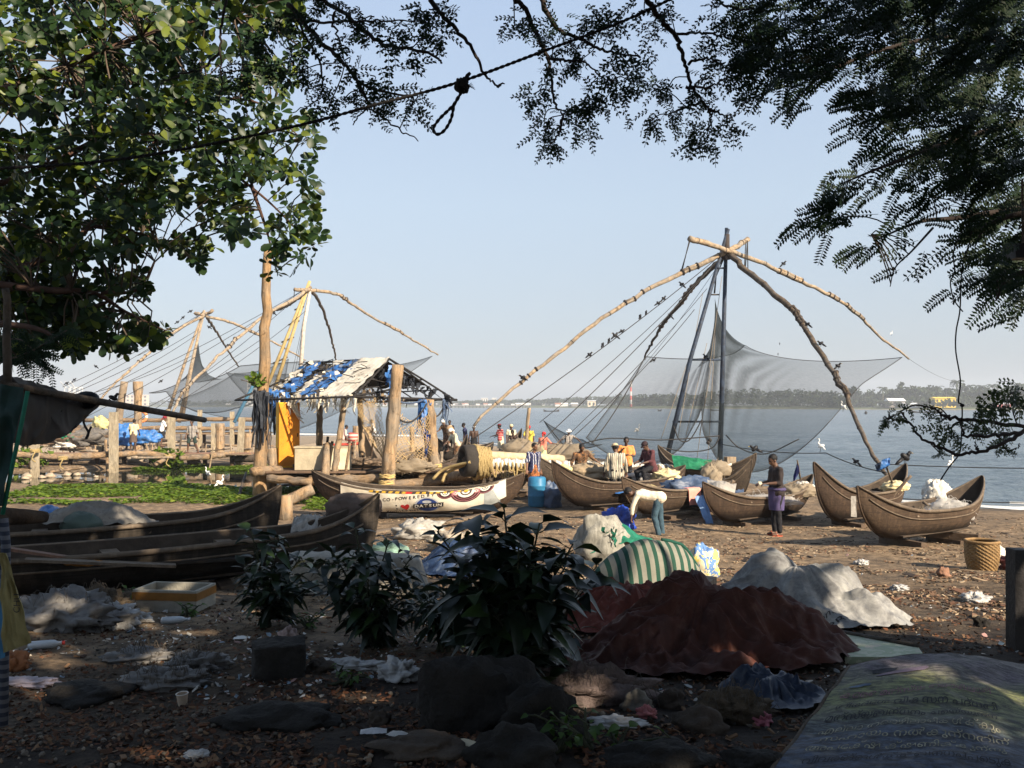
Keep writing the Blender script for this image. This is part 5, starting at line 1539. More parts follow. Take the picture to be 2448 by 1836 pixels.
# man in the striped shirt, seen from behind
person(stand(1473, 1064, 25.6, 1.72), 8, 'man seen from behind in a boldly striped shirt and beige cap', 1.02, 4, head=(10, 16), skin=1,
	armR=((.35, .05, -1), (.12, .35, -1)), armL=((-.35, .12, -1), (-.05, .5, -1)), shirt=M_stripe, sleeve=1.85, hem=.10, lower='trousers', lower_mat=M_black, hat='round', hat_mat=M_beige, girth=1.12, voxel=.012)
# man in orange
person(stand(1497, 1047, 28.6, 1.70), 175, 'man in an orange shirt with one hand raised to his mouth', 1.0, 0, head=(0, 10), skin=2,
	armR=((.35, .25, -1), (-.75, .55, .95)), armL=((-.25, .05, -1), (.9, .5, .15)), shirt=M_orsh, sleeve=.75, hem=.04, lower='trousers', lower_mat=M_black, voxel=.012)
# seated man in maroon
person(stand(1556, 1064, 26.6, 1.29) , 118, 'man in a maroon shirt and dark cap seated on a canoe mending a net', 1.02, 14, head=(15, 22), skin=1,
	armR=((.18, .25, -1), (-.35, .9, -.15)), armL=((-.2, .3, -1), (.2, .95, -.2)), legR=((.18, .95, -.35), (.05, -.35, -1)), legL=((-.18, .95, -.30), (-.05, -.25, -1)),
	shirt=M_mar, sleeve=1.35, hem=.04, lower='trousers', lower_mat=M_black, hat='cap', hat_mat=M_dkcap, girth=1.12, voxel=.012)
# man in brown print, leaning
person(stand(1388, 1063, 27.2, 1.64), 200, 'man in a patterned brown shirt and lungi leaning to reach out with one arm', 1.0, 18, 6, head=(-5, 12), skin=1,
	armL=((-.75, .15, -.75), (-.85, .15, -.55)), armR=((.45, .05, -1), (.1, .2, -1)), shirt=M_camo, sleeve=1.3, hem=.03, lower='lungi', lower_mat=M_camo2, lower_len=.8, girth=1.08, voxel=.012)
# man in navy plaid
person(stand(1276, 1061, 27.0, 1.70), 205, 'man in a navy plaid shirt and orange lungi standing behind the blue barrel', 1.0, 3, head=(20, 0), skin=0,
	armR=((.3, .15, -1), (.25, .5, -.9)), armL=((-.15, -.05, -1), (-.05, .1, -1)), shirt=M_navyp, sleeve=.85, hem=.04, lower='lungi', lower_mat=M_camo2, lower_len=.6, voxel=.012)
# farther fishermen
person(stand(1298, 1036, 43, 1.66), -25, 'man from behind in a red headscarf, pink shirt and green checked lungi', 1.0, 5, head=(-10, 10), skin=1,
	armR=((.55, .45, -.75), (.55, .8, -.15)), armL=((-.15, .1, -1), (0, .3, -1)), shirt=M_pinks, sleeve=1.3, lower='lungi', lower_mat=M_lglungi, lower_len=.7, hat='scarf', hat_mat=M_red, voxel=.016)
person(stand(1359, 1029, 45, 1.68), 185, 'man in a white hat and plaid shirt holding a net out with both arms', 1.0, 4, head=(0, 15), skin=1,
	armR=((.8, .2, -.75), (.75, .3, -.6)), armL=((-.9, .15, -.5), (-.75, .3, -.75)), shirt=M_darkp, sleeve=.7, lower='shorts', lower_mat=M_black, hat='brim', hat_mat=M_whitec, voxel=.016)
lump('net_heap', P(1345, 1100, 44), (1.5, .8, .55), M_nett, 'big tan net draped from the hands of the man in the white hat', 'net', .3, 2, dens=.75)
person(stand(1229, 1029, 43, 1.66), 160, 'bare-chested man in a dark cloth stooping beside the upright pole', 1.0, 16, head=(0, 15), skin=2,
	armR=((.25, .4, -1), (-.3, .8, -.3)), armL=((-.25, .4, -1), (.3, .8, -.3)), lower='shorts', lower_mat=M_black, voxel=.016)
person(stand(1222, 1018, 45, 1.66), 190, 'man with a pale cloth wound round his head behind the stooping man', 1.0, 0, skin=1, shirt=M_cream, sleeve=.6, lower='lungi', lower_mat=M_cream, hat='scarf', hat_mat=M_yelb, voxel=.018)
person(stand(1265, 1018, 44, 1.70), 170, 'man in a yellow shirt with a white towel over his shoulder at the upright pole', 1.0, 5, head=(0, 20), skin=1, armR=((.3, .3, -1), (.1, .5, -.6)), shirt=M_yell, sleeve=.6, lower='lungi', lower_mat=M_yell, hat='scarf', hat_mat=M_red, voxel=.018)
person(stand(1197, 1016, 46, 1.68), 60, 'man in a red striped shirt and dark red cap at the far canoes', 1.0, 5, skin=1, armR=((.1, .5, -1), (0, .9, -.3)), armL=((-.1, .5, -1), (0, .9, -.2)), shirt=M_redst, sleeve=.6, lower='lungi', lower_mat=M_cream, hat='cap', hat_mat=M('dark_red_cap', (.16, .02, .02), .8, .2, 8, .2), voxel=.018)
person(stand(1092, 1024, 40, 1.66), 120, 'man in cream with a pale headcloth stooping by the dark curved prow', 1.0, 22, head=(0, 15), skin=1, armR=((.1, .5, -1), (0, .8, -.6)), shirt=M_cream, sleeve=1.2, lower='lungi', lower_mat=M_camo, hat='scarf', hat_mat=M_whitec, voxel=.018)
person(stand(1067, 1005, 47, 1.66), 140, 'man with a white headcloth carrying a striped net bundle', 1.0, 20, skin=1, armR=((.3, .5, -1), (0, .8, -.3)), shirt=M_camo, sleeve=.8, lower='lungi', lower_mat=M_camo, hat='scarf', hat_mat=M_whitec, voxel=.018)
person(stand(1075, 1006, 49, 1.70), 170, 'dark-haired man behind the one with the striped bundle', 1.0, 0, skin=2, shirt=M_black, lower='lungi', lower_mat=M_black, voxel=.018)
person(stand(1114, 1012, 48, 1.70), 90, 'dark-haired man in navy at the far canoes beside the slanting boom foot', 1.0, 10, skin=2, shirt=M('navy_shirt', (.03, .035, .09), .8, .3, 6, .2), lower='lungi', lower_mat=M_black, voxel=.018)
person(stand(1133, 1018, 47, 1.70), 180, 'man with a white cap and bare dark shoulders at the far canoes', 1.0, 8, skin=2, lower='lungi', lower_mat=M_black, hat='round', hat_mat=M_whitec, voxel=.018)
o = MB().tube(ctrl([P(1072, 1018, 46.5), P(1077, 1032, 46.5), P(1082, 1046, 46.4)], 8), [.16, .2, .2, .2, .2, .2, .2, .19, .15], 10, wob=.1).build('net_bundle', M_stripes('striped_bundle', [(0, (.40, .26, .14)), (.5, (.14, .09, .06)), (.7, (.5, .36, .22))], 'Z', 6), None, True, P(1077, 1032, 46.5))
tag(o, 'striped brown net bundle carried at the far canoes', 'bundle')
lump('net_heap', P(1245, 1095, 42), (.9, .6, .6), M_nett, 'pale tangle of net on the sand beside the upright pole', 'net', .35, 2, dens=.7)
lump('blue_cloth', P(1232, 1098, 42), (.4, .3, .14), M_tarpb, 'small blue cloth on the sand by the pale net tangle', 'cloth', .3, 2)
pole('upright_pole', P(1253, 1095, 43) - Vector((0, 0, .4)), P(1265, 975, 43), .09, M_tan, 'pale upright pole standing among the fishermen', 'pole')
# left: the walking man and those on the bank
JD = 46.0
person(stand(460, 1005, JD, 1.69), 172, 'man in a plaid shirt and dark shorts walking along the bank', 1.0, 4, head=(-8, 0), skin=1,
	armR=((.3, .1, -1), (.15, .3, -1)), armL=((-.35, -.25, -1), (-.2, .1, -1)), legR=((.20, .25, -1), (.16, -.25, -1)), legL=((-.24, .1, -1), (-.28, -.25, -1)),
	shirt=M_darkp, sleeve=1.1, hem=.06, lower='shorts', lower_mat=M('dark_green_shorts', (.02, .035, .03), .85, .3, 6, .2), voxel=.015)
person(stand(319, 1005, 48, 1.66), 6, 'man seen from behind in a pale yellow shirt and dark lungi before the blue bundles', 1.0, 8, head=(0, 10), skin=2, armR=((.2, .2, -1), (0, .5, -.6)), armL=((-.2, .2, -1), (0, .5, -.6)),
	shirt=M('pale_yellow_shirt', (.66, .58, .32), .85, .2, 6, .3), sleeve=.7, lower='lungi', lower_mat=M('brown_lungi', (.10, .07, .055), .85, .3, 6, .3), lower_len=.55, voxel=.015)
person(stand(387, 997, 50, 1.66), -70, 'man in a white shirt and red headscarf on the left bank behind the concrete post', 1.0, 12, skin=1, armR=((.1, .5, -1), (0, .9, .1)), armL=((-.1, .5, -1), (0, .9, .2)),
	shirt=M_whitec, sleeve=1.1, lower='lungi', lower_mat=M_black, hat='scarf', hat_mat=M('maroon_scarf', (.2, .02, .03), .85, .3, 8, .3), voxel=.015)
person(stand(895, 1006, 56, 1.25), 100, 'man in a white shirt seated on the strand behind the hut', 1.0, 10, head=(0, 10), skin=2, legR=((.15, .95, -.2), (.05, -.2, -1)), legL=((-.15, .95, -.2), (-.05, -.2, -1)),
	shirt=M_whitec, sleeve=.7, lower='lungi', lower_mat=M('grey_lungi', (.15, .13, .12), .85, .3, 6, .3), lower_len=.6, voxel=.015)
person(stand(820, 1020, 52, 1.25), -70, 'person in pale pink seated beside the red framework behind the hut', 1.0, 16, skin=1, legR=((.15, .95, -.2), (.05, -.2, -1)), legL=((-.15, .95, -.2), (-.05, -.2, -1)),
	shirt=M('pale_pink_cloth', (.60, .42, .38), .85, .2, 6, .3), sleeve=1.0, lower='lungi', lower_mat=M('red_lungi', (.42, .08, .06), .85, .3, 6, .3), lower_len=.6, voxel=.015)
# ------------------------------------------------------------------ the fishermen's hut on its log platform
M_log = M_timber('old_log', (.40, .27, .155), (.06, .038, .024), (.27, .23, .18))
M_logh = M_timber('old_log_lying', (.33, .22, .125), (.05, .032, .02), (.22, .185, .15), (.14, 1, 1))
M_logd = M_timber('dark_log', (.10, .065, .042), (.018, .013, .010), (.10, .085, .07), (.2, 1, 1))
M_thatch = M('burnt_thatch', (.045, .038, .032), .95, .5, 9, .8, bscale=40, bdist=.05)
M_bar = M('dark_bar', (.022, .020, .019), .8, .3, 8, .2)
t = NT('roof_sheet'); v = t.coord('Object')
c = t.ramp(t.noise(v, 2.2, 5, .7, .6), [(.30, (.16, .13, .10)), (.45, (.50, .45, .36)), (.62, (.66, .62, .52))])
c = t.mix(t.ramp(t.noise(v, 9, 5, .7), [(.55, 0), (.75, .7)]), c, (.12, .10, .08))
M_sheet = t.done(t.pbr(c, .75, t.bump(t.noise(v, 14, 4), .4, .02), .3))
M_rag = M('white_rag', (.55, .50, .40), .85, .5, 7, .5)
hut = empty('hut', Vector((P(830, 1130, 30).x, 30, .3)), 'ramshackle open hut with a ragged roof of blue tarpaulin and white sheeting on log posts', 'hut')
def post(e, top, bot, r, mat, d0, d1=None, n=12, wob=.06, knots=True, name='post'):
	a, b = P(*bot, d1 or d0), P(*top, d0)
	b.y = a.y + (d0 - (d1 or d0))
	pts = [a.lerp(b, i / n) + Vector((random.gauss(0, r * .12), random.gauss(0, r * .12), 0)) for i in range(n + 1)]
	return MB().tube(pts, [r * (1.1 - .25 * i / n) * random.uniform(.94, 1.06) for i in range(n + 1)], 12, wob=wob).build(name, mat, e)
post(hut, (951, 872), (920, 1195), .215, M_log, 28)
post(hut, (824, 950), (798, 1150), .105, M_log, 28.6)
post(hut, (764, 970), (764, 1100), .13, M_log, 33)
post(hut, (1027, 955), (1042, 1185), .19, M_log, 29.6)
post(hut, (860, 950), (868, 1120), .12, M_log, 34)
# rope bindings round the two stout posts
for (x, y, d, r) in ((924, 1150, 28, .235), (926, 1135, 28, .24), (1041, 1110, 29.6, .21), (1042, 1122, 29.6, .215), (921, 1165, 28, .235)):
	for k in range(3):
		c = P(x, y + k * 3, d)
		MB().tube([c + Vector((r * math.cos(a), r * math.sin(a), random.uniform(-.02, .02))) for a in np.linspace(0, 2 * PI, 16)], .022, 6, cap=False).build('binding', M('yellow_rope', (.52, .38, .16), .9, .35, 20, .4), hut)
R0, R1 = P(733, 868, 34), P(931, 858, 30)
E0, E1 = P(632, 950, 31.5), P(846, 946, 27.8)
B0, B1 = P(880, 962, 37), P(1086, 955, 31.5)
def bar(a, b, r=.035, name='roof_bar', mat=None, e=hut): return MB().tube([a, a.lerp(b, .5) + Vector((0, 0, random.uniform(-.04, .02))), b], r, 6).build(name, mat or M_bar, e)
bar(R0, R1); bar(P(562, 957, 31), P(850, 948, 27.7)); bar(P(845, 948, 27.8), P(1092, 956, 31.6), .045); bar(R1, E1); bar(R1, B1); bar(R0, E0); bar(R0, B0); bar(B0, B1)
bar(P(620, 935, 32.5), P(735, 880, 33.5)); bar(P(562, 957, 31), P(640, 925, 32))
for q in (.25, .5, .75):
	bar(E0.lerp(R0, q), E1.lerp(R1, q), .025); bar(B0.lerp(R0, q), B1.lerp(R1, q), .025)
for q in (.2, .4, .6, .8):
	bar(E0.lerp(E1, q), R0.lerp(R1, q), .025); bar(B0.lerp(B1, q), R0.lerp(R1, q), .025)
bar(E1, P(960, 925, 29.5)); bar(P(880, 905, 29), P(1000, 930, 30.5), .02); bar(P(930, 858, 30), P(1030, 930, 31), .03); bar(P(1030, 935, 31), P(1030, 955, 30.5), .025)
bar(P(850, 930, 28.5), P(960, 915, 30), .02); bar(P(890, 900, 29.4), P(862, 945, 28.3), .02)
def roof_pt(u, v, lift=0.0, amp=.05, seed=0):
	"""u along the ridge, v 0 ridge .. 1 eave (may run past)"""
	p = R0.lerp(R1, u).lerp(E0.lerp(E1, u), v)
	n_ = (R1 - R0).cross(E0 - R0).normalized()
	if n_.z < 0: n_ = -n_
	return p + n_ * (lift + amp * noise.noise((u * 9 + seed, v * 7, seed)))
def roof_piece(name, u0, u1, v0, v1, mat, lift, amp=.05, seed=0, rag=.05, shear=0.0, nu=14, nv=22, corr=0.0):
	def fn(a, b):
		e_ = rag * noise.noise((b * 9, seed, 1)) * (1 if a < .5 else -1)
		u = u0 + (u1 - u0) * a + shear * (b - .5) + (e_ if a in (0.0, 1.0) else 0)
		v = v0 + (v1 - v0) * b + (rag * 1.6 * noise.noise((a * 8, seed, 5)) if b in (0.0, 1.0) else 0)
		p = roof_pt(u, v, lift + corr * math.sin(a * nu * 2.1), amp, seed)
		if v > 1: p -= Vector((0, -.05, (v - 1) * .9))
		return p
	mb = MB(); mb.grid(fn, nu, nv)
	return mb.build(name, mat, hut)
roof_piece('thatch', .0, .99, .12, .97, M_thatch, -.02, .07, 3, .12, 0, 30, 24)
roof_piece('roof_sheet', .66, 1.0, -.02, 1.02, M_sheet, .06, .04, 7, .02, -.03, 24, 20, .012)
roof_piece('roof_sheet', .40, .50, .02, .72, M_sheet, .06, .06, 9, .03)
roof_piece('roof_sheet', .36, .44, .45, 1.05, M_sheet, .07, .06, 12, .04)
roof_piece('roof_sheet', .02, .10, .25, 1.08, M_rag, .07, .10, 15, .06)
roof_piece('tarpaulin', .14, .26, .05, .80, M_tarpb, .07, .14, 21, .10)
roof_piece('tarpaulin', .10, .30, .50, 1.12, M_tarpb, .06, .16, 24, .14)
roof_piece('tarpaulin', .48, .68, .22, .62, M_tarpb, .06, .14, 27, .12)
roof_piece('tarpaulin', .44, .62, .55, 1.05, M_tarpb, .07, .14, 29, .12)
roof_piece('tarpaulin', .56, .68, .03, .25, M_tarpd, .06, .08, 31, .08)
# back slope, ragged thatch and rag ends
def back_pt(u, v, seed=0):
	p = R0.lerp(R1, u).lerp(B0.lerp(B1, u), v)
	return p + Vector((0, 0, -.05 + .08 * noise.noise((u * 8, v * 8, seed))))
mb = MB(); mb.grid(lambda a, b: back_pt(a * .97, b * (.62 + .12 * noise.noise((a * 9, 2, 2))), 5), 24, 16); mb.build('thatch', M_thatch, hut)
def strands(name, pts, n, L, mat, w=.03, spread=.15, parent=hut):
	"""ragged hanging strips, one piece of torn sheeting"""
	mb = MB()
	for _ in range(n):
		k = random.random() * (len(pts) - 1); i = int(k)
		p = pts[i].lerp(pts[i + 1], k - i) + Vector((random.gauss(0, .05), random.gauss(0, .08), random.gauss(0, .05)))
		l = L * random.uniform(.35, 1.1); ww = w * random.uniform(.5, 2.2)
		dx = random.gauss(0, spread); a = random.uniform(0, PI)
		sd = Vector((math.cos(a), math.sin(a), 0)) * ww
		prev = None
		for s in range(6):
			q = p + Vector((dx * (s / 5) ** 1.5 + random.gauss(0, .02), random.gauss(0, .02), -l * s / 5))
			tw = sd * (1 - .6 * s / 5)
			cur = (q - tw, q + tw)
			if prev: mb.add([prev[0], prev[1], cur[1], cur[0]], [(0, 1, 2, 3)])
			prev = cur
	o = mb.build(name, mat, parent)
	if parent: o['kind'] = 'stuff'
	return o
def scraps(name, n, mat, smin, smax, vmax=1.05):
	mb = MB()
	for _ in range(n):
		p = roof_pt(random.uniform(0, .66), random.uniform(.05, vmax), random.uniform(.05, .16), .12, 40)
		a = random.uniform(0, 6.28); L = random.uniform(smin, smax); w_ = L * random.uniform(.12, .4)
		d = Vector((math.cos(a), math.sin(a) * .6, -.6 + random.gauss(0, .4))).normalized(); q = d.orthogonal().normalized() * w_
		mb.add([p - q, p + q * .6, p + d * L * .5 + q + Vector((0, 0, .05)), p + d * L * random.uniform(.7, 1), p + d * L * .5 - q], [(0, 1, 2, 4), (4, 2, 3)])
	return mb.build(name, mat, hut)
for k_, m_, a_, b_ in ((34, M_thatch, .12, .4), (12, M_tarpb, .1, .3), (22, M_rag, .08, .3), (18, M_tarpd, .1, .35)): scraps('torn_scrap', k_, m_, a_, b_)['kind'] = 'stuff'
mb = MB()
for _ in range(36):
	p = roof_pt(random.uniform(0, .98), random.uniform(0, 1), random.uniform(.0, .15), .1, 44); d = Vector((random.gauss(0, 1), random.gauss(0, .6), random.gauss(0, .5))).normalized() * random.uniform(.3, 1.0)
	mb.tube([p - d * .5, p + Vector((0, 0, random.uniform(-.05, .06))), p + d * .5], .014, 4)
mb.build('thatch_stick', M_bar, hut)['kind'] = 'stuff'
eave = [P(632, 945, 31.3), P(700, 946, 30), P(780, 946, 28.8), P(846, 946, 27.8)]
strands('rag_fringe', eave, 90, .55, M_rag, .035, .12)
strands('rag_fringe', [P(625, 930, 31.6), P(660, 950, 31), P(705, 952, 30.2)], 70, 1.3, M('black_rag', (.03, .035, .045), .8, .4, 8, .4), .04, .12)
strands('rag_fringe', [P(628, 925, 31.5), P(660, 940, 31), P(690, 940, 30)], 24, 1.0, M_tarpb, .05, .15)
strands('rag_fringe', [P(700, 950, 30), P(672, 1000, 30.4)], 40, .7, M_rag, .05, -.25)
strands('rag_fringe', [P(930, 880, 30), P(936, 900, 29)], 10, .9, M_tarpb, .06, .08)
strands('rag_fringe', [P(930, 945, 28.6), P(945, 948, 28.6)], 12, .6, M_tarpb, .05, .1)
strands('rag_fringe', [P(1005, 960, 29.4), P(1030, 955, 29.6)], 16, 1.1, M_tarpb, .05, .08)
strands('rag_fringe', [P(1058, 958, 30.8), P(1070, 958, 31)], 14, .9, M_tarpd, .04, -.1)
strands('rag_fringe', [P(1018, 1010, 29.6), P(1024, 1040, 29.4)], 6, .9, M('strong_blue_rag', (.05, .12, .40), .7, .3, 6, .3), .07, .05)
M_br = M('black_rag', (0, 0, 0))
strands('rag_fringe', [P(610, 935, 28.72), P(642, 940, 28.72)], 34, 1.7, M_br, .045, .08)  # black rags hung over the pole, also darkening its shaded lower half
strands('rag_fringe', [R0 - Vector((0, 0, .35)), R1 - Vector((0, 0, .35))], 60, .7, M_br, .05, .2)  # dark rags here and on the next line, added to deepen the roof's inner shade
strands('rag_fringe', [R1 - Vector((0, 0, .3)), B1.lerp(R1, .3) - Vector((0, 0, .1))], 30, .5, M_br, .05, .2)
strands('rag_fringe', [E1.lerp(R1, .2), E1.lerp(B1, .5)], 30, .45, M('tan_rag', (.22, .16, .10), .9, .4, 8, .4), .03, .2)
for a, b, s in ((P(940, 955, 28.3), P(1015, 955, 29.3), .12), (P(950, 998, 28.2), P(1020, 965, 29.2), .35), (P(1015, 960, 29.4), P(1065, 962, 31), .5), (P(1004, 962, 29.5), P(1018, 962, 29.5), 1.0)):
	MB().tube(sag(a, b, s, 14), .03, 6).build('hanging_rope', M_tarpd if s < .3 else M_roped, hut)
# platform
DK = 1.22
def deck_board(x0, y0, x1, y1, w_, z, mat):
	MB().bar((x0, y0, z), (x1, y1, z + random.uniform(-.02, .02)), w_, .06).build('deck_board', mat, hut, False)
xa, xb = P(632, 1120, 30).x, P(1078, 1120, 30).x
for i in range(13):
	y = 28.6 + i * .36
	deck_board(xa + random.uniform(-.1, .2), y, xb + random.uniform(-.3, .3), y + random.uniform(-.05, .05), .33, DK, M_logd if i % 3 else M_wood('deck_wood', (.20, .13, .085), (.08, .055, .04)))
def logp(a, b, r, mat, name='beam', e=hut, wob=.07):
	a, b = Vector(a), Vector(b); n = 10
	pts = [a.lerp(b, i / n) + Vector((random.gauss(0, r * .1), random.gauss(0, r * .1), random.gauss(0, r * .12))) for i in range(n + 1)]
	return MB().tube(pts, [r * random.uniform(.9, 1.08) for _ in pts], 10, wob=wob).build(name, mat, e)
logp(P(604, 1126, 28.2), P(668, 1124, 29), .16, M_logh); logp(P(640, 1143, 28.3), P(745, 1152, 28), .13, M_logh); logp(P(740, 1148, 28.2), P(930, 1146, 28.2), .15, M_logh)
logp(P(930, 1160, 28.2), P(1140, 1142, 29), .14, M_logh); logp(P(1000, 1142, 28.6), P(1300, 1135, 29.5), .19, M_logh); logp(P(630, 1136, 30), P(1080, 1132, 31), .14, M_logd)
logp(P(785, 1062, 29), P(776, 1140, 28.4), .14, M_log, 'stub_post'); logp(P(800, 1155, 28), P(836, 1135, 28.6), .12, M_log, 'brace')
for (x, d) in ((640, 31), (700, 33), (776, 30), (860, 33), (1000, 32), (1075, 31), (1092, 29.5)):
	p = P(x, 1140, d); logp(Vector((p.x, d, gz(p.x, d) - .3)), Vector((p.x, d, DK - .03)), .13, M_logd, 'stilt')
logp(P(1018, 1150, 29.2), P(1022, 1190, 29.2), .17, M_log, 'stilt'); logp(P(1060, 1140, 29.4), P(1064, 1190, 29.4), .15, M_logd, 'stilt')
# deck litter
lump('bag_heap', P(880, 1112, 30.5), (.9, .6, .16), M('brown_sacking', (.22, .16, .11), .9, .5, 5, .5), 'flat heap of brown sacking on the hut platform', 'sacking', .4, 2.4)
# coarse net hanging in the hut's right bay
def coarse_net(name, fn, nu, nv, r, mat, parent, sq=False):
	for fam in (0, 1):
		mb = MB()
		for k in range((nu + nv) if not sq else (nu if fam == 0 else nv)):
			pts = []
			if sq:
				for s in range(15): pts.append(fn((k + .5) / nu, s / 14) if fam == 0 else fn(s / 14, (k + .5) / nv))
			else:
				for s in range(nv + 1):
					u = (k - s) / nu if fam == 0 else (k - nv + s) / nu
					if 0 <= u <= 1: pts.append(fn(u, s / nv))
			if len(pts) > 1: mb.tube(pts, r, 4, cap=False)
		mb.build(name, mat, parent)
M_tannet = M('tan_cord', (.50, .36, .19), .9, .3, 20, .3)
hn = empty('hanging_net', P(985, 1080, 29), 'coarse tan net hanging between the two stout posts of the hut', 'net')
def fn(u, v):
	a, b = P(945, 975, 28.2), P(1025, 985, 29.4); c, d = P(935, 1135, 28.4), P(1052, 1140, 29.6)
	p = a.lerp(b, u).lerp(c.lerp(d, u), v)
	j = noise.noise((u * 5, v * 5, 1))
	return p + Vector((.18 * noise.noise((u * 4, v * 6, 3)), .35 * math.sin(PI * u) * (.3 + v) + .2 * j, -.35 * math.sin(PI * u) * (1 - v) ** .6 + .12 * noise.noise((u * 7, v * 7, 8))))
coarse_net('mesh', fn, 13, 16, .009, M_tannet, hn)
def fn(u, v):
	a, b = P(845, 945, 28.4), P(905, 948, 28.5); c, d = P(900, 1075, 28.4), P(935, 1120, 28.2)
	p = a.lerp(b, u).lerp(c.lerp(d, u), v)
	return p + Vector((.35 * (v - v * v) * -1 * (1 - u) + .1 * noise.noise((u * 5, v * 6, 3)), .3 * noise.noise((u * 4, v * 4, 7)), .1 * noise.noise((u * 7, v * 7, 8))))
hn2 = empty('hanging_net', P(880, 1010, 28.5), 'brown net swagged from the hut eave down to the foremost post', 'net')
coarse_net('mesh', fn, 9, 20, .010, M_tannet, hn2)
lump('net_heap', P(985, 1128, 28.6), (.75, .35, .26), M_nett, 'tan net bunched on the platform between the two stout posts', 'net', .4, 2.6, dens=.8)
# tall pole beside the hut, up into the tree
tp = Vector((P(620, 1178, 29).x, 29, gz(P(620, 1178, 29).x, 29) - .3))
top = P(640, 590, 29)
pts = [tp.lerp(top, i / 16) + Vector((random.gauss(0, .02), random.gauss(0, .02), 0)) for i in range(17)]
o = MB().tube(pts, [.235 - .10 * i / 16 for i in range(17)], 14, wob=.05).build('tall_pole', M_timber('pole_bark', (.40, .255, .13), (.05, .028, .016), (.25, .19, .13), (1, 1, .10), 11), None, True, tp)
tag(o, 'tall bare tree-trunk pole rising from the pond bank into the leaves', 'pole')
st = Vector((P(655, 1090, 30).x, 30, .3))
o = MB().tube([st - Vector((.25, 0, .3)), st + Vector((0, 0, .9)), P(650, 1072, 30)], [.2, .19, .17], 10, wob=.08).build('stump_post', M_log, None, True, st)
tag(o, 'short stout post leaning against the foot of the tall pole', 'post')
# cupboard
cb = P(716, 1112, 30.2); cb.z = DK + .04
e = empty('cupboard', cb, 'tall yellow cupboard on the hut platform, its front tinted orange for shade', 'cupboard', None, math.radians(28))
hC = P(716, 962, 30.2).z - cb.z
M_cupshade = M('cupboard_shaded', (.68, .235, .012), .6, .35, 2.0, .3, bscale=18); M_ye = M('cupboard_lit', (.80, .43, .02), .6, .25, 2.0, .3, bscale=18)  # one paint in two tones: sunlit side and shaded front put into colour
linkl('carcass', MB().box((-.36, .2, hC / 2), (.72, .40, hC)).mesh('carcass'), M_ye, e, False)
linkl('door', MB().box((-.36, -.02, hC / 2 + .02), (.70, .03, hC - .1)).mesh('door'), M_cupshade, e, False)
linkl('edge_strip', MB().box((.005, .2, hC * .55), (.012, .41, .025)).mesh('edge_strip'), M('orange_strip', (.35, .15, .02), .6, .2, 3, 0), e, False)
linkl('handle', MB().box((-.08, -.045, hC * .5), (.03, .02, .12)).mesh('handle'), M_bar, e, False)
# chest
ch = P(770, 1117, 29.0); ch.z = DK + .04
e = empty('chest', ch, 'long dirty cream chest on the platform in front of the cupboard', 'chest', None, math.radians(4))
M_chest = M('chest_cream', (.42, .36, .25), .75, .35, 2.5, .4, bscale=16)
linkl('box', MB().box((0, .3, .36), (1.78, .6, .72)).mesh('box'), M_chest, e, False)
linkl('lid', MB().box((.0, .3, .745), (1.84, .66, .05)).mesh('lid'), M_chest, e, False)
linkl('sunlit_part', MB().box((.55, -.008, .36), (.62, .014, .70)).mesh('sunlit_part'), M('chest_sunlit', (.64, .56, .40), .75, .3, 3, .3), e, False)  # paler sheet paints the sunlight on the chest's right part
# big leaning log and its stub in front of the hut
pa, pb = P(655, 1213, 26.2), P(748, 1168, 26.6)
o = MB().tube([pa.lerp(pb, i / 8) for i in range(9)], [.17] * 9, 12, wob=.08).build('log', M_log, None, True, pa); tag(o, 'stout pale log leaning up to the prow of the banner canoe', 'log')
p0 = PG(680, 1243)
o = MB().tube([p0 - Vector((0, 0, .1)), p0 + Vector((.02, 0, .35)), p0 + Vector((0, 0, .62))], [.2, .19, .185], 12, wob=.05).build('log_stump', M_log, None, True, p0); tag(o, 'short cut stump under the leaning log', 'stump')
pole('stick', PG(568, 1195), P(588, 1130, 33), .05, M_bamd, 'dark leaning stick at the pond edge left of the tall pole', 'stick')
# ------------------------------------------------------------------ winch drum and shaft logs
dc = P(1105, 1102, 27.2)
dr = empty('winch_drum', dc, 'big dark wooden winch drum with thick yellow rope coils around it', 'drum')
ax = Vector((.93, .36, .0)).normalized(); s1 = Vector((-ax.y, ax.x, 0)); s2 = Vector((0, 0, 1))
def ring(c, r, n=36): return [c + s1 * (r * math.cos(a)) + s2 * (r * math.sin(a)) for a in np.linspace(0, 2 * PI, n)]
mb = MB()
prof_ = [(0, .34), (0, .47), (.06, .50), (.38, .50), (.40, .46), (.40, .1)]
n = 36
vs = [dc + ax * x + s1 * (r * math.cos(2 * PI * k / n)) + s2 * (r * math.sin(2 * PI * k / n)) for x, r in [(.36, .34)] + prof_ for k in range(n)]
fs = [(j * n + k, j * n + (k + 1) % n, (j + 1) * n + (k + 1) % n, (j + 1) * n + k) for j in range(len(prof_)) for k in range(n)]
mb.add(vs, fs); mb.build('rim', M('drum_wood', (.035, .030, .026), .85, .4, 4, .5), dr)
MB().tube([dc + ax * .05, dc + ax * .5], .13, 10).build('hub', M_logd, dr)
for k in range(5):
	a = k * 2 * PI / 5 + .3; MB().bar(dc + ax * .2, dc + ax * .2 + s1 * .38 * math.cos(a) + s2 * .38 * math.sin(a), .07).build('spoke', M_logd, dr, False)
M_yrope = M('thick_yellow_rope', (.33, .245, .11), .95, .4, 25, .6, bscale=60)
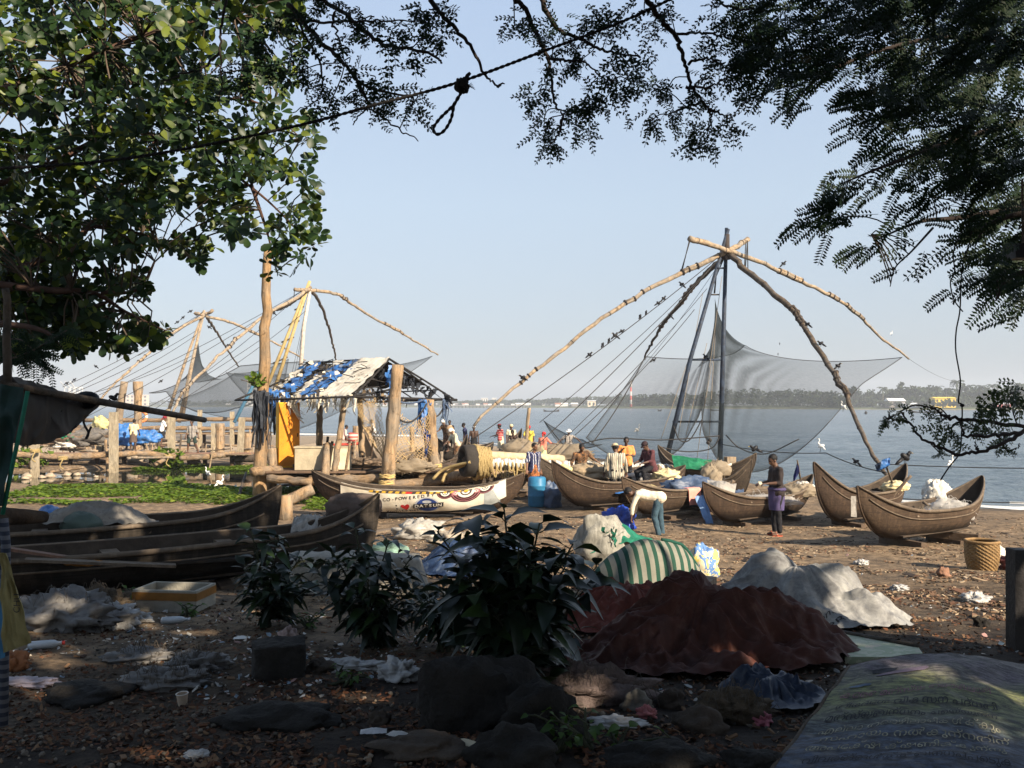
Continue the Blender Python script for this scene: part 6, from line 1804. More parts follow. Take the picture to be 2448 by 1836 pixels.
for k in range(9):
	c = dc + ax * (.40 + .055 * k)
	MB().tube([q + Vector((random.gauss(0, .012), 0, random.gauss(0, .012) - (.16 * random.random() if math.sin(2 * PI * i_ / 35) < -.3 else 0))) for i_, q in enumerate(ring(c, .47 - .012 * k))], .042, 6, cap=False).build('rope_coil', M_yrope, dr)
MB().tube(ctrl([dc + ax * .1 - s1 * .5, dc + Vector((-.55, 0, -.25)), dc + Vector((-.9, -.1, -.55))], 10), .05, 6).build('rope_tail', M_yrope, dr)
MB().tube(ctrl([dc + ax * .2 - s1 * .45, dc + Vector((-.45, .1, -.35)), dc + Vector((-.6, -.2, -.62))], 10), .05, 6).build('rope_tail', M_yrope, dr)
sh_a, sh_b = dc + ax * .5 + Vector((0, 0, -.08)), P(1640, 1122, 33)
sl = empty('winch_shaft', (sh_a + sh_b) / 2, 'long shaft log bound in grey and white cloth running from the winch drum', 'log')
logp(sh_a, sh_b, .14, M('shaft_wood', (.25, .19, .13), .9, .4, 3, .5), 'shaft', sl)
M_wrap = M_stripes('cloth_wrap', [(0, (.55, .52, .46)), (.4, (.22, .22, .22)), (.55, (.62, .58, .50)), (.8, (.30, .34, .36))], 'X', 4.5)
n_ = 90
MB().tube([sh_a.lerp(sh_b, i / n_) for i in range(n_ + 1)], [.155 + .03 * math.sin(i * 1.9) + random.uniform(0, .02) for i in range(n_ + 1)], 10, wob=.08).build('cloth_wrap', M_wrap, sl)
u_a, u_b = P(1150, 1088, 28.6), P(1345, 1098, 31)
o = MB().tube([u_a.lerp(u_b, i / 20) for i in range(21)], [.15 * random.uniform(.9, 1.08) for _ in range(21)], 10, wob=.06).build('log', M('pale_rope_log', (.50, .40, .25), .9, .4, 5, .6), None, True, u_a)
tag(o, 'pale log lying just above the cloth-bound shaft', 'log')
for k in range(16):
	c = sh_a.lerp(sh_b, .03 + k * .017); dz = random.uniform(.2, .5)
	o = MB().tube(ctrl([c + Vector((-.04, -.16, .08)), c + Vector((0, -.2, -dz * .6)), c + Vector((.06, -.18, -dz)), c + Vector((.1, -.17, -dz * .5)), c + Vector((.08, -.14, .05))], 14), .028, 5).build('rope_loop', M_yrope, sl)
for k in range(14):
	p = P(random.uniform(1130, 1290), random.uniform(1118, 1134), random.uniform(28, 29.4))
	o = MB().tube(ctrl([p, p + Vector((random.uniform(.1, .4), random.uniform(-.3, .3), random.uniform(0, .12))), p + Vector((random.uniform(.3, .8), random.uniform(-.3, .3), 0)), p + Vector((random.uniform(.1, .6), random.uniform(-.3, .3), random.uniform(-.05, .1)))], 14), .026, 5).build('rope_coil', M_yrope, None, True, p)
	tag(o, 'loose yellow rope coil on the logs under the winch shaft', 'rope', 'rope coils on the logs under the shaft')
for a, b, r, lab in (((1070, 1138, 28.4), (1330, 1128, 30), .17, 'stout log carrying the winch drum'), ((1080, 1150, 28.8), (1300, 1142, 30.4), .16, 'lower dark log under the winch shaft'), ((1060, 1125, 28.6), (1200, 1120, 29.6), .09, 'thin pale pole lying beside the drum')):
	pa, pb = P(*a), P(*b)
	o = MB().tube([pa.lerp(pb, i / 10) + Vector((0, 0, random.gauss(0, .015))) for i in range(11)], [r * random.uniform(.92, 1.06) for _ in range(11)], 10, wob=.06).build('log', M_log if 'dark' not in lab else M_logd, None, True, pa); tag(o, lab, 'log')
for x in (1075, 1120, 1180):
	p = P(x, 1150, 29); q = Vector((p.x, p.y, gz(p.x, p.y) - .2))
	o = MB().tube([q, Vector((p.x + .03, p.y, 1.0))], [.16, .14], 10, wob=.05).build('pile', M_logd, None, True, q); tag(o, 'dark pile holding up the logs under the winch', 'pile', 'piles under the winch')
# ------------------------------------------------------------------ left bank: jetties, concrete posts, rails
M_cpost = M_timber('concrete_post', (.46, .38, .26), (.17, .13, .085), (.38, .33, .25), (1, 1, .3), 6)
def cpost(px, top, bot, d, w_, label, group=None, tilt=0.0):
	b = P(px, bot, d); t_ = P(px, top, d)
	b.z = min(b.z, gz(b.x, b.y)) - .3
	o = MB().bar(b, t_ + Vector((tilt, 0, 0)), w_, w_, (0, 1, 0)).build('concrete_post', M_cpost, None, False, b)
	return tag(o, label, 'post', group)
cpost(84, 1050, 1150, 40, .27, 'square concrete post tied with yellow rope at the left end of the log rail')
cpost(272, 985, 1130, 43, .33, 'tallest square concrete post, standing at the edge of the pond')
cpost(240, 1035, 1080, 51, .33, 'concrete post with a coil of yellow net on its top')
cpost(410, 996, 1112, 46, .30, 'concrete post between the walking man and the man in white')
cpost(572, 998, 1108, 47, .28, 'leaning square concrete post standing right of the walking man', tilt=.15)
cpost(513, 1012, 1075, 58, .36, 'short thick concrete post beside a brown log post on the bank')
cpost(478, 980, 1040, 66, .27, 'slim concrete post of the far jetty rail right of the walking man')
cpost(555, 984, 1040, 66, .27, 'slim concrete post of the far jetty rail near the tall pole')
cpost(402, 978, 1040, 66, .25, 'slim concrete post of the far jetty rail at the left')
for (px, t_, b_, d, r, lab) in ((526, 1012, 1078, 58, .3, 'brown log post beside the short thick concrete post'), (592, 1036, 1095, 49, .26, 'short brown log post at the end of the plank walk'), (330, 912, 1015, 62, .27, 'tall pale trunk post with a flared top on the far jetty'), (283, 912, 1015, 63, .26, 'crooked grey trunk post on the far jetty'),
								(880, 1020, 1065, 62, .28, 'pale log post on the strand behind the hut'), (852, 1018, 1068, 60, .26, 'log post on the strand right behind the hut posts'), (985, 1020, 1070, 58, .16, 'thin post on the strand seen through the net')):
	p, q = P(px, b_, d), P(px, t_, d)
	if 'strand' in lab or 'plank' in lab or 'beside' in lab: p.z = gz(p.x, p.y) - .2
	else: p.z = -.5
	n = 10
	kn = (lambda s: .45 * math.sin(s * 4)) if 'crooked' in lab else (lambda s: 0)
	o = MB().tube([p.lerp(q, i / n) + Vector((-kn(i / n) * .5 + (.25 if 'crooked' in lab else 0), 0, 0)) for i in range(n + 1)], [r * (1.0 + (.25 if i > 8 and 'flared' in lab else 0)) for i in range(n + 1)], 10, wob=.08).build('log_post', M_log if 'crooked' not in lab else M('grey_trunk', (.22, .17, .12), .9, .4, 3, .6), None, True, p)
	tag(o, lab, 'post')
def rail(pts, d, r, label, mat=M_logh, name='log_rail'):
	c = ctrl([P(x, y, dd) for (x, y), dd in zip(pts, d)], 24)
	o = MB().tube([p + Vector((0, 0, random.gauss(0, .012))) for p in c], [r * random.uniform(.88, 1.08) for _ in c], 10, wob=.07).build(name, mat, None, True, c[0])
	return tag(o, label, 'log')
rail([(20, 1085), (150, 1092), (272, 1086)], (41, 42, 43.5), .15, 'thick log rail tied between the two left concrete posts')
rail([(262, 1089), (330, 1084), (420, 1092)], (43.5, 44.5, 45), .15, 'rope-wound log rail right of the tallest concrete post')
rail([(430, 1096), (510, 1090), (560, 1083)], (44.5, 45, 46), .14, 'pale log edging the plank walk under the walking man')
rail([(170, 1025), (400, 1023), (500, 1025), (620, 1023)], (66, 66, 66, 66), .17, 'lower log of the far jetty')
rail([(200, 1005), (400, 1004), (480, 1002), (620, 1003)], (66, 66, 66, 66), .16, 'upper rail log of the far jetty')
rail([(370, 1110), (410, 1090), (440, 1078)], (44, 45, 46), .12, 'log slanting up from the pond to the plank walk')
rail([(560, 1098), (600, 1096), (640, 1094)], (46, 46, 46), .2, 'dark log at the end of the plank walk', M_logd)
rail([(120, 1128), (165, 1122), (200, 1118)], (41, 42, 42), .06, 'thin grey branch under the log rail')
o = empty('far_jetty_deck', P(400, 1030, 67), 'long low log jetty on dark piles out over the water at the left', 'jetty')
a, b = P(150, 1030, 67), P(640, 1030, 67)
for k in range(5): MB().bar((a.x, 66.2 + .5 * k, 1.25), (b.x, 66.2 + .5 * k, 1.25 + random.uniform(-.04, .04)), .42, .12).build('deck_log', M_logh, o, False)
for k in range(14):
	x = a.x + (b.x - a.x) * k / 13; MB().tube([(x, 67, -.6), (x + random.uniform(-.1, .1), 67, 1.2)], .13, 8).build('pile', M_logd, o)
# plank walk
w_ = empty('plank_walk', P(450, 1085, JD), 'low reddish plank walk along the far side of the pond', 'walkway')
zf = stand(460, 1005, JD, 1.69).z
a, b = P(20, 1085, JD), P(600, 1085, JD)
for k in range(4): MB().bar((a.x, JD - .55 + .36 * k, zf - .05), (b.x, JD - .5 + .36 * k, zf - .05 + random.uniform(-.01, .01)), .34, .06).build('plank', M_wood('walk_plank', (.34, .17, .11), (.17, .09, .06)) if k % 2 else M_wood('walk_plank_grey', (.26, .19, .13), (.12, .085, .06)), w_, False)
for k in range(9):
	x = a.x + (b.x - a.x) * (k + .3) / 9; MB().tube([(x, JD, -.3), (x, JD, zf - .08)], .12, 8).build('pile', M_logd, w_)
# life ring
c = P(338, 996, 62.5); lr = empty('life_ring', c, 'orange and white life ring on the trunk post of the far jetty', 'life ring')
def torus(c, R, r, a0, a1, n=18):
	return [c + Vector((R * math.cos(a), 0, R * math.sin(a))) for a in np.linspace(a0, a1, n)]
for k in range(4):
	MB().tube(torus(c, .36, .1, k * PI / 2 + .2, (k + 1) * PI / 2 - .2), .1, 8).build('orange_section', M('ring_orange', (.72, .25, .10), .6, .2, 5, .1), lr)
	MB().tube(torus(c, .36, .1, (k + 1) * PI / 2 - .2, (k + 1) * PI / 2 + .2, 6), .103, 8).build('white_band', M_whitec, lr)
# bundles, nets and plants on the bank
lump('tarp_bundle', P(298, 1063, 49.5), (1.0, .6, .75), M_tarpb, 'bright blue tarpaulin bundle left of the man in pale yellow', 'bundle', .3, 2)
lump('tarp_bundle', P(346, 1058, 49.5), (.8, .5, .5), M_tarpb, 'smaller blue tarpaulin bundle right of the man in pale yellow', 'bundle', .35, 2)
lump('tarp_bundle', P(258, 1058, 49.5), (.4, .4, .5), M('violet_tarp', (.12, .16, .45), .6, .3, 4, .5), 'violet-blue bundle behind the tallest concrete post', 'bundle', .3, 2)
sheet('net', [P(182, 1015, 50), P(222, 1040, 50), P(210, 1065, 49), P(185, 1055, 49)], M('dark_net_cloth', (.06, .05, .045), .9, .4, 8, .4), 'dark net hanging at the left bank under the awning', 'net', .15, 16, 14)
for (x, y, rx, rz_, mat, lab) in ((130, 1060, 2.2, .7, M('brown_net_pile', (.16, .11, .075), .95, .5, 5, .8, bscale=25), 'brown heap of nets on the left bank'), (205, 1062, 1.2, .6, M('grey_net_pile', (.13, .12, .11), .95, .5, 5, .8, bscale=25), 'grey heap of nets by the dark hanging net'), (170, 1067, .9, .35, M_whiteb, 'white sheeting among the heaps of nets'), (135, 1052, .8, .25, M_green, 'green netting across the heap of nets'), (178, 1050, .5, .3, M_green, 'small patch of green netting on the heap')):
	lump('net_heap', P(x, y, 48), (rx, 1.0, rz_), mat, lab, 'net', .4, 2.2)
lump('net_coil', P(240, 1026, 51), (.45, .4, .5), M('yellow_green_coil', (.50, .46, .22), .9, .4, 8, .7), 'coil of yellow-green net on top of a concrete post', 'net', .35, 2.2)
for k, (x, y, d) in enumerate(((84, 1080, 39.7), (272, 1088, 43.2), (150, 1098, 41.6), (402, 1093, 44.6))):
	c = P(x, y, d)
	o = MB()
	for j in range(4): o.tube([c + Vector((.2 * math.cos(a), .2 * math.sin(a), .03 * j + random.gauss(0, .02))) for a in np.linspace(0, 2 * PI, 14)], .035, 5, cap=False)
	o.tube(ctrl([c + Vector((.1, -.2, 0)), c + Vector((.0, -.25, -.3)), c + Vector((.15, -.22, -.45))], 8), .03, 5)
	tag(o.build('rope_tie', M_yrope, None, True, c), 'yellow rope tied round the log rail', 'rope', 'yellow rope ties on the left rail')
for k, (x, y, d, s) in enumerate(((120, 1140, 40, .4), (70, 1130, 40, .5), (60, 1160, 39, .35), (160, 1130, 41, .35), (185, 1128, 41, .3), (100, 1155, 39.5, .3), (230, 1142, 40, .2))):
	p = P(x, y, d)
	lump('rubble_stone', Vector((p.x, p.y, max(.1, gz(p.x, p.y)))), (s * .6, s * .45, s * .35), M('pale_rubble', (.36, .29, .21), .9, .4, 3, .6), 'pale rubble stone at the pond edge under the log rail', 'stone', .5, 1.5, None, 10, 8, 'pale rubble stones at the pond edge')
# red framework, striped cushion behind the hut
pole('red_rail', P(790, 1065, 50), P(865, 1060, 50), .09, M('red_paint', (.45, .06, .04), .6, .3, 4, .2), 'red painted rail low on the strand behind the hut', 'rail')
o = MB().tube([P(842, 1055, 50), P(845, 1035, 50)], .28, 10).build('striped_basket', M_stripes('red_white_stripe', [(0, (.55, .10, .08)), (.5, (.6, .5, .42))], 'Z', 5), None, True, P(842, 1055, 50)); tag(o, 'red and white striped basket behind the hut', 'basket')
# tangle of thin poles, sticks and gear along the left bank and round the hut
for k in range(64):
	px, d = (random.uniform(30, 610), random.uniform(44, 64)) if k < 40 else (random.uniform(740, 1090), random.uniform(31, 44))
	x = (px - CX) / F * d; z0 = max(.05, gz(x, d)); h = random.uniform(.7, 2.1)
	a = Vector((x, d, z0 - .25)); b_ = a + Vector((random.gauss(0, .25), random.gauss(0, .2), h))
	pole('thin_pole', a, b_, random.uniform(.03, .075), random.choice([M_tan, M_log, M_bamd, M_bam]), 'thin weathered pole stuck in the bank', 'pole', 'thin poles along the bank and hut')
for k in range(84):
	px, d = (random.uniform(30, 600), random.uniform(43, 64)) if k < 44 else (random.uniform(640, 1120), random.uniform(27.5, 42))
	x = (px - CX) / F * d; z0 = max(.12, gz(x, d)) + random.uniform(.02, .8); L = random.uniform(.8, 2.6)
	a = Vector((x, d, z0)); b_ = a + Vector((L, random.gauss(0, .6), random.gauss(0, .22)))
	pole('driftwood', a, b_, random.uniform(.03, .09), random.choice([M_logh, M_logh, M_logd, M_bam]), 'rough stick lying in the tangle of timber', 'stick', 'sticks in the tangle round the hut and bank')
for k in range(26):
	px, d = (random.uniform(30, 600), random.uniform(46, 60)) if k < 14 else (random.uniform(720, 1090), random.uniform(31, 42))
	x = (px - CX) / F * d; z0 = max(.12, gz(x, d))
	lump('gear_heap', Vector((x, d, z0)), (random.uniform(.3, .9), .4, random.uniform(.15, .4)), random.choice([M('brown_net_pile', (0, 0, 0)), M('grey_net_pile', (0, 0, 0)), M_nett if False else M('pale_rubble', (0, 0, 0)), M_logd]), 'low heap of nets and rubbish on the bank', 'heap', .45, 2.4, None, 16, 10, 'heaps of nets and rubbish on the bank')
for k in range(46):
	px, d = random.uniform(640, 1120), random.uniform(28.2, 35)
	x = (px - CX) / F * d; L = random.uniform(.6, 2.2); up_ = random.random() < .4
	a = Vector((x, d, max(.15, gz(x, d)) + random.uniform(.0, 1.0))); b_ = a + (Vector((random.gauss(0, .3), random.gauss(0, .3), L * .6)) if up_ else Vector((L, random.gauss(0, .5), random.gauss(0, .3))))
	pole('driftwood', a, b_, random.uniform(.025, .07), random.choice([M_logd, M_bamd, M_logd, M_logh]), 'rough stick lying in the tangle of timber', 'stick', 'sticks in the tangle round the hut and bank')
# ------------------------------------------------------------------ heaps, sheets and goods in the foreground
def heap(name, c, rx, ry, rot, peaks, mat, label, cat, fold=.05, fk=9, rag=.08, nr=46, na=110, seed=1, skirt=.02, p=2.2, sharp=1.0):
	"""a cloth thrown over goods: rim lies on the ground, ridged folds run down from the high spots. peaks: (x, y, height, width)"""
	cs, sn = math.cos(rot), math.sin(rot)
	def fn(u, r):
		a = 2 * PI * u
		ra = 1 + rag * noise.noise((math.cos(a) * 2.5 + seed, math.sin(a) * 2.5, 1)) + rag * .6 * noise.noise((math.cos(a) * 8 + seed, math.sin(a) * 8, 3))
		x, y = rx * r * ra * math.cos(a), ry * r * ra * math.sin(a)
		h = 0
		for px_, py_, hh, ww in peaks:
			d = math.hypot((x - px_) / rx, (y - py_) / ry) / ww
			h = max(h, hh * math.exp(-d ** 2.7)) if sharp else h + hh * math.exp(-d * d)
		h += .12 * sum(hh * math.exp(-(math.hypot((x - px_) / rx, (y - py_) / ry) / (ww * 1.5)) ** 2) for px_, py_, hh, ww in peaks)
		env = 1 - r ** (p * 2.2)
		# folds that run downhill, and creases across them
		f1 = (1 - min(1, 2.4 * abs(noise.noise((math.cos(a) * fk * .26 + seed + .25 * math.sin(r * 5), math.sin(a) * fk * .26, r * .9))))) ** 1.5 * 1.5 - .3
		f2 = (1 - min(1, 2.4 * abs(noise.noise((math.cos(a) * fk * .55 + seed * 2, math.sin(a) * fk * .55, r * 2.2))))) ** 1.7 * 1.3 - .2
		f3 = 1 - 2 * abs(noise.noise((x * 9 + seed, y * 9, 4)))
		k = min(1, r * 2.2) * (.35 + .65 * r) * (1 - .75 * r ** 7)
		wv = 2.6 * noise.noise((math.cos(a) * 1.6 + seed, math.sin(a) * 1.6, r * 1.4)) + .8 * noise.noise((math.cos(a) * 4, math.sin(a) * 4 + seed, r * 3))
		pl = (1 - abs(math.sin(a * fk * .5 + wv))) ** 1.6 * .9 + (1 - abs(math.sin(a * fk * 1.1 + wv * 2.1 + 1))) ** 2 * .35
		rf = noise.ridged_multi_fractal((x * 1.9 + seed, y * 1.9, seed * .7), .95, 2.1, 5, 1.0, 1.7)
		h = h * env + fold * .75 * (rf - 1.1) * min(1, .3 + r) * (1 - .7 * r ** 8) + fold * .55 * (pl - .3) * min(1, r * 1.8) * (1 - .6 * r ** 8) + fold * k * (f1 * .95 + f2 * .28) * (1.1 - r * .5) + fold * .14 * f3
		X, Y = c[0] + x * cs - y * sn, c[1] + x * sn + y * cs
		z = gz(X, Y) + skirt + max(0, h) + .012
		return Vector((X, Y, z))
	mb = MB(); mb.grid(lambda u, r: fn(u, r ** .8), na, nr, wrap=True)
	base = Vector((c[0], c[1], gz(c[0], c[1])))
	o = mb.build(name, mat, None, True, base)
	o['_h'] = 0; del o['_h']
	tag(o, label, cat)
	return o, fn
M_rust = M_tarp('rust_tarpaulin', (.078, .026, .017), (.034, .012, .009), .6, .14, 2.2, (.11, .055, .042), .55, .05)
M_rust2 = M_tarp('faded_red_tarpaulin', (.175, .052, .038), (.09, .026, .019), .7, .12, 2.8, (.19, .12, .10), .7, .05)
t = NT('weathered_white_sheet'); v = t.coord('Object')
c = t.ramp(t.noise(v, 5, 6, .7, .4), [(.30, (.07, .07, .075)), (.5, (.22, .22, .215)), (.72, (.36, .36, .34))])
c = t.mix(t.ramp(t.noise(v, 22, 5, .7), [(.56, 0), (.68, .6)]), c, (.12, .13, .15))
M_wsheet = t.done(t.pbr(c, .75, crumple(t, v, 4.5, .8, .035), .3))
def midg(px, py): return PG(px, py)
a = PG(1690, 1600)
heap('tarpaulin_heap', (a.x + .02, a.y + .25), 1.12, .72, .08, [(-.05, .14, .42, .36), (.22, -.02, .33, .30), (.55, .04, .31, .34), (-.38, .0, .24, .34), (.78, -.1, .18, .3), (-.66, -.15, .15, .34)], M_rust, 'rust-brown tarpaulin thrown in folds over a heap of goods in the foreground', 'tarpaulin', .13, 9, .10, 90, 260, 3)
a = PG(1530, 1500)
heap('tarpaulin_heap', (a.x - .05, a.y + .12), .72, .45, .1, [(-.1, 0, .26, .6), (.3, .1, .24, .5)], M_rust2, 'faded pinkish-red tarpaulin heap behind the rust-brown one', 'tarpaulin', .10, 9, .12, 60, 160, 8)
a = PG(1930, 1500)
o, wf = heap('sheet_heap', (a.x + .02, a.y + .30), .95, .62, -.25, [(-.25, .12, .47, .42), (.05, .0, .36, .4), (.3, .1, .37, .36), (-.55, -.1, .24, .3), (.62, -.15, .18, .4)], M_wsheet, 'weathered white sheet with fragments of print, thrown over goods on the beach', 'sheet', .08, 9, .08, 80, 200, 14)
ink = M('sheet_print', (.035, .035, .04), .8, .3, 20, 0)
def on_heap(wf, vf, u0, r0, du, dr, parent, name='print', lift=.006, rot=0.0, base=None, mat=None):
	vs, fs = vf
	c_, s_ = math.cos(rot), math.sin(rot)
	q = MB()
	for x, y in vs: 
		X, Y = x * c_ - y * s_, x * s_ + y * c_
		q.v.append(tuple(wf((u0 + X * du) % 1, min(.98, max(.03, r0 - Y * dr))) + Vector((0, -lift * .8, lift))))
	q.f = fs; q.m = [0] * len(fs)
	return q.build(name, mat or ink, parent, False)
on_heap(wf, text_mesh('OFFICE', .16, .1), .63, .62, .16, .75, o, rot=-.25)
on_heap(wf, text_mesh('TRADE', .12, .1), .62, .50, .16, .75, o, rot=-.25)
on_heap(wf, text_mesh('AKS. PR', .16, 0), .775, .84, .15, .75, o, rot=-.1)
on_heap(wf, text_mesh('Centre', .13, .1), .80, .70, .15, .75, o, rot=-.1)
# plank between the two red tarps
pa, pb = PG(1575, 1500, .22), PG(1690, 1420, .32)
pa.z += .30; pb.z += .44
o = MB().bar((0, 0, 0), pb - pa, .17, .06).build('plank', M_wood('pale_plank', (.34, .27, .20), (.14, .11, .085)), None, False); o.location = pa; tag(o, 'pale thick plank slanting between the two red tarpaulins', 'plank')
# blue tarp below
a = PG(1870, 1700)
heap('tarpaulin', (a.x + .02, a.y + .24), .29, .32, .5, [(0, .1, .11, .7)], M_tarp('deep_blue_tarp', (.010, .022, .055), (.005, .010, .026), .45, .45, 4, (.05, .065, .09)), 'dark blue tarpaulin spilling from under the rust-brown one', 'tarpaulin', .07, 12, .15, 26, 70, 5)
# fibre heap beside it
lump('fibre_heap', PG(1750, 1722), (.2, .13, .1), M('brown_fibre', (.10, .075, .05), .95, .5, 12, .9, bscale=60), 'tangled brown fibre heap under the edge of the rust-brown tarpaulin', 'net', .4, 2.4)
# striped bundle
a = PG(1580, 1445)
M_gstripe = M_stripes('green_white_stripe', [(0, (.009, .066, .043)), (.46, (.25, .245, .20)), (.54, (.25, .245, .20))], 'X', 10.5, .85, 'Object', .5)
def bundle():
	def fn(u, v):
		a_ = 2 * PI * u; r = v
		th = r * PI / 2 * 1.12
		x, y, z = .64 * math.sin(th) * math.cos(a_), .46 * math.sin(th) * math.sin(a_), .60 * math.cos(th)
		k = 1 + .05 * noise.noise((x * 3, y * 3, z * 3)) + .02 * noise.noise((x * 9, y * 9, z * 9))
		return Vector((x * k - .10 * (1 - z), y * k, max(z * k, -.05) + .05))
	mb = MB(); mb.grid(fn, 72, 26, wrap=True)
	e = empty('striped_bundle', G(a.x, a.y + .4), 'large rounded bundle tied in green and white striped cloth', 'bundle', None, .12)
	linkl('cloth', mb.mesh('cloth'), M_gstripe, e)
	# the bound edge that runs over the right shoulder
	mb = MB(); mb.tube([fn(.0 + .06 * math.sin(t_ * 2), 1) * 1 if False else fn(.965 + .10 * t_, min(1, .1 + abs(.9 * t_))) * 1.015 for t_ in np.linspace(0, 1, 22)], .02, 6)
	linkl('edge_seam', mb.mesh('edge_seam'), M('dark_green_trim', (.012, .07, .05), .85, .3, 10, .3), e)
bundle()
a = PG(1690, 1392)
lump('sack', Vector((a.x, a.y + .3, a.z)), (.22, .18, .30), M_patch('yellow_blue_sack', [(.62, .50, .14), (.60, .55, .38), (.10, .20, .42), (.62, .50, .14), (.58, .52, .34)], 4, .7), 'yellow sack with a blue print leaning behind the striped bundle', 'sack', .25, 2)
a = PG(1440, 1355)
lump('net_sack', Vector((a.x + .05, a.y + .4, a.z)), (.42, .36, .50), M('grey_net_sack', (.30, .29, .25), .9, .45, 6, .6, bscale=40, stretch=(3, 3, .6)), 'grey mesh sack standing behind the plants', 'sack', .22, 2)
b2 = PG(1500, 1350)
mb = MB()
def fn(u, v):
	x = (u - .42) * 1.35; y = (v - .5) * .85
	top = .52 * math.exp(-((x + .12) / .42) ** 2 - (y / .5) ** 2) + .20 * math.exp(-((x - .5) / .3) ** 2 - (y / .5) ** 2)
	f = 1 - 2 * abs(noise.noise((x * 3.2, y * 5, 2))); f2 = noise.noise((x * 11, y * 11, 5))
	return Vector((b2.x + x, b2.y + .45 + y, gz(b2.x + x, b2.y + .45 + y) + .06 + top + .05 * f + .025 * f2))
mb.grid(fn, 56, 36)
gn_ = tag(mb.build('green_net', M('green_netting', (.015, .16, .10), .8, .5, 7, .8, bscale=55), None, True, b2), 'bright green netting spread over the grey mesh sack', 'net')
strand_src = [Vector((b2.x - .28, b2.y + .05, b2.z + .55)), Vector((b2.x - .2, b2.y + .0, b2.z + .5))]
strands('net_tassel', strand_src, 16, .36, M('green_netting', (.015, .16, .10)), .014, .03, gn_)
a = PG(1478, 1268)
lump('blue_bundle', Vector((a.x, a.y, a.z)), (.36, .28, .34), M('royal_blue_plastic', (.015, .055, .36), .4, .45, 4, .6, bscale=11, bdist=.05, spec=.5), 'royal blue plastic bundle at the feet of the bending boy', 'bundle', .45, 2.2)
# white tarpaulin-covered load left of centre
def box_load():
	c0 = PG(845, 1425); L_, W_, H_ = 1.62, .8, .44
	yaw = .10
	def fn(u, v):
		x = (u - .5) * L_
		prof_ = [(-.44, .02), (-.43, H_ * .55), (-.38, H_ * .95), (.0, H_ * 1.05), (.36, H_ * .95), (.44, H_ * .4), (.46, .02)]
		k = v * (len(prof_) - 1); i = min(int(k), len(prof_) - 2); k -= i
		y = prof_[i][0] + (prof_[i + 1][0] - prof_[i][0]) * k; z = prof_[i][1] + (prof_[i + 1][1] - prof_[i][1]) * k
		f = noise.noise((x * 2.5, v * 3, 3)) * .05 + (1 - 2 * abs(noise.noise((x * 5, v * 2, 7)))) * .03 + noise.noise((x * 12, v * 12, 4)) * .012
		edge_ = max(0, abs(u - .5) * 2 - .86) / .14
		z *= (1 - edge_ * .9)
		X, Y = c0.x + x * math.cos(yaw) - y * W_ / .9 * math.sin(yaw), c0.y + .42 + x * math.sin(yaw) + y * W_ / .9 * math.cos(yaw)
		return Vector((X, Y - f * (1 if v < .4 else .3), gz(X, Y) + max(.01, z + f * .6)))
	mb = MB(); mb.grid(fn, 80, 40)
	t = NT('stained_tarp'); v = t.coord('Object')
	c = t.ramp(t.noise(v, 3, 6, .7), [(.3, (.13, .12, .10)), (.6, (.26, .24, .20))])
	c = t.mix(t.ramp(t.noise(t.coord('Object', (6, 6, 1)), 3, 5, .7), [(.5, 0), (.7, .6)]), c, (.16, .14, .10))
	tag(mb.build('tarpaulin_load', t.done(t.pbr(c, .7, t.bump(t.noise(v, 15, 5), .5, .02), .3)), None, True, c0), 'low load under a stained pale tarpaulin behind the left and middle plants', 'tarpaulin')
	c1 = PG(1120, 1385)
	heap('tarpaulin_heap', (c1.x + .1, c1.y + .5), 1.0, .55, .0, [(-.3, 0, .42, .5), (.4, .1, .36, .5)], M_tarp('dull_blue_tarp', (.03, .06, .14), (.012, .025, .06), .5, .4, 4, (.14, .18, .24)), 'dull blue tarpaulin heap hidden behind the big plant', 'tarpaulin', .06, 10, .1, 34, 90, 21)
	c2 = PG(1000, 1290)
	lump('plastic_heap', Vector((c2.x, c2.y + .2, c2.z)), (.5, .3, .26), M('white_plastic_sheet', (.55, .53, .48)), 'crumpled white plastic in front of the banner canoe', 'plastic', .45, 2.4)
	c3 = PG(1090, 1320)
	lump('plastic_heap', Vector((c3.x, c3.y + .2, c3.z)), (.45, .3, .24), M_tarp('cream_plastic', (.40, .35, .27), (.25, .21, .16), .6, .3, 5), 'cream plastic heap right of the white one in front of the banner canoe', 'plastic', .45, 2.4)
	c4 = PG(925, 1330)
	lump('mint_sheet', Vector((c4.x, c4.y + .1, c4.z)), (.32, .2, .16), M('mint_plastic', (.20, .32, .26), .6, .3, 5, .5, bscale=12), 'pale mint-green plastic between the middle plant and the banner canoe', 'plastic', .4, 2.2)
	pa, pb = PG(830, 1292), PG(1150, 1248)
	o = MB().bar((0, 0, 0), pb - pa + Vector((0, 0, .05)), .2, .04).build('plank', M_thw, None, False); o.location = pa + Vector((0, 0, .08)); tag(o, 'old plank lying on the ground under the banner canoe', 'plank')
box_load()
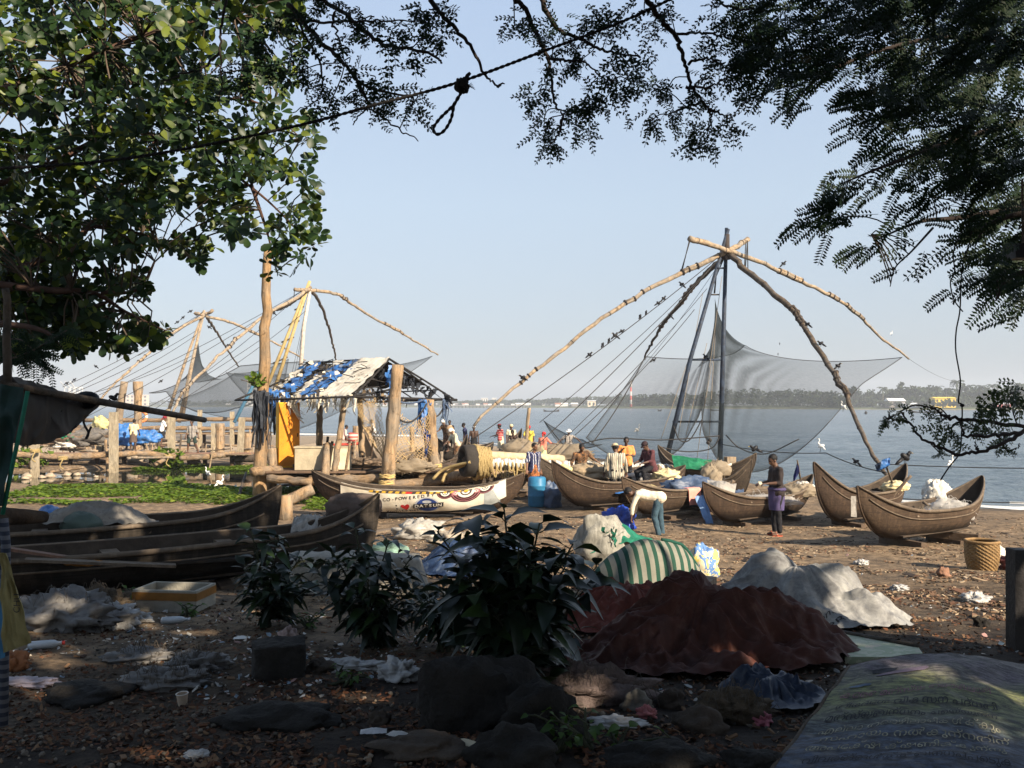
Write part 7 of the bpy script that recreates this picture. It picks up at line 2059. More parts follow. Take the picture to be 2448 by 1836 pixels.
# board at the right corner with lines of faded script
def board():
	TL, BL, TR, BR = P(2036, 1592, 5.30), P(1815, 1885, 3.62), P(2560, 1560, 5.75), P(2900, 1930, 3.6)
	def fn(u, v, lift=0.0):
		p = TL.lerp(TR, u).lerp(BL.lerp(BR, u), v)
		arch = .05 * math.sin(min(1, u * 1.5) * PI * .8) - .34 * max(0, u - .42) ** 1.3
		rip = .010 * math.sin(v * 26 + u * 9) * (.4 + u) + .012 * noise.noise((u * 6, v * 5, 3)) + .007 * (noise.ridged_multi_fractal((u * 7, v * 3.5, 2), .9, 2.1, 4, 1.0, 1.6) - 1)
		return p + Vector((0, 0, arch + rip + lift))
	e = empty('sign_board', BL.lerp(TR, .5), 'big warped sign sheet lying in the right corner with rows of faded script', 'sign')
	t = NT('sign_face'); v = t.coord('Generated')
	sp = t.node('ShaderNodeSeparateXYZ'); t.con(v, sp.inputs[0])
	n = t.noise(t.coord('Object'), 3.5, 5, .7); n2 = t.noise(t.coord('Object', (1.6, 4.5, 1)), 6, 8, .8, .4)
	yy = t.math('ADD', sp.outputs['Y'], t.math('MULTIPLY', t.math('SUBTRACT', n, .5), .35))
	c = t.ramp(yy, [(.05, (.055, .08, .14)), (.28, (.085, .11, .16)), (.42, (.17, .19, .085)), (.60, (.22, .24, .10)), (.76, (.14, .12, .15)), (.95, (.22, .21, .19))])
	c = t.mix(t.ramp(n2, [(.40, 0), (.56, .88)]), c, (.018, .018, .022))
	c = t.mix(t.ramp(t.noise(t.coord('Object'), 11, 4), [(.55, 0), (.7, .35)]), c, (.22, .21, .19))
	mat = t.done(t.pbr(c, .6, t.bump(n2, .4, .01), .12))
	mb = MB(); mb.grid(fn, 70, 60); mb.build('face', mat, e)
	mb = MB(); mb.tube([fn(0, v) - Vector((.01, 0, .012)) for v in np.linspace(0, 1, 24)], .014, 6); mb.build('edge_batten', M_bamd, e)
	mb = MB(); mb.tube([fn(u, 0) + Vector((0, .01, -.012)) for u in np.linspace(.0, 1, 24)], .012, 6); mb.build('edge_batten', M_bamd, e)
	pink = M('script_pink', (.22, .10, .13), .8, .9, 22, 0); dk = M('script_dark', (.012, .014, .024), .8, .9, 22, 0); pale = M('script_pale', (.27, .26, .19), .8, .9, 22, 0)
	rows = [(.36, .085, pink, 'കേരള മത്സ്യ തൊഴിലാളി', .05), (.47, .075, dk, 'തീരദേശ വികസന പദ്ധതി', .06), (.56, .070, dk, 'മത്സ്യബന്ധനം ചെയ്യുന്ന', .05), (.64, .062, pale, 'എല്ലാ തൊഴിലാളികൾക്കും', .05), (.71, .06, pale, 'സഹായം നൽകുന്നതിന്', .07), (.78, .06, pale, 'അപേക്ഷ ക്ഷണിക്കുന്നു', .05), (.855, .06, dk, 'വിവരങ്ങൾക്ക് ബന്ധപ്പെടുക', .06)]
	for v0, sz, m_, txt, u0 in rows:
		vs, fs = text_mesh(txt, 1.0)
		if not vs: continue
		x0 = min(x for x, y in vs); x1 = max(x for x, y in vs)
		k = .52 / (x1 - x0)
		q = MB(); q.v = [tuple(fn(u0 + (x - x0) * k, v0 - y * sz * .9, .005)) for x, y in vs]; q.f = fs; q.m = [0] * len(fs)
		q.build('script_line', m_, e, False)
	# smudged picture area near the top
	for (u, v, ru, rv, m_) in ((.16, .12, .05, .025, dk), (.24, .17, .10, .03, M('smudge_purple', (.13, .10, .14), .8, .5, 12, 0)), (.10, .28, .04, .012, M('smudge_blue', (.10, .14, .20), .8, .5, 12, 0))):
		vs, fs = disc2(0, 0, 1, 1, 0, 20)
		q = MB(); q.v = [tuple(fn(u + x * ru * (1 + .4 * noise.noise((x * 3, y * 3, u * 9))), v + y * rv * (1 + .4 * noise.noise((x * 3, y * 3, 5 + u))), .004)) for x, y in vs]; q.f = fs; q.m = [0] * len(fs)
		q.build('smudge', m_, e, False)
board()
a, b, c, d = PG(2010, 1528), PG(2196, 1566), PG(2212, 1588), PG(2020, 1590)
e = empty('board', (a + c) / 2, 'pale green painted board lying on the sand behind the sign sheet', 'board')
o = MB().add([v + Vector((0, 0, .05)) for v in (a, b, c, d)] + [v - Vector((0, 0, .02)) for v in (a, b, c, d)], [(0, 3, 2, 1), (4, 5, 6, 7), (0, 1, 5, 4), (1, 2, 6, 5), (2, 3, 7, 6), (3, 0, 4, 7)]).build('panel', M_patch('pale_green_paint', [(.34, .38, .27), (.42, .44, .33), (.30, .35, .24), (.40, .38, .30)], 5, .7), e, False)
MB().tube([a + Vector((0, 0, .06)), b + Vector((0, 0, .06))], .016, 6).build('edge_batten', M_bamd, e)
# dark post at the right edge
p = P(2436, 1545, 6.6); q = P(2436, 1312, 6.6)
gx_ = gz(p.x, p.y)
o = MB().bar(Vector((p.x, p.y, gx_ - .1)), Vector((q.x, q.y, q.z)), .13, .13, (0, 1, 0)).build('dark_post', M('dark_post_paint', (.028, .026, .026), .7, .4, 6, .4), None, False, (p.x, p.y, gx_)); tag(o, 'dark square post at the right edge of the frame', 'post')
# basket
bp = PG(2348, 1362)
e = empty('basket', bp, 'round wicker basket standing on the sand at the right', 'basket')
def bk(u, v):
	a_ = 2 * PI * u; r = .20 + .045 * math.sin(min(1, v) * PI * .75)
	w_ = .006 * (1 if (int(v * 16) + int(u * 36)) % 2 else -1)
	return Vector(((r + w_) * math.cos(a_), (r + w_) * math.sin(a_), v * .44))
linkl('weave', MB().grid(bk, 72, 32, wrap=True).mesh('weave'), M('wicker', (.24, .15, .065), .75, .45, 14, .5, bscale=45), e, False)
linkl('rim', MB().tube([bk(k / 24, 1) for k in range(25)], .022, 6).mesh('rim'), M('wicker_rim', (.26, .16, .07), .75, .4, 14, .3), e)
linkl('inside', MB().grid(lambda u, v: Vector((.205 * v * math.cos(2 * PI * u), .205 * v * math.sin(2 * PI * u), .36)), 24, 4, wrap=True).mesh('inside'), M_bamd, e)
a = PG(2395, 1345)
lump('white_sack', Vector((a.x, a.y + .2, a.z)), (.22, .16, .16), M_whiteb, 'small white sack right behind the wicker basket', 'sack', .35, 2.2)
lump('rag_heap', PG(2428, 1362), (.22, .18, .16), M('dark_red_rag', (.12, .04, .04), .9, .5, 8, .5), 'dark reddish rag heap right of the wicker basket', 'cloth', .4, 2.2)
# left edge: awning, pole, post and cloths
e = empty('awning', P(100, 980, 5.6), 'bulging black plastic awning rolled along a pole at the left edge', 'awning')
pl_a, pl_b = P(-60, 908, 4.7), P(489, 1004, 7.6)
MB().tube([pl_a.lerp(pl_b, i / 10) for i in range(11)], .024, 10).build('pole', M_bamd, e)
top = [(-60, 905), (20, 898), (70, 912), (120, 925), (165, 952), (212, 955)]
bot = [(-60, 1010), (10, 1045), (60, 1066), (110, 1060), (165, 1035), (208, 975)]
def fn(u, v):
	k = u * 5; i = min(4, int(k)); k -= i
	d_ = 4.7 + 1.25 * u
	A_ = P(top[i][0] + (top[i + 1][0] - top[i][0]) * k, top[i][1] + (top[i + 1][1] - top[i][1]) * k, d_)
	B_ = P(bot[i][0] + (bot[i + 1][0] - bot[i][0]) * k, bot[i][1] + (bot[i + 1][1] - bot[i][1]) * k, d_)
	p = A_.lerp(B_, v)
	bul = math.sin(v * PI) ** .7 * .16
	f = (1 - 2 * abs(noise.noise((u * 9, v * 2, 2)))) * .035 + noise.noise((u * 14, v * 9, 5)) * .012
	return p + Vector((.02 * f, -bul - f, .01 * noise.noise((u * 30, v * 3, 1))))
M_blk = M_tarp('black_plastic', (.008, .008, .010), (.003, .003, .004), .45, .12, 5, (.012, .012, .015), .7, .02)
MB().grid(fn, 60, 26).build('plastic', M_blk, e)
MB().grid(lambda u, v: fn(u, v) + Vector((0, .32 * math.sin(v * PI) ** .8 + .05, 0)), 40, 14).build('plastic_back', M_blk, e)
MB().ell(P(205, 957, 5.95), (.09, .08, .06), 12, 8, None, .3, 3).build('knot', M_blk, e)
MB().tube(ctrl([P(205, 975, 5.95), P(200, 1010, 5.95), P(212, 1035, 5.95), P(205, 1050, 5.95), P(218, 1020, 5.95)], 12), .008, 5).build('tie_cord', M_roped, e)
o = pole('thin_post', P(18, 915, 4.75), P(14, 690, 4.75), .021, M_bamd, 'thin dark upright stick above the black awning', 'post')
sheet('green_sheet', [P(-80, 905, 4.6), P(66, 930, 4.6), P(12, 1210, 4.5), P(-80, 1230, 4.5)], M('dark_green_sheet', (.006, .028, .022), .6, .4, 3, .4), 'dark green sheet hanging at the left edge under the awning', 'sheet', .04, 20, 30)
MB_ = MB().tube([P(66, 935, 4.56), P(52, 1010, 4.55), P(28, 1120, 4.52), P(6, 1230, 4.5)], .012, 6)
tag(MB_.build('green_rope', M('green_cord', (.02, .16, .10), .7, .3, 10, .2), None, True, P(40, 1050, 4.55)), 'bright green hem cord slanting down the dark green sheet', 'cord')
o = MB().tube([P(-60, 1232, 4.6), P(0, 1234, 4.8), P(60, 1235, 5.0), P(106, 1236, 5.15)], [.05, .048, .045, .035], 10, wob=.08).build('log', M_logd, None, True, P(20, 1234, 4.8)); tag(o, 'black log end jutting in at the left edge', 'log')
o = MB().tube([P(8, 1240, 4.7), P(14, 1300, 4.7), Vector((P(14, 1300, 4.7).x, 4.7, 1.7))], .024, 8).build('wrapped_post', M_stripes('blue_grey_wrap', [(0, (.04, .05, .08)), (.5, (.16, .17, .2))], 'Z', 22), None, True, P(10, 1300, 4.7)); tag(o, 'thin post bound with blue-grey strip under the log end', 'post')
sheet('blue_cloth', [P(-80, 1270, 4.5), P(0, 1285, 4.5), P(18, 1570, 4.45), P(-80, 1600, 4.4)], M('sky_blue_cloth', (.05, .17, .30), .8, .3, 5, .3), 'blue strip of cloth hanging at the left edge', 'cloth', .03, 14, 24)
sheet('yellow_cloth', [P(4, 1320, 4.48), P(22, 1322, 4.48), P(82, 1535, 4.5), P(12, 1560, 4.42)], M('olive_yellow_cloth', (.27, .23, .10), .85, .35, 5, .3), 'olive-yellow printed cloth flaring out at the left edge', 'cloth', .035, 18, 24)
vs, fs = text_mesh('CHU', .05, 0)
q = MB(); q.v = [tuple(P(46, 1440, 4.40) + Vector((-y * .9, -.02, x * .9))) for x, y in vs]; q.f = fs; q.m = [0] * len(fs)
o = q.build('cloth_print', ink, None, False); tag(o, 'dark print fragment on the olive-yellow cloth', 'print'); 
for ob in bpy.data.objects:
	if ob.name == 'yellow_cloth': ycl = ob
o.parent = ycl; o.matrix_parent_inverse = Matrix.Translation(-ycl.location)
for k in ('label', 'category'): del o[k]
# foam box
fb = PG(392, 1466)
e = empty('foam_box', fb, 'dirty white foam box with a band of orange-brown tape, lid off', 'box', None, -.12)
M_foam = M('dirty_foam', (.30, .28, .23), .9, .3, 6, .4, bscale=40); M_tape = M('brown_tape', (.24, .11, .025), .5, .3, 8, .1)
W_, D_, H_, T_ = .66, .42, .21, .035
for nm, c_, s_ in (('side_wall', (0, T_ / 2, H_ / 2), (W_, T_, H_)), ('side_wall', (0, D_ - T_ / 2, H_ / 2), (W_, T_, H_)), ('side_wall', (-W_ / 2 + T_ / 2, D_ / 2, H_ / 2), (T_, D_ - 2 * T_ - .004, H_)), ('side_wall', (W_ / 2 - T_ / 2, D_ / 2, H_ / 2), (T_, D_ - 2 * T_ - .004, H_)), ('bottom', (0, D_ / 2, .02), (W_ - .08, D_ - .08, .03))):
	linkl(nm, MB().box(c_, s_).mesh(nm), M_foam, e, False)
linkl('tape', MB().box((0, -.003, H_ * .72), (W_ + .008, .006, .075)).box((W_ / 2 + .003, D_ / 2, H_ * .72), (.006, D_, .075)).box((-W_ / 2 - .003, D_ / 2, H_ * .72), (.006, D_, .075)).mesh('tape'), M_tape, e, False)
# rocks
M_rock = M('dark_rock', (.020, .018, .016), .9, .5, 5, .9, bscale=18, bdist=.04)
M_rockb = M('brown_rock', (.065, .050, .038), .9, .5, 5, .8, bscale=18, bdist=.03)
def rock(px, py, r, label, mat=M_rock, seed=None, group=None, na=.45, dy=.1):
	a = PG(px, py)
	return lump('rock', Vector((a.x, a.y + r[1] * .6, gz(a.x, a.y + r[1] * .6) - r[2] * .12)), r, mat, label, 'rock', na, 1.3, seed, 36, 22, group)
def block():
	a = PG(655, 1632)
	mb = MB()
	def fn(u, v):
		a_ = 2 * PI * u
		c_, s_ = math.cos(a_), math.sin(a_)
		k = (abs(c_) ** 6 + abs(s_) ** 6) ** (-1 / 6)
		if v < .12: r, z = v / .12, 0
		elif v > .75: r, z = 1 - (v - .75) / .25, 1
		else: r, z = 1, (v - .12) / .63
		x, y, zz = .17 * c_ * k * r, .125 * s_ * k * r, .245 * z
		n_ = .018 * noise.noise((x * 9, y * 9, zz * 9)) + .008 * noise.noise((x * 30, y * 30, zz * 30))
		return Vector((x * (1 + n_ * 4), y * (1 + n_ * 4), zz + n_))
	mb.grid(fn, 60, 34, wrap=True)
	e = mb.mesh('stone_block')
	o = bpy.data.objects.new('stone_block', e); COL.objects.link(o); e.materials.append(M('grey_block', (.034, .031, .028), .95, .5, 7, .9, bscale=40)); o.location = (a.x, a.y + .13, gz(a.x, a.y + .13) - .015); o.rotation_euler = (.03, -.02, .35)
	tag(o, 'rough squared stone block in the shade left of the mound', 'block')
block()
rock(1150, 1752, (.31, .25, .27), 'big dark rounded rock at the foot of the large plant', seed=3, na=.5)
rock(1290, 1770, (.2, .16, .17), 'smaller dark rock leaning right of the big rounded rock', seed=7)
rock(1230, 1850, (.2, .14, .11), 'rough dark rock at the bottom edge below the large plant', seed=12)
rock(1590, 1850, (.24, .14, .07), 'flat black rock at the bottom edge left of the sign sheet', seed=16)
rock(1810, 1850, (.14, .1, .05), 'small black rock touching the sign sheet at the bottom edge', seed=21)
rock(190, 1690, (.26, .16, .075), 'low dark rock half buried in the soil at the left', seed=24)
rock(670, 1750, (.28, .18, .075), 'broad low rock half buried below the stone block', seed=28)
rock(1000, 1826, (.22, .14, .05), 'low brown rock at the bottom edge left of the rough dark rock', M_rockb, 33)
rock(1680, 1758, (.13, .1, .085), 'rounded brown stone below the fibre heap', M_rockb, 36)
rock(1525, 1700, (.085, .07, .08), 'pale angular stone under the left hem of the rust-brown tarpaulin', M('pale_stone', (.16, .145, .12), .9, .4, 6, .5), 40)
rock(1610, 1700, (.08, .07, .08), 'small brown stone beside the pale angular one', M_rockb, 43)
rock(762, 1612, (.10, .08, .065), 'rounded stone right beside the stone block', M_rockb, 46)
rock(905, 1740, (.06, .05, .05), 'small stone between the block and the big rounded rock', M_rockb, 48)
rock(2260, 1380, (.09, .08, .09), 'reddish stone on the lit sand behind the white sheet', M('red_stone', (.26, .14, .09), .9, .4, 6, .5), 51)
rock(1890, 1395, (.12, .09, .08), 'red-brown stone just behind the white sheet', M('red_stone', (.26, .14, .09)), 53)
rock(2352, 1500, (.07, .06, .06), 'small round dark stone on the lit strip of sand at the right', M_rock, 55)
# ------------------------------------------------------------------ plants
rnd = random.Random(11)
def inside(poly, x, y):
	c = False; j = len(poly) - 1
	for i in range(len(poly)):
		(xi, yi), (xj, yj) = poly[i], poly[j]
		if (yi > y) != (yj > y) and x < (xj - xi) * (y - yi) / (yj - yi) + xi: c = not c
		j = i
	return c
# -- ground cover on the pond banks
def cover(name, region, n, smin, smax, mat, hmax, keep=None):
	mb = MB(); k = 0; tries = 0
	while k < n and tries < n * 8:
		tries += 1
		x, y = rnd.uniform(region[0], region[2]), rnd.uniform(region[1], region[3])
		f = noise.noise((x * .35, y * .55, 4)) + .35 * noise.noise((x * 1.3, y * 1.6, 2))
		if keep is not None and not keep(x, y, f): continue
		z = gz(x, y)
		if z < .02: z = .08
		h = hmax * (.35 + .9 * max(0, f + .3)) * rnd.uniform(.15, 1)
		s = rnd.uniform(smin, smax)
		a = rnd.uniform(0, 6.28); t_ = rnd.uniform(.1, .9)
		u = Vector((math.cos(a), math.sin(a), 0)); w_ = Vector((-math.sin(a) * math.cos(t_), math.cos(a) * math.cos(t_), math.sin(t_)))
		c = Vector((x, y, z + h))
		mb.add([c - u * s * .5, c + w_ * s * .25 - u * s * .1, c + u * s * .6, c - w_ * s * .25 - u * s * .1], [(0, 1, 2, 3)])
		k += 1
	return tag(mb.build(name, mat, None, False), kind='stuff')
M_cov = M_leaf('creeper_leaf', (.062, .110, .012), (.115, .185, .020), .30, .6, (.20, .25, .035), .15)
cover('green_creeper', (-17.5, 26.5, -5.3, 33.6), 15000, .09, .19, M_cov, .15, lambda x, y, f: f > -.28 and not (y < 28.5 and f < .05) and x < -5.3 - .0 * y)
cover('green_creeper', (-19, 43.8, -9.5, 45.9), 5200, .10, .2, M_cov, .26, lambda x, y, f: f > -.3)
cover('green_creeper', (-6.0, 25, -4.6, 30), 1300, .09, .17, M_cov, .22, lambda x, y, f: f > -.2)
def shrub(c, r, n, label, leaf=.16, mat=None, name='shrub'):
	e = empty(name, c, label, 'plant')
	st = MB()
	for _ in range(6):
		d = Vector((rnd.gauss(0, .5), rnd.gauss(0, .5), 1)).normalized()
		st.tube(ctrl([c, c + d * r[2] * .6, c + d * r[2] * 1.1 + Vector((rnd.gauss(0, .2), 0, 0))], 6), .014, 5)
	st.build('stem', M_bark, e)
	mb = MB()
	for _ in range(n):
		d = Vector((rnd.gauss(0, 1), rnd.gauss(0, 1), rnd.gauss(0, 1))).normalized() * rnd.uniform(.3, 1)
		leaf_card(mb, c + Vector((d.x * r[0], d.y * r[1], r[2] * .9 + d.z * r[2] * .8)), leaf * rnd.uniform(.6, 1.2))
	mb.build('foliage', mat or M_cov, e, False)
shrub(G(P(392, 1080, 45).x, 45.2), (1.0, .5, .9), 260, 'leafy green shrub in front of the man in white on the left bank')
shrub(G(P(70, 1080, 44).x, 44), (1.2, .5, .7), 220, 'leafy green plant on the bank under the black awning')
shrub(Vector((P(612, 905, 28.8).x, 28.8, P(612, 905, 28.8).z - .3)), (.3, .25, .3), 60, 'tuft of leaves growing from the side of the tall pole', .1)
shrub(G(P(425, 1160, 36).x, 36), (.5, .4, .45), 60, 'small rosette plant at the near edge of the pond')
# -- broad single leaves
def leaf(mb, base, d, L, W, n_=None, droop=.35, seg=4):
	"""lance-shaped leaf with a folded midrib, from base along d"""
	d = d.normalized()
	side = d.cross(Vector((0, 0, 1)))
	if side.length < .05: side = Vector((1, 0, 0))
	side.normalize()
	roll = rnd.uniform(-.6, .6)
	side = (Quaternion(d, roll) @ side)
	nrm = side.cross(d)
	prev = None; vs = []; fs = []
	for i in range(seg + 1):
		s = i / seg
		w_ = W * (math.sin(PI * min(1, s * .92 + .08) ** .75) ** .9) * .5 if 0 < i < seg else W * .04
		c = base + d * (L * s) - Vector((0, 0, 1)) * (droop * L * s * s)
		k = len(vs)
		vs += [c - side * w_ + nrm * w_ * .25, c, c + side * w_ + nrm * w_ * .25]
		if i: fs += [(k - 3, k - 2, k + 1, k), (k - 2, k - 1, k + 2, k + 1)]
	mb.add(vs, fs)
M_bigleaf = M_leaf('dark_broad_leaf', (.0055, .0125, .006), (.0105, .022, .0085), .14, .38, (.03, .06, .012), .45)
M_stem = M('green_brown_stem', (.045, .05, .028), .8, .4, 8, .3)
def plant(base, stems, label, L, W, per, mat=M_bigleaf, name='plant'):
	"""stems: list of (offset of tip from base)"""
	e = empty(name, base, label, 'plant')
	st = MB(); fo = MB()
	for tip in stems:
		tip = Vector(tip)
		c = ctrl([base + Vector((rnd.gauss(0, .03), rnd.gauss(0, .03), 0)), base + Vector((tip.x * .3, tip.y * .35, tip.z * .5)), base + tip], 10)
		st.tube(c, [.014 - .0009 * i for i in range(11)], 6)
		shoots = [(c, per)]
		if per > 15:
			for _ in range(2):
				i = rnd.randint(4, 8); a = rnd.uniform(0, 6.28)
				q = c[i] + Vector((math.cos(a), math.sin(a), rnd.uniform(.1, .9))) * L * rnd.uniform(.6, 1.2)
				cc = ctrl([c[i], c[i].lerp(q, .5) + Vector((0, 0, .02)), q], 10); st.tube(cc, .005, 4, cap=False); shoots.append((cc, per // 3))
		for c, m_ in shoots:
			for k in range(m_):
				s = .12 + .88 * ((k + rnd.random()) / m_) ** .6
				i = min(9, int(s * 10)); p = c[i].lerp(c[i + 1], s * 10 - i)
				a = k * 2.4 + rnd.uniform(-.5, .5)
				up = rnd.uniform(-.35, .6) if s < .9 else rnd.uniform(.1, 1.1)
				d = Vector((math.cos(a), math.sin(a), up))
				l = L * rnd.uniform(.45, 1.15)
				q = p + d.normalized() * .04
				st.tube([p, q], .004, 4, cap=False)
				leaf(fo, q, d, l, W * l / L * rnd.uniform(.8, 1.1), droop=rnd.uniform(.15, .8))
	st.build('stem', M_stem, e); fo.build('foliage', mat, e, True)
	return e
# big plant
b = PG(1240, 1690)
def tips(d, pts):
	out = []
	for px, py, dy in pts:
		t_ = P(px, py, d + dy); out.append(t_)
	return out
def plant_px(base_px, pts, d, label, L, W, per, mat=M_bigleaf):
	p = PG(*base_px); b = Vector((p.x, p.y, gz(p.x, p.y)))
	return plant(b, [P(x, y, p.y + dy) - b for x, y, dy in pts], label, L, W, per, mat)
plant_px((1235, 1650), [(1205, 1215, .1), (1120, 1240, -.1), (1045, 1270, .2), (1290, 1250, .0), (1370, 1300, -.15), (1420, 1390, .2), (1090, 1330, -.2), (1180, 1330, .3), (1240, 1300, -.35), (1330, 1400, -.3), (1070, 1420, .2), (1180, 1450, -.3), (1280, 1480, .1), (1150, 1530, .0), (1300, 1560, -.2), (1360, 1340, .25), (1190, 1600, -.55), (1250, 1620, -.5), (1310, 1640, -.4)], 5, 'largest dark-leaved plant standing over the rounded rock in the middle foreground', .255, .125, 24)
plant_px((880, 1545), [(850, 1262, 0), (790, 1310, .1), (930, 1290, -.1), (985, 1330, .1), (760, 1370, -.1), (1000, 1400, -.2), (880, 1380, -.3), (820, 1420, .2), (960, 1460, .1), (1040, 1430, .2)], 7, 'dark leafy plant in the middle between the left plant and the largest one', .215, .085, 24)
plant_px((640, 1500), [(600, 1268, 0), (660, 1290, .1), (585, 1350, -.1), (720, 1330, .1), (700, 1400, -.2), (610, 1420, .1), (650, 1370, -.25), (745, 1390, .1)], 8, 'dark leafy plant on the left in front of the black canoe', .20, .085, 24)
plant_px((1060, 1560), [(1010, 1440, .1), (1110, 1450, -.1), (1060, 1400, .1), (1150, 1480, .1)], 7, 'low dense dark foliage between the middle and the largest plant', .16, .065, 30)
plant_px((1330, 1590), [(1330, 1480, .1), (1380, 1500, 0), (1290, 1520, .1)], 6, 'low dark leafy shoot right of the largest plant', .15, .05, 10)
M_weed = M_leaf('weed_leaf', (.035, .075, .015), (.07, .13, .025), .3, .55, None, .2)
for px, py, n in ((320, 1440, 5), (450, 1475, 3), (735, 1505, 6), (805, 1640, 2), (835, 1645, 2), (1330, 1760, 6), (1345, 1800, 4), (1400, 1790, 3), (1480, 1800, 3), (1290, 1700, 4), (700, 1440, 5), (1090, 1545, 5)):
	p = PG(px, py)
	plant(p, [(rnd.gauss(0, .09), rnd.gauss(0, .06), rnd.uniform(.06, .16)) for _ in range(n)], 'small bright green weed low on the littered ground', .07, .045, 5, M_weed, 'weed')['group'] = 'small weeds on the littered ground'
# -- the left tree: broad blunt leaves in rosettes
M_alm = M_leaf('almond_leaf', (.011, .028, .009), (.026, .054, .014), .27, .42, (.15, .19, .022), .25)  # bright tint puts sunlit leaves into the random leaf colour
def rosette(mb, c, ax, L, n):
	ax = ax.normalized()
	x = ax.orthogonal().normalized(); y = ax.cross(x)
	a0 = rnd.uniform(0, 6.28)
	for k in range(n):
		a = a0 + 2 * PI * k / n + rnd.uniform(-.3, .3)
		rad = x * math.cos(a) + y * math.sin(a)
		d = (rad + ax * rnd.uniform(-.1, .8)).normalized()
		l = L * rnd.uniform(.65, 1.12); W = l * rnd.uniform(.50, .62)
		side = d.cross(ax).normalized() * W * .5
		up = side.cross(d).normalized()
		dr = rnd.uniform(.0, .3) * l
		vs = [c + d * .015]
		for s, w_ in ((.3, .45), (.62, .95), (.86, .85), (1.0, .28)):
			m_ = c + d * (l * s) - up * (dr * s * s) - Vector((0, 0, .08 * l * s))
			vs += [m_ - side * w_ + up * W * .10 * w_, m_, m_ + side * w_ + up * W * .10 * w_]
		fs = [(0, 2, 1), (0, 3, 2)]
		for i in range(3):
			q = 1 + i * 3
			fs += [(q, q + 1, q + 4, q + 3), (q + 1, q + 2, q + 5, q + 4)]
		mb.add(vs, fs)
TRUNKX = -10.2
lt = empty('almond_tree', G(TRUNKX, 11.0), 'large broad-leaved tree filling the upper left, its leaves in rosettes', 'tree')
tr = MB(); tr.tube(ctrl([G(TRUNKX, 11, -.2), Vector((TRUNKX + .1, 11, 4)), Vector((TRUNKX + .5, 11.1, 7.5)), Vector((TRUNKX + .8, 11, 11))], 16), [.42 - .014 * i for i in range(17)], 12, wob=.05)
tr.build('trunk', M_bark, lt)
LIMBS = [[(-280, 760, 11), (100, 620, 11.2), (215, 540, 11.5), (300, 430, 12), (400, 300, 12.2), (480, 200, 12.4)], [(-280, 500, 11), (60, 420, 12), (240, 330, 12.5), (420, 260, 13), (600, 240, 13.2), (720, 330, 13.4)],
		[(-280, 300, 11), (50, 200, 10.5), (250, 120, 10.5), (420, 60, 11), (560, 40, 11.2)], [(-280, 640, 11), (80, 690, 10.5), (220, 700, 10.8), (300, 745, 11.2), (395, 790, 11.5)], [(330, 200, 12.2), (350, 130, 12.3), (390, 60, 12.4), (430, -30, 12.5)],
		[(420, 300, 12.2), (540, 400, 12.6), (640, 480, 12.8), (720, 560, 13), (760, 600, 13)], [(220, 540, 11.5), (340, 560, 11.8), (430, 600, 12)], [(600, 440, 12.7), (640, 560, 12.8), (660, 650, 12.8)], [(-280, 760, 11), (60, 780, 10), (150, 830, 10)], [(240, 700, 10.8), (330, 690, 11), (380, 600, 11.4)]]
lm = []
for pts in LIMBS:
	c = ctrl([P(*q) for q in pts], 24); lm.append(c)
	r0 = .055 if pts[0][0] < 0 else .03
	MB().tube(c, [r0 * (1 - i / 28) for i in range(25)], 8, wob=.06).build('limb', M('reddish_bark', (.075, .042, .03), .9, .5, 4, .6), lt)
CROWN = [(-60, -60), (700, -60), (735, 60), (722, 150), (715, 225), (760, 300), (772, 400), (755, 480), (778, 585), (740, 640), (735, 668), (690, 655), (640, 672), (600, 615), (575, 555), (520, 598), (470, 640), (432, 600), (350, 585), (325, 600), (330, 650), (362, 705), (300, 718), (262, 690), (238, 715), (290, 748), (345, 775), (400, 785), (375, 815), (330, 800), (295, 850), (235, 828), (170, 845), (95, 848), (-60, 860)]
HOLES = [[(205, 560), (255, 530), (275, 580), (245, 595), (210, 590)], [(310, 605), (340, 600), (345, 640), (310, 680), (250, 670)], [(120, 255), (170, 250), (190, 290), (140, 300)], [(455, 170), (560, 130), (590, 190), (500, 200)], [(660, 440), (700, 430), (690, 470)]]
fo = MB(); tw = MB(); k = 0
while k < 2350:
	px, py = (rnd.uniform(-60, 790), rnd.uniform(-60, 860)) if k < 2050 else (rnd.uniform(-60, 400), rnd.uniform(580, 860))
	if not inside(CROWN, px, py) or any(inside(h, px, py) for h in HOLES): continue
	edge_ = px > 640 or py > 640
	if edge_ and px > 400 and rnd.random() < .35: continue
	if noise.noise((px * .012, py * .012, 3)) < -.30: continue
	d = rnd.uniform(9.6, 14.2) if not edge_ else rnd.uniform(10.5, 13.5)
	c = P(px, py, d)
	ax = Vector((rnd.gauss(.25, .5), rnd.gauss(-.5, .5), rnd.gauss(.35, .5)))
	rosette(fo, c, ax, .172 * rnd.uniform(.7, 1.15), rnd.randint(4, 8))
	if rnd.random() < .45:
		best = min((q for c_ in lm for q in c_[::3]), key=lambda q: (q - c).length)
		if (best - c).length < 1.1:
			tw.tube([best, best.lerp(c, .5) + Vector((rnd.gauss(0, .06), rnd.gauss(0, .06), .05)), c], .011, 4, cap=False)
	k += 1
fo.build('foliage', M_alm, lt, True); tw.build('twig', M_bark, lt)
# crown that goes on above and left of the frame
up_ = MB()
for _ in range(420):
	c = Vector((rnd.uniform(-14, -4.5), rnd.uniform(7, 14.5), rnd.uniform(8.5, 12.5)))
	if c.z < 3.4 + .47 * c.y + .3 and c.x > -.6 * c.y: continue
	rosette(up_, c, Vector((rnd.gauss(0, .5), rnd.gauss(0, .5), 1)), .34, 6)
up_.build('upper_foliage', M_alm, lt, True)
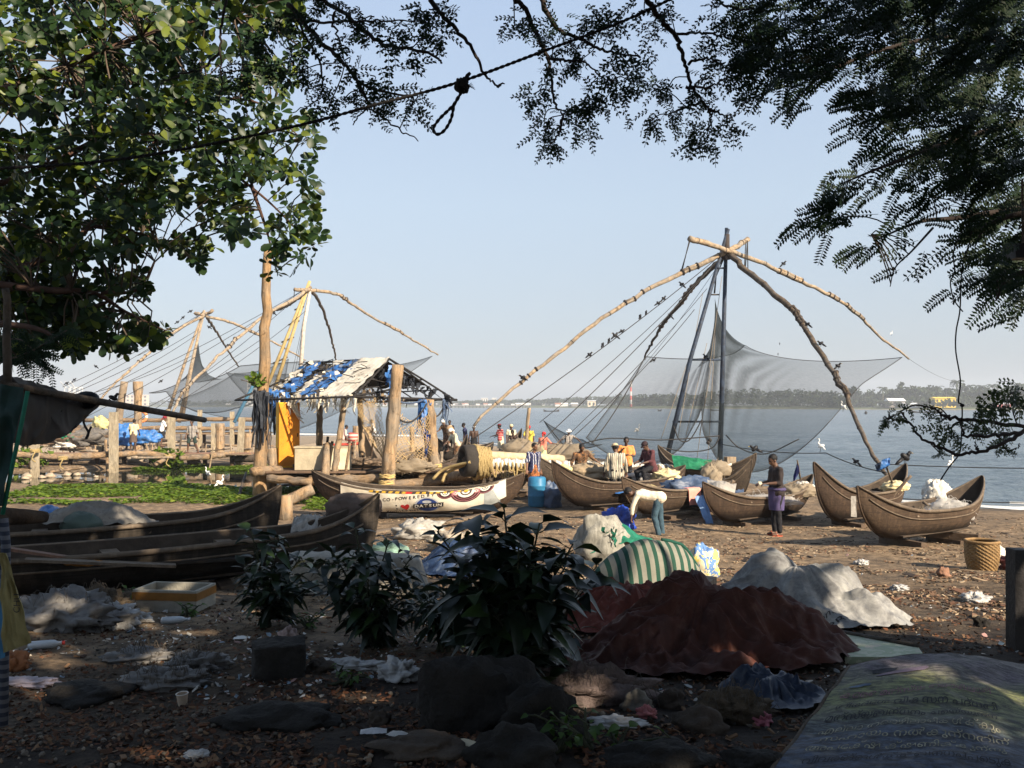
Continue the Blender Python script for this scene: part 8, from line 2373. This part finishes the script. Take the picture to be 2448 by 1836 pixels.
# thin feathery foliage at the far left edge, and the twig under the crown
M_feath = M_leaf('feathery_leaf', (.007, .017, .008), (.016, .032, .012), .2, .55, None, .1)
def frond(mb, c, d, L, n, lw, ll, flat=None):
	d = d.normalized()
	side = d.cross(flat or Vector((0, -1, .4)))
	if side.length < .05: side = d.orthogonal()
	side.normalize(); nn = side.cross(d)
	pts = [c + d * (L * s) - Vector((0, 0, .22 * L * s * s)) for s in (0, .5, 1)]
	mb.tube(pts, .0022, 3, cap=False)
	for i in range(n):
		s = .12 + .88 * i / n
		p = c + d * (L * s) - Vector((0, 0, .22 * L * s * s))
		for sg in (1, -1):
			e_ = (side * sg + d * .35 + nn * rnd.uniform(-.25, .25)).normalized()
			l = ll * (1 - .45 * abs(s - .5)) * rnd.uniform(.85, 1.1)
			w_ = d * lw
			mb.add([p, p + e_ * l * .45 - w_, p + e_ * l, p + e_ * l * .55 + w_], [(0, 1, 2, 3)])
e = empty('feathery_twig', P(30, 860, 7), 'feathery twigs with small narrow leaves below the left crown', 'plant')
st = MB(); fo = MB()
for pts in ([(-40, 880), (50, 850), (110, 820), (160, 790)], [(-40, 850), (60, 858), (120, 880)], [(-40, 830), (40, 810), (90, 845)]):
	c = ctrl([P(x, y, 7) for x, y in pts], 10); st.tube(c, .006, 4)
	for i in range(2, 11):
		for _ in range(3): frond(fo, c[i], Vector((rnd.gauss(.5, .5), rnd.gauss(0, .4), rnd.gauss(-.2, .5))), .16, 8, .008, .035)
st.build('stem', M_bark, e); fo.build('foliage', M_feath, e, False)
# -- the right tree: dense feathery crown, reaching back over the camera
RT = empty('rain_tree', G(9.5, -1.0), 'big dark feathery-leaved tree filling the upper right corner', 'tree')
MB().tube(ctrl([G(9.5, -1, -.2), Vector((9.3, -.8, 4)), Vector((8.6, -.2, 7)), Vector((7.8, 0, 9))], 14), [.5 - .02 * i for i in range(15)], 12, wob=.05).build('trunk', M_bark, RT)
RCROWN = [(1790, -60), (1795, 20), (1832, 90), (1838, 160), (1868, 225), (1905, 285), (1945, 265), (1990, 300), (2010, 345), (2092, 352), (2120, 395), (2050, 420), (2005, 455), (2030, 478), (1975, 505), (1955, 520), (2060, 540), (2050, 560), (2090, 565), (2150, 540), (2200, 525), (2275, 525), (2300, 555), (2370, 565), (2340, 610), (2400, 630), (2370, 660), (2390, 690), (2425, 720), (2500, 730), (2500, -60)]
RHOLES = [[(2225, 110), (2275, 95), (2285, 140), (2240, 150)], [(2380, 300), (2440, 290), (2440, 350)], [(2050, 480), (2120, 440), (2300, 440), (2290, 490), (2120, 520)], [(2200, 320), (2260, 300), (2250, 360)], [(2300, 640), (2350, 660), (2330, 700), (2300, 690)]]
fo = MB(); k = 0; clumps = []
while k < 150:
	px, py = rnd.uniform(1780, 2500), rnd.uniform(-60, 780)
	if not inside(RCROWN, px, py): continue
	if any(inside(h, px, py) for h in RHOLES) and rnd.random() < .8: continue
	d = rnd.uniform(5.2, 9.0)
	c = P(px, py, d); clumps.append(c); k += 1
	for _ in range(9):
		dv = Vector((rnd.gauss(-.8, .5), rnd.gauss(-.1, .5), rnd.gauss(-.22, .4)))
		q = c + Vector((rnd.gauss(0, .10), rnd.gauss(0, .15), rnd.gauss(0, .07))) * (d / 6.5)
		frond(fo, q, dv, .27 * d / 6.5 ** 1 * .9 if d < 7 else .30, 11, .011 * d / 6.5, .055 * d / 6.5)
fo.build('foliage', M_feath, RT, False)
tw = MB()
for pts in ([(2560, 260, 7.5), (2300, 330, 7.2), (2120, 395, 7), (2010, 440, 6.8)], [(2560, 480, 7.0), (2300, 520, 6.9), (2200, 530, 6.8), (2090, 575, 6.6)], [(2560, 120, 8), (2250, 90, 8), (2000, 160, 7.8), (1900, 240, 7.5)], [(2560, 520, 6.2), (2448, 510, 6.2), (2360, 540, 6.2), (2330, 590, 6.2)], [(2230, 545, 6.6), (2180, 600, 6.4), (2140, 640, 6.3), (2128, 685, 6.2)], [(2560, 640, 6), (2420, 660, 6), (2380, 720, 6)]):
	c = ctrl([P(*q) for q in pts], 18); tw.tube(c, [(.028 if pts[0][0] > 2500 else .008) * (1 - i / 20) + .002 for i in range(19)], 6)
	for q in c[3::2]:
		best = min(clumps, key=lambda z: (z - q).length)
		if (best - q).length < .45: tw.tube(ctrl([q, q.lerp(best, .5) + Vector((0, 0, .04)), best], 5), .005, 4, cap=False)
tw.tube([P(2560, 260, 7.5), Vector((7.0, 3.5, 6.4)), Vector((8.6, -.2, 7))], [.03, .07, .14], 6); tw.tube([P(2560, 480, 7.0), Vector((6.8, 4, 5.2)), Vector((9.1, -.5, 5))], [.02, .05, .1], 6)
tw.build('limb', M('dark_bough', (.035, .026, .022), .9, .5, 8, .4), RT)
# bare drooping sprays with wind-worn leaflets
sp_ = MB()
for a, b, n in (((2195, 575), (2100, 605), 9), ((2170, 615), (2098, 620), 7), ((2150, 645), (2087, 672), 9), ((2290, 600), (2190, 660), 10), ((2270, 585), (2165, 655), 10), ((2210, 600), (2195, 660), 5), ((2440, 680), (2395, 760), 9), ((2448, 700), (2425, 775), 6), ((2420, 665), (2340, 700), 10), ((2100, 512), (1952, 517), 14), ((2040, 540), (1990, 530), 8), ((2400, 640), (2355, 705), 9)):
	A_, B_ = P(*a, 6.3), P(*b, 6.3)
	frond(sp_, A_, B_ - A_ + Vector((0, 0, .04)), (B_ - A_).length, n, .010, .045)
sp_.build('drooping_spray', M_feath, RT, False)
# the part of the crown overhead and behind, that keeps the foreground in shade
hi = MB(); n_ = 0
while n_ < 11000:
	x, y, z = rnd.uniform(-3.5, 19), rnd.uniform(-17, 6.5), rnd.uniform(6.4, 10.2)
	if z < 3.4 + .50 * max(0, y) + .5: continue
	# footprint of the crown
	if y > 6.2 - 1.0 * max(0, x - 4.2) + .6 * noise.noise((x * .5, y * .5, 2)): continue
	if noise.noise((x * .55, y * .55, z * .4)) < -.34: continue
	leaf_card(hi, (x, y, z), rnd.uniform(.16, .34)); n_ += 1
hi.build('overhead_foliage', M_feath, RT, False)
ov = MB()
for k in range(9):
	a = rnd.uniform(0, 6.28)
	ov.tube(ctrl([Vector((8.2, -.1, 7.6)), Vector((8.2 + 3 * math.cos(a), -3 + 4 * math.sin(a), 8.4)), Vector((7 + 8 * math.cos(a), -5 + 8 * math.sin(a), 8.8))], 8), [.14 - .014 * i for i in range(9)], 6)
ov.build('overhead_limb', M_bark, RT)
# -- branches with small leaf sprays hanging in from the top
def spray(mb, c, s, n=26, dirv=None):
	for _ in range(n):
		dv = dirv or Vector((rnd.gauss(0, .7), rnd.gauss(0, .5), rnd.gauss(-.45, .5)))
		q = c + Vector((rnd.gauss(0, .28), rnd.gauss(0, .3), rnd.gauss(0, .22))) * s
		frond(mb, q, dv, .16 * s / .2, 4, .013 * s / .2, .042 * s / .2)
def hanging(name, d, branches, sprays, label, r=.017, s=.2, n=15, mat=None):
	p0 = P(*branches[0][0], d)
	e = empty(name, p0, label, 'branch')
	fo = MB(); allp = []
	for bi, pts in enumerate(branches):
		c = ctrl([P(x, y, d + .25 * math.sin(x * .01 + bi)) for x, y in pts], 6 * (len(pts) - 1) + 6)
		allp += c
		r0 = r * (1 if bi < 3 else .55)
		m_ = len(c) - 1
		c = [q + Vector((rnd.gauss(0, .006), rnd.gauss(0, .006), rnd.gauss(0, .006))) for q in c]
		MB().tube(c, [r0 * (1 - .65 * i / m_) for i in range(m_ + 1)], 6, wob=.08).build('bough', M('dark_bough', (.035, .026, .022), .9, .5, 8, .4), e)
	for x, y, k in sprays:
		c = P(x, y, d + rnd.uniform(-.3, .3))
		best = min(allp, key=lambda q: (q - c).length)
		MB().tube(ctrl([best, best.lerp(c, .5) + Vector((rnd.gauss(0, .03), 0, .03)), c], 6), .0045, 4).build('twig', M('dark_bough', (0, 0, 0)), e)
		spray(fo, c, s * k, n)
	fo.build('foliage', mat or M_feath, e, False)
	return e
hanging('hanging_branch', 6.5, [[(690, -30), (800, 15), (870, 75), (930, 110), (1000, 120), (1035, 130), (1058, 148)], [(690, 10), (730, 60), (790, 120), (830, 160), (860, 195), (900, 215), (985, 232)], [(1022, -20), (1050, 30), (1090, 70), (1130, 120), (1160, 180), (1190, 208)],
								[(800, 30), (798, 60), (815, 105), (825, 150)], [(850, 180), (870, 225), (888, 260), (930, 290), (970, 318), (1000, 336)], [(850, 165), (855, 200), (880, 250), (860, 275), (843, 300)], [(705, 40), (745, 110), (765, 160), (772, 200), (760, 235), (700, 270)],
								[(545, -20), (530, 60), (526, 120), (530, 200), (525, 240)], [(526, 125), (480, 165), (440, 175), (380, 200)], [(700, 45), (780, 55), (850, 50), (930, 50), (1010, 52)], [(1190, 207), (1205, 197)]],
		[(720, 40, .9), (740, 100, .9), (760, 205, .8), (800, 95, 1), (830, 20, .8), (855, 80, .9), (880, 70, .9), (870, 45, .8), (945, 65, 1), (950, 95, .9), (955, 150, 1.2), (835, 150, .8), (885, 180, 1.0), (890, 200, .9), (930, 215, .9), (925, 245, .9), (1000, 230, .8), (985, 255, .9), (920, 270, .8), (820, 240, .9), (845, 245, .8), (785, 255, .9), (1000, 25, 1), (1030, 80, 1), (1035, 40, 1.1), (1070, 25, 1.1), (1015, 90, .8), (745, 180, .7), (540, 180, .9), (580, 190, .8), (610, 100, 1), (640, 160, .9), (690, 120, 1), (700, 180, .9), (660, 60, 1), (480, 170, .8), (760, 10, .9), (795, 10, .9)],
		'dark leafy boughs hanging in from the top left of centre, two ending bare', .021, .19, 10)
hanging('hanging_branch', 6.8, [[(1210, -20), (1250, 15), (1280, 70), (1305, 130), (1312, 150), (1320, 200), (1328, 250), (1345, 275)], [(1290, -20), (1310, 35), (1340, 75), (1380, 90), (1420, 110), (1470, 128), (1530, 135)], [(1530, -30), (1575, 40), (1615, 85), (1630, 130), (1645, 180), (1665, 225), (1695, 265), (1693, 310)],
								[(1312, 140), (1370, 145), (1400, 150), (1430, 180), (1460, 195)], [(1345, 280), (1335, 320), (1315, 340)], [(1615, 82), (1680, 78), (1750, 92), (1830, 105)], [(1645, 150), (1690, 140), (1720, 150)], [(1640, 210), (1700, 205), (1730, 190)], [(1695, 262), (1720, 270), (1745, 290)], [(1670, 245), (1630, 258), (1600, 275)], [(1690, -20), (1740, 15), (1800, 22), (1850, 10)]],
		[(1230, 60, .9), (1260, 50, 1), (1300, 95, .8), (1330, 50, 1), (1360, 75, .9), (1345, 160, 1), (1290, 215, 1), (1275, 225, .9), (1345, 120, .8), (1380, 115, 1), (1400, 45, 1), (1460, 40, 1), (1440, 60, .9), (1400, 240, 1.1), (1380, 260, 1), (1420, 250, .9), (1300, 285, .9), (1310, 310, .9), (1310, 350, .9), (1300, 340, .8), (1395, 310, .9), (1380, 290, .9), (1475, 120, 1), (1470, 160, 1.1), (1500, 190, 1.1), (1485, 210, 1), (1520, 130, 1), (1545, 170, .9), (1440, 215, 1), (1430, 260, .7), (1540, 20, 1), (1590, 20, 1), (1700, 30, 1), (1730, 60, .9), (1790, 70, .9), (1680, 95, 1), (1700, 130, 1), (1790, 130, 1), (1770, 160, 1), (1790, 190, 1.1), (1795, 230, .9), (1690, 180, 1), (1720, 165, .9), (1600, 205, .9), (1560, 210, .8), (1650, 220, .9), (1690, 255, .8), (1590, 275, .9), (1555, 290, .9), (1620, 280, .7), (1755, 290, .9), (1735, 305, .8), (1675, 320, 1), (1655, 325, .9), (1685, 345, .9), (1810, 30, 1), (1560, 60, .9), (1380, 150, .8), (1450, 30, .9)],
		'dark leafy boughs hanging in from the top right of centre', .022, .19, 10)
hanging('hanging_branch', 5.6, [[(2520, 990), (2448, 1030), (2395, 1062), (2340, 1078), (2290, 1087), (2245, 1068), (2200, 1045), (2170, 1010), (2140, 1003), (2112, 1000)], [(2448, 1032), (2380, 1040), (2310, 1040), (2300, 1010)], [(2448, 1020), (2330, 1005), (2265, 1000), (2245, 985), (2230, 975)],
								[(2395, 1062), (2410, 1080), (2430, 1070), (2436, 1062)], [(2170, 1012), (2160, 990), (2150, 985)], [(2520, 950), (2440, 960), (2400, 945)], [(2335, 1078), (2332, 1060)]],
		[(2125, 998, .7), (2150, 985, .7), (2112, 1005, .5), (2225, 975, .8), (2240, 1012, .9), (2260, 1030, 1), (2275, 1050, .8), (2330, 1020, .9), (2360, 1025, .9), (2395, 1050, .8), (2400, 1070, .7), (2250, 1085, .4), (2380, 955, 1.2), (2360, 970, 1), (2410, 945, 1.3), (2440, 930, 1.2), (2430, 960, 1), (2345, 985, .7)],
		'low dark branch with small leaves reaching in from the right over the water', .014, .13, 10, M_leaf('olive_small_leaf', (.018, .034, .012), (.045, .07, .02), .25, .5, None, .25))
# -- rope with the noose, and the hanging wires
M_tarred = M('tarred_rope', (.016, .014, .013), .85, .4, 40, .5, bscale=120)
D5 = 5.0
pts = [P(x, y, D5) for x, y in ((-80, 407), (200, 390), (420, 360), (700, 303), (900, 250), (1095, 197), (1300, 122), (1500, 46), (1680, -40))]
c = ctrl(pts, 60)
e = empty('rope', P(1105, 197, D5), 'dark rope slung across the top with a knot and a hanging noose loop', 'rope')
def laid_rope(name, c, r, par):
	"""two strands twisted together"""
	for ph in (0, PI):
		pl = []
		L = 0
		for i, p in enumerate(c):
			if i: L += (c[i] - c[i - 1]).length
			t_ = (c[min(i + 1, len(c) - 1)] - c[max(0, i - 1)]).normalized()
			x = t_.cross(Vector((0, 1, 0))).normalized(); y = x.cross(t_)
			a = L * 90 + ph
			pl.append(p + x * (r * .5 * math.cos(a)) + y * (r * .5 * math.sin(a)))
		MB().tube(pl, r * .72, 6).build(name, M_tarred, par)
laid_rope('strand', ctrl(pts, 420), .0085, e)
k0 = P(1105, 205, D5)
for (ax_, n_) in (((1, 0, .2), 3), ((.3, .2, 1), 2), ((.6, .1, -.8), 2)):
	ax_ = Vector(ax_).normalized(); x = ax_.orthogonal().normalized(); y = ax_.cross(x)
	for k in range(n_):
		cc = k0 + ax_ * (.018 * (k - 1))
		MB().tube([cc + x * (.032 * math.cos(a)) + y * (.038 * math.sin(a)) for a in np.linspace(0, 2 * PI, 18)], .0105, 7, cap=False).build('knot_turn', M_tarred, e)
MB().tube([P(1110, 195, D5), P(1118, 180, D5), P(1124, 174, D5)], [.011, .012, .009], 7).build('knot_end', M_tarred, e)
for k in range(5): MB().tube([P(1118, 205, D5), P(1128 + 2 * k, 198 + 4 * k, D5)], .002, 3).build('frayed_end', M_tarred, e)
laid_rope('noose', ctrl([P(x, y, D5) for x, y in ((1102, 222), (1085, 250), (1050, 285), (1036, 308), (1045, 321), (1062, 312), (1078, 285), (1086, 250), (1098, 228))], 120), .0085, e)
o = MB().tube(ctrl([P(x, y, 5.8) for x, y in ((2308, 520), (2302, 545), (2280, 600), (2282, 650), (2272, 675), (2280, 715), (2296, 738), (2302, 745))], 30), .0045, 6).build('wire', M_tarred, None, True, P(2300, 540, 5.8)); tag(o, 'shorter dark wire hanging from the right tree, tied to the longer one', 'wire')
o = MB().tube(ctrl([P(x, y, 5.8) for x, y in ((2325, 500), (2320, 570), (2300, 640), (2295, 740), (2286, 790), (2285, 840), (2296, 910), (2291, 960), (2300, 972), (2298, 1050), (2293, 1085), (2270, 1115), (2248, 1148))], 50), .005, 6).build('wire', M_tarred, None, True, P(2320, 560, 5.8)); tag(o, 'long dark wire hanging from the right tree down over the water', 'wire')
o = MB().ell(P(2300, 969, 5.8), (.015, .015, .012), 8, 6).build('wire_knot', M_tarred, None, True, P(2300, 969, 5.8)); wl = [q for q in bpy.data.objects if q.name.startswith('wire') and q.get('label', '').startswith('long')][0]
o.parent = wl; o.matrix_parent_inverse = Matrix.Translation(-wl.location)
lb = P(2446, 602, 6.0)
e = empty('lamp_box', lb, 'black box hanging in the leaves at the right edge', 'box')
MB().box(lb, (.17, .12, .10)).build('case', M_blk, e, False); MB().bar(lb + Vector((0, 0, .05)), lb + Vector((0, 0, .5)), .012).build('hanger', M_bamd, e, False)
# ------------------------------------------------------------------ litter
def chips(name, n, mat, smin, smax, thick, fn_ok, curl=.3, asp=(.3, .8), ymax=22.0, lift=.0):
	mb = MB(); k = 0; tries = 0
	while k < n and tries < n * 14:
		tries += 1
		u = rnd.random()
		y = 1 / ((1 / 3.3) * (1 - u) + (1 / ymax) * u)
		x = rnd.uniform(-.64, .64) * y
		if not fn_ok(x, y): continue
		s = rnd.uniform(smin, smax) * (1 if y < 9 else 1.25)
		w_ = s * rnd.uniform(*asp)
		a = rnd.uniform(0, 6.28)
		R = Matrix.Rotation(a, 3, 'Z') @ Matrix.Rotation(rnd.gauss(0, .25), 3, 'X') @ Matrix.Rotation(rnd.gauss(0, .2), 3, 'Y')
		c = Vector((x, y, gz(x, y) + thick * .5 + .006 + lift))
		if name == 'pebbles':
			mb.ell(c, (s * .5, w_ * .5, s * .32), 6, 4, R, .5, k, 1.5)
		elif thick > .004:
			mb.box(c, (s, w_, thick), R, thick * .4)
		else:
			cu = s * rnd.uniform(-curl, curl)
			r_ = lambda: rnd.uniform(.45, 1.1)
			vs = [(-s * .5 * r_(), 0, 0), (-s * .25, -w_ * .5 * r_(), cu * .3), (s * .25 * r_(), -w_ * .5 * r_(), cu * .5), (s * .5 * r_(), rnd.uniform(-.2, .2) * w_, cu), (s * .2, w_ * .5 * r_(), cu * .3), (-s * .25 * r_(), w_ * .5 * r_(), -cu * .2)]
			mb.add([c + R @ Vector(v) for v in vs], [(0, 1, 4, 5), (1, 2, 3, 4)])
		k += 1
	return tag(mb.build(name, mat, None, False), kind='stuff')
lit = lambda x, y: y > 8.2 - .0 * x and not (x < -1 and y < 12) and shore_dist(x, y) > .3
def island_mat(name, cols, rough=.85, spec=.2):
	if name in MATS: return MATS[name]
	t = NT(name); g = t.node('ShaderNodeNewGeometry')
	c = t.ramp(g.outputs['Random Per Island'], [(i / len(cols), c_) for i, c_ in enumerate(cols)], 'CONSTANT')
	MATS[name] = t.done(t.pbr(c, rough, None, spec)); return MATS[name]
M_dl = island_mat('dead_leaf', [(.085, .038, .020), (.045, .023, .014), (.13, .065, .034), (.03, .018, .012), (.17, .10, .055), (.065, .036, .022), (.11, .045, .022)])
M_ch = island_mat('wood_chip', [(.20, .13, .08), (.10, .065, .04), (.28, .20, .125), (.055, .04, .028), (.17, .10, .06), (.04, .03, .024), (.36, .28, .19), (.13, .07, .045)])
M_sc = island_mat('plastic_scrap', [(.40, .39, .36), (.52, .50, .46), (.26, .27, .27), (.42, .36, .29), (.18, .25, .31), (.46, .45, .43), (.34, .20, .17)], .5, .4)
chips('fallen_leaves', 19000, M_dl, .018, .055, 0, lambda x, y: y < 10.5 and noise.noise((x * 1.1, y * 1.1, 3)) + .5 * noise.noise((x * 3, y * 3, 1)) > -.12, .5)
chips('wood_chips', 12500, M_ch, .014, .065, .009, lambda x, y: lit(x, y) and noise.noise((x * .9, y * .9, 8)) + .5 * noise.noise((x * 2.6, y * 2.6, 5)) > -.08, .2, (.12, .6), 24)
chips('wood_chips', 320, M_ch, .07, .22, .014, lambda x, y: lit(x, y) and noise.noise((x * .9, y * .9, 8)) > -.05, .2, (.1, .4), 24)
chips('wood_chips', 1500, M_dl, .015, .06, .008, lambda x, y: y < 9, .2, (.12, .5))
chips('pebbles', 2200, island_mat('pebble', [(.08, .07, .055), (.13, .11, .09), (.045, .04, .034), (.20, .165, .125)]), .010, .038, .008, lambda x, y: noise.noise((x * 1.5, y * 1.5, 17)) > -.1, .2, (.6, .9))
chips('litter_scraps', 800, M_sc, .02, .075, 0, lambda x, y: y > 5.2 and noise.noise((x * .8, y * .8, 12)) > .06, .5, (.3, .8), 20)
chips('litter_scraps', 800, M_sc, .015, .07, 0, lambda x, y: 5.5 < y < 9.8 and x < .6 and noise.noise((x * 1.2, y * 1.2, 30)) + .6 * noise.noise((x * 4, y * 4, 3)) > .0, .6, (.3, .8), 9)
# larger single bits of litter
def bit(kind, px, py, label, **kw):
	a = PG(px, py)
	z = Vector((a.x, a.y, gz(a.x, a.y)))
	if kind == 'bag': return lump('plastic_bag', z, kw['r'], kw.get('mat', M_bag), label, 'net' if ' net' in label or 'fibre' in label else 'plastic bag', .55, 2.4, None, 48, 28)
	if kind == 'cup':
		e = empty('paper_cup', z, label, 'cup')
		linkl('cup_wall', MB().grid(lambda u, v: Vector(((.024 + .010 * v) * math.cos(2 * PI * u), (.024 + .010 * v) * math.sin(2 * PI * u), .075 * v)), 20, 4, wrap=True).mesh('cup_wall'), M_cup, e)
		linkl('rim', MB().tube([Vector((.034 * math.cos(a_), .034 * math.sin(a_), .075)) for a_ in np.linspace(0, 2 * PI, 20)], .0025, 5, cap=False).mesh('rim'), M_whitec, e)
		e.rotation_euler = (.05, -.05, 0); return e
	if kind == 'bottle':
		e = empty('plastic_bottle', z + Vector((0, 0, .035)), label, 'bottle', None, kw.get('rz', 0))
		linkl('bottle_body', MB().tube([(x, 0, 0) for x in (-.11, -.10, .04, .075, .10, .125)], [.02, .033, .033, .028, .014, .013], 14).mesh('bottle_body'), M_bot, e)
		linkl('cap', MB().tube([(.125, 0, 0), (.145, 0, 0)], .016, 12).mesh('cap'), kw['cap'], e); return e
	if kind == 'packet':
		mb = MB(); mb.grid(lambda u, v: Vector(((u - .5) * .13 , (v - .5) * .07 * (1 - .2 * abs(u - .5)), .004 + .016 * math.sin(PI * u) * math.sin(PI * v) + .004 * noise.noise((u * 9, v * 9, px)))), 12, 8)
		o = bpy.data.objects.new('foil_packet', mb.mesh('foil_packet')); COL.objects.link(o); o.data.materials.append(kw['mat']); o.location = z + Vector((0, 0, .012)); o.rotation_euler = (0, 0, kw.get('rz', 0)); o.data.polygons.foreach_set('use_smooth', [True] * len(o.data.polygons))
		return tag(o, label, 'packet')
M_bag = M_tarp('thin_white_bag', (.48, .475, .46), (.26, .255, .25), .45, .4, 8, (.10, .09, .08), .8, .02)
M_bagg = M_tarp('grey_film_heap', (.19, .185, .18), (.08, .075, .07), .55, .35, 7, (.045, .035, .028), .8, .025)
M_cup = M('paper_cup', (.46, .36, .27), .8, .2, 20, .1); M_bot = M('clear_bottle', (.45, .48, .50), .2, .15, 12, .1, spec=.6)
M_foil = M('silver_foil', (.52, .52, .54), .35, .4, 14, .5, bscale=60, spec=.6)
for px, py, r, lab, m_ in ((150, 1500, (.42, .26, .20), 'big grey plastic and net heap at the left beside the yellow cloth', M_bagg), (240, 1475, (.3, .2, .17), 'brown-grey fibre heap behind the grey plastic at the left', M('brown_fibre', (.10, .075, .05))),
						(265, 1500, (.22, .15, .14), 'pale grey plastic bag right of the grey heap', M_bag), (315, 1490, (.16, .1, .07), 'small white plastic bag at the tip of the grey heap', M_bag), (830, 1605, (.22, .10, .05), 'long white plastic bag lying on the soil left of the rounded rock', M_bag), (955, 1628, (.12, .09, .08), 'crumpled white plastic bag beside the rounded rock', M_bag),
						(1390, 1680, (.36, .16, .13), 'pale pinkish net and plastic bundle left of the rust-brown tarpaulin', M('pink_grey_net', (.15, .115, .105), .9, .5, 8, .8, bscale=40, bdist=.03)), (1470, 1738, (.14, .07, .03), 'flat white plastic bag on the soil below the rust-brown tarpaulin', M_bag),
						(1820, 1735, (.05, .05, .045), 'crumpled pink plastic ball beside the dark blue tarpaulin', M('pink_plastic', (.45, .14, .18), .5, .3, 9, .5)), (30, 1605, (.10, .08, .08), 'orange-brown broken pot lying at the left edge', M('terracotta', (.30, .12, .05), .8, .3, 6, .3)),
						(60, 1640, (.22, .07, .03), 'pink-white plastic strip at the left edge below the broken pot', M('pink_white_film', (.45, .38, .40), .5, .3, 9, .5)), (480, 1600, (.20, .13, .07), 'tangled greyish net scrap in the middle left litter', M_bagg), (400, 1640, (.24, .14, .07), 'tangled brown-grey net scrap near the paper cup', M_bagg),
						(330, 1585, (.22, .12, .06), 'grey net scrap at the left in the litter', M_bagg), (2150, 1410, (.10, .07, .04), 'small white bag on the sand right of the white sheet', M_bag), (2330, 1440, (.14, .1, .07), 'white bag on the shaded sand at the right', M_bag), (2060, 1350, (.10, .08, .05), 'small pale bag on the lit sand behind the white sheet', M_bag), (2140, 1262, (.08, .06, .06), 'pale bag on the sand in front of the water-edge canoe', M_bag),
						(690, 1545, (.07, .06, .09), 'pinkish carton scrap standing behind the stone block', M('pinkish_card', (.40, .30, .27), .8, .3, 8, .3)), (470, 1810, (.05, .04, .02), 'round pale scrap at the bottom left', M_bag), (2290, 1640, (.14, .09, .04), 'white plastic scrap on the sand right of the sign sheet', M_bag), (1545, 1718, (.05, .04, .04), 'small red and white scrap under the rust-brown tarpaulin', M('red_white_scrap', (.45, .16, .16), .6, .4, 12, .3))):
	bit('bag', px, py, lab, r=r, mat=m_)
bit('cup', 437, 1690, 'small brown paper cup standing in the litter at the left')
bit('bottle', 415, 1492, 'clear plastic bottle lying in front of the foam box', rz=.25, cap=M_foil)
bit('bottle', 105, 1555, 'plastic bottle with a red cap beside the olive-yellow cloth', rz=.4, cap=M('red_cap', (.5, .05, .04), .5, .2, 8, 0))
bit('packet', 893, 1762, 'silver foil packet on the bare soil at the bottom', mat=M_foil, rz=.1)
bit('packet', 957, 1770, 'crumpled clear packet right of the silver one', mat=M_bag, rz=-.5)
bit('packet', 1112, 1790, 'pale oval wrapper near the bottom rocks', mat=M_cream, rz=-.4)
bit('packet', 640, 1620, 'square cream wrapper leaning on the stone block', mat=M_cream, rz=.2)
bit('packet', 770, 1585, 'white plate-like scrap right behind the stone block', mat=M_whitec, rz=.9)
bit('packet', 578, 1530, 'flat white wrapper on the ground by the left plant', mat=M_whitec, rz=.2)
bpy.data.scenes.remove(TMP)
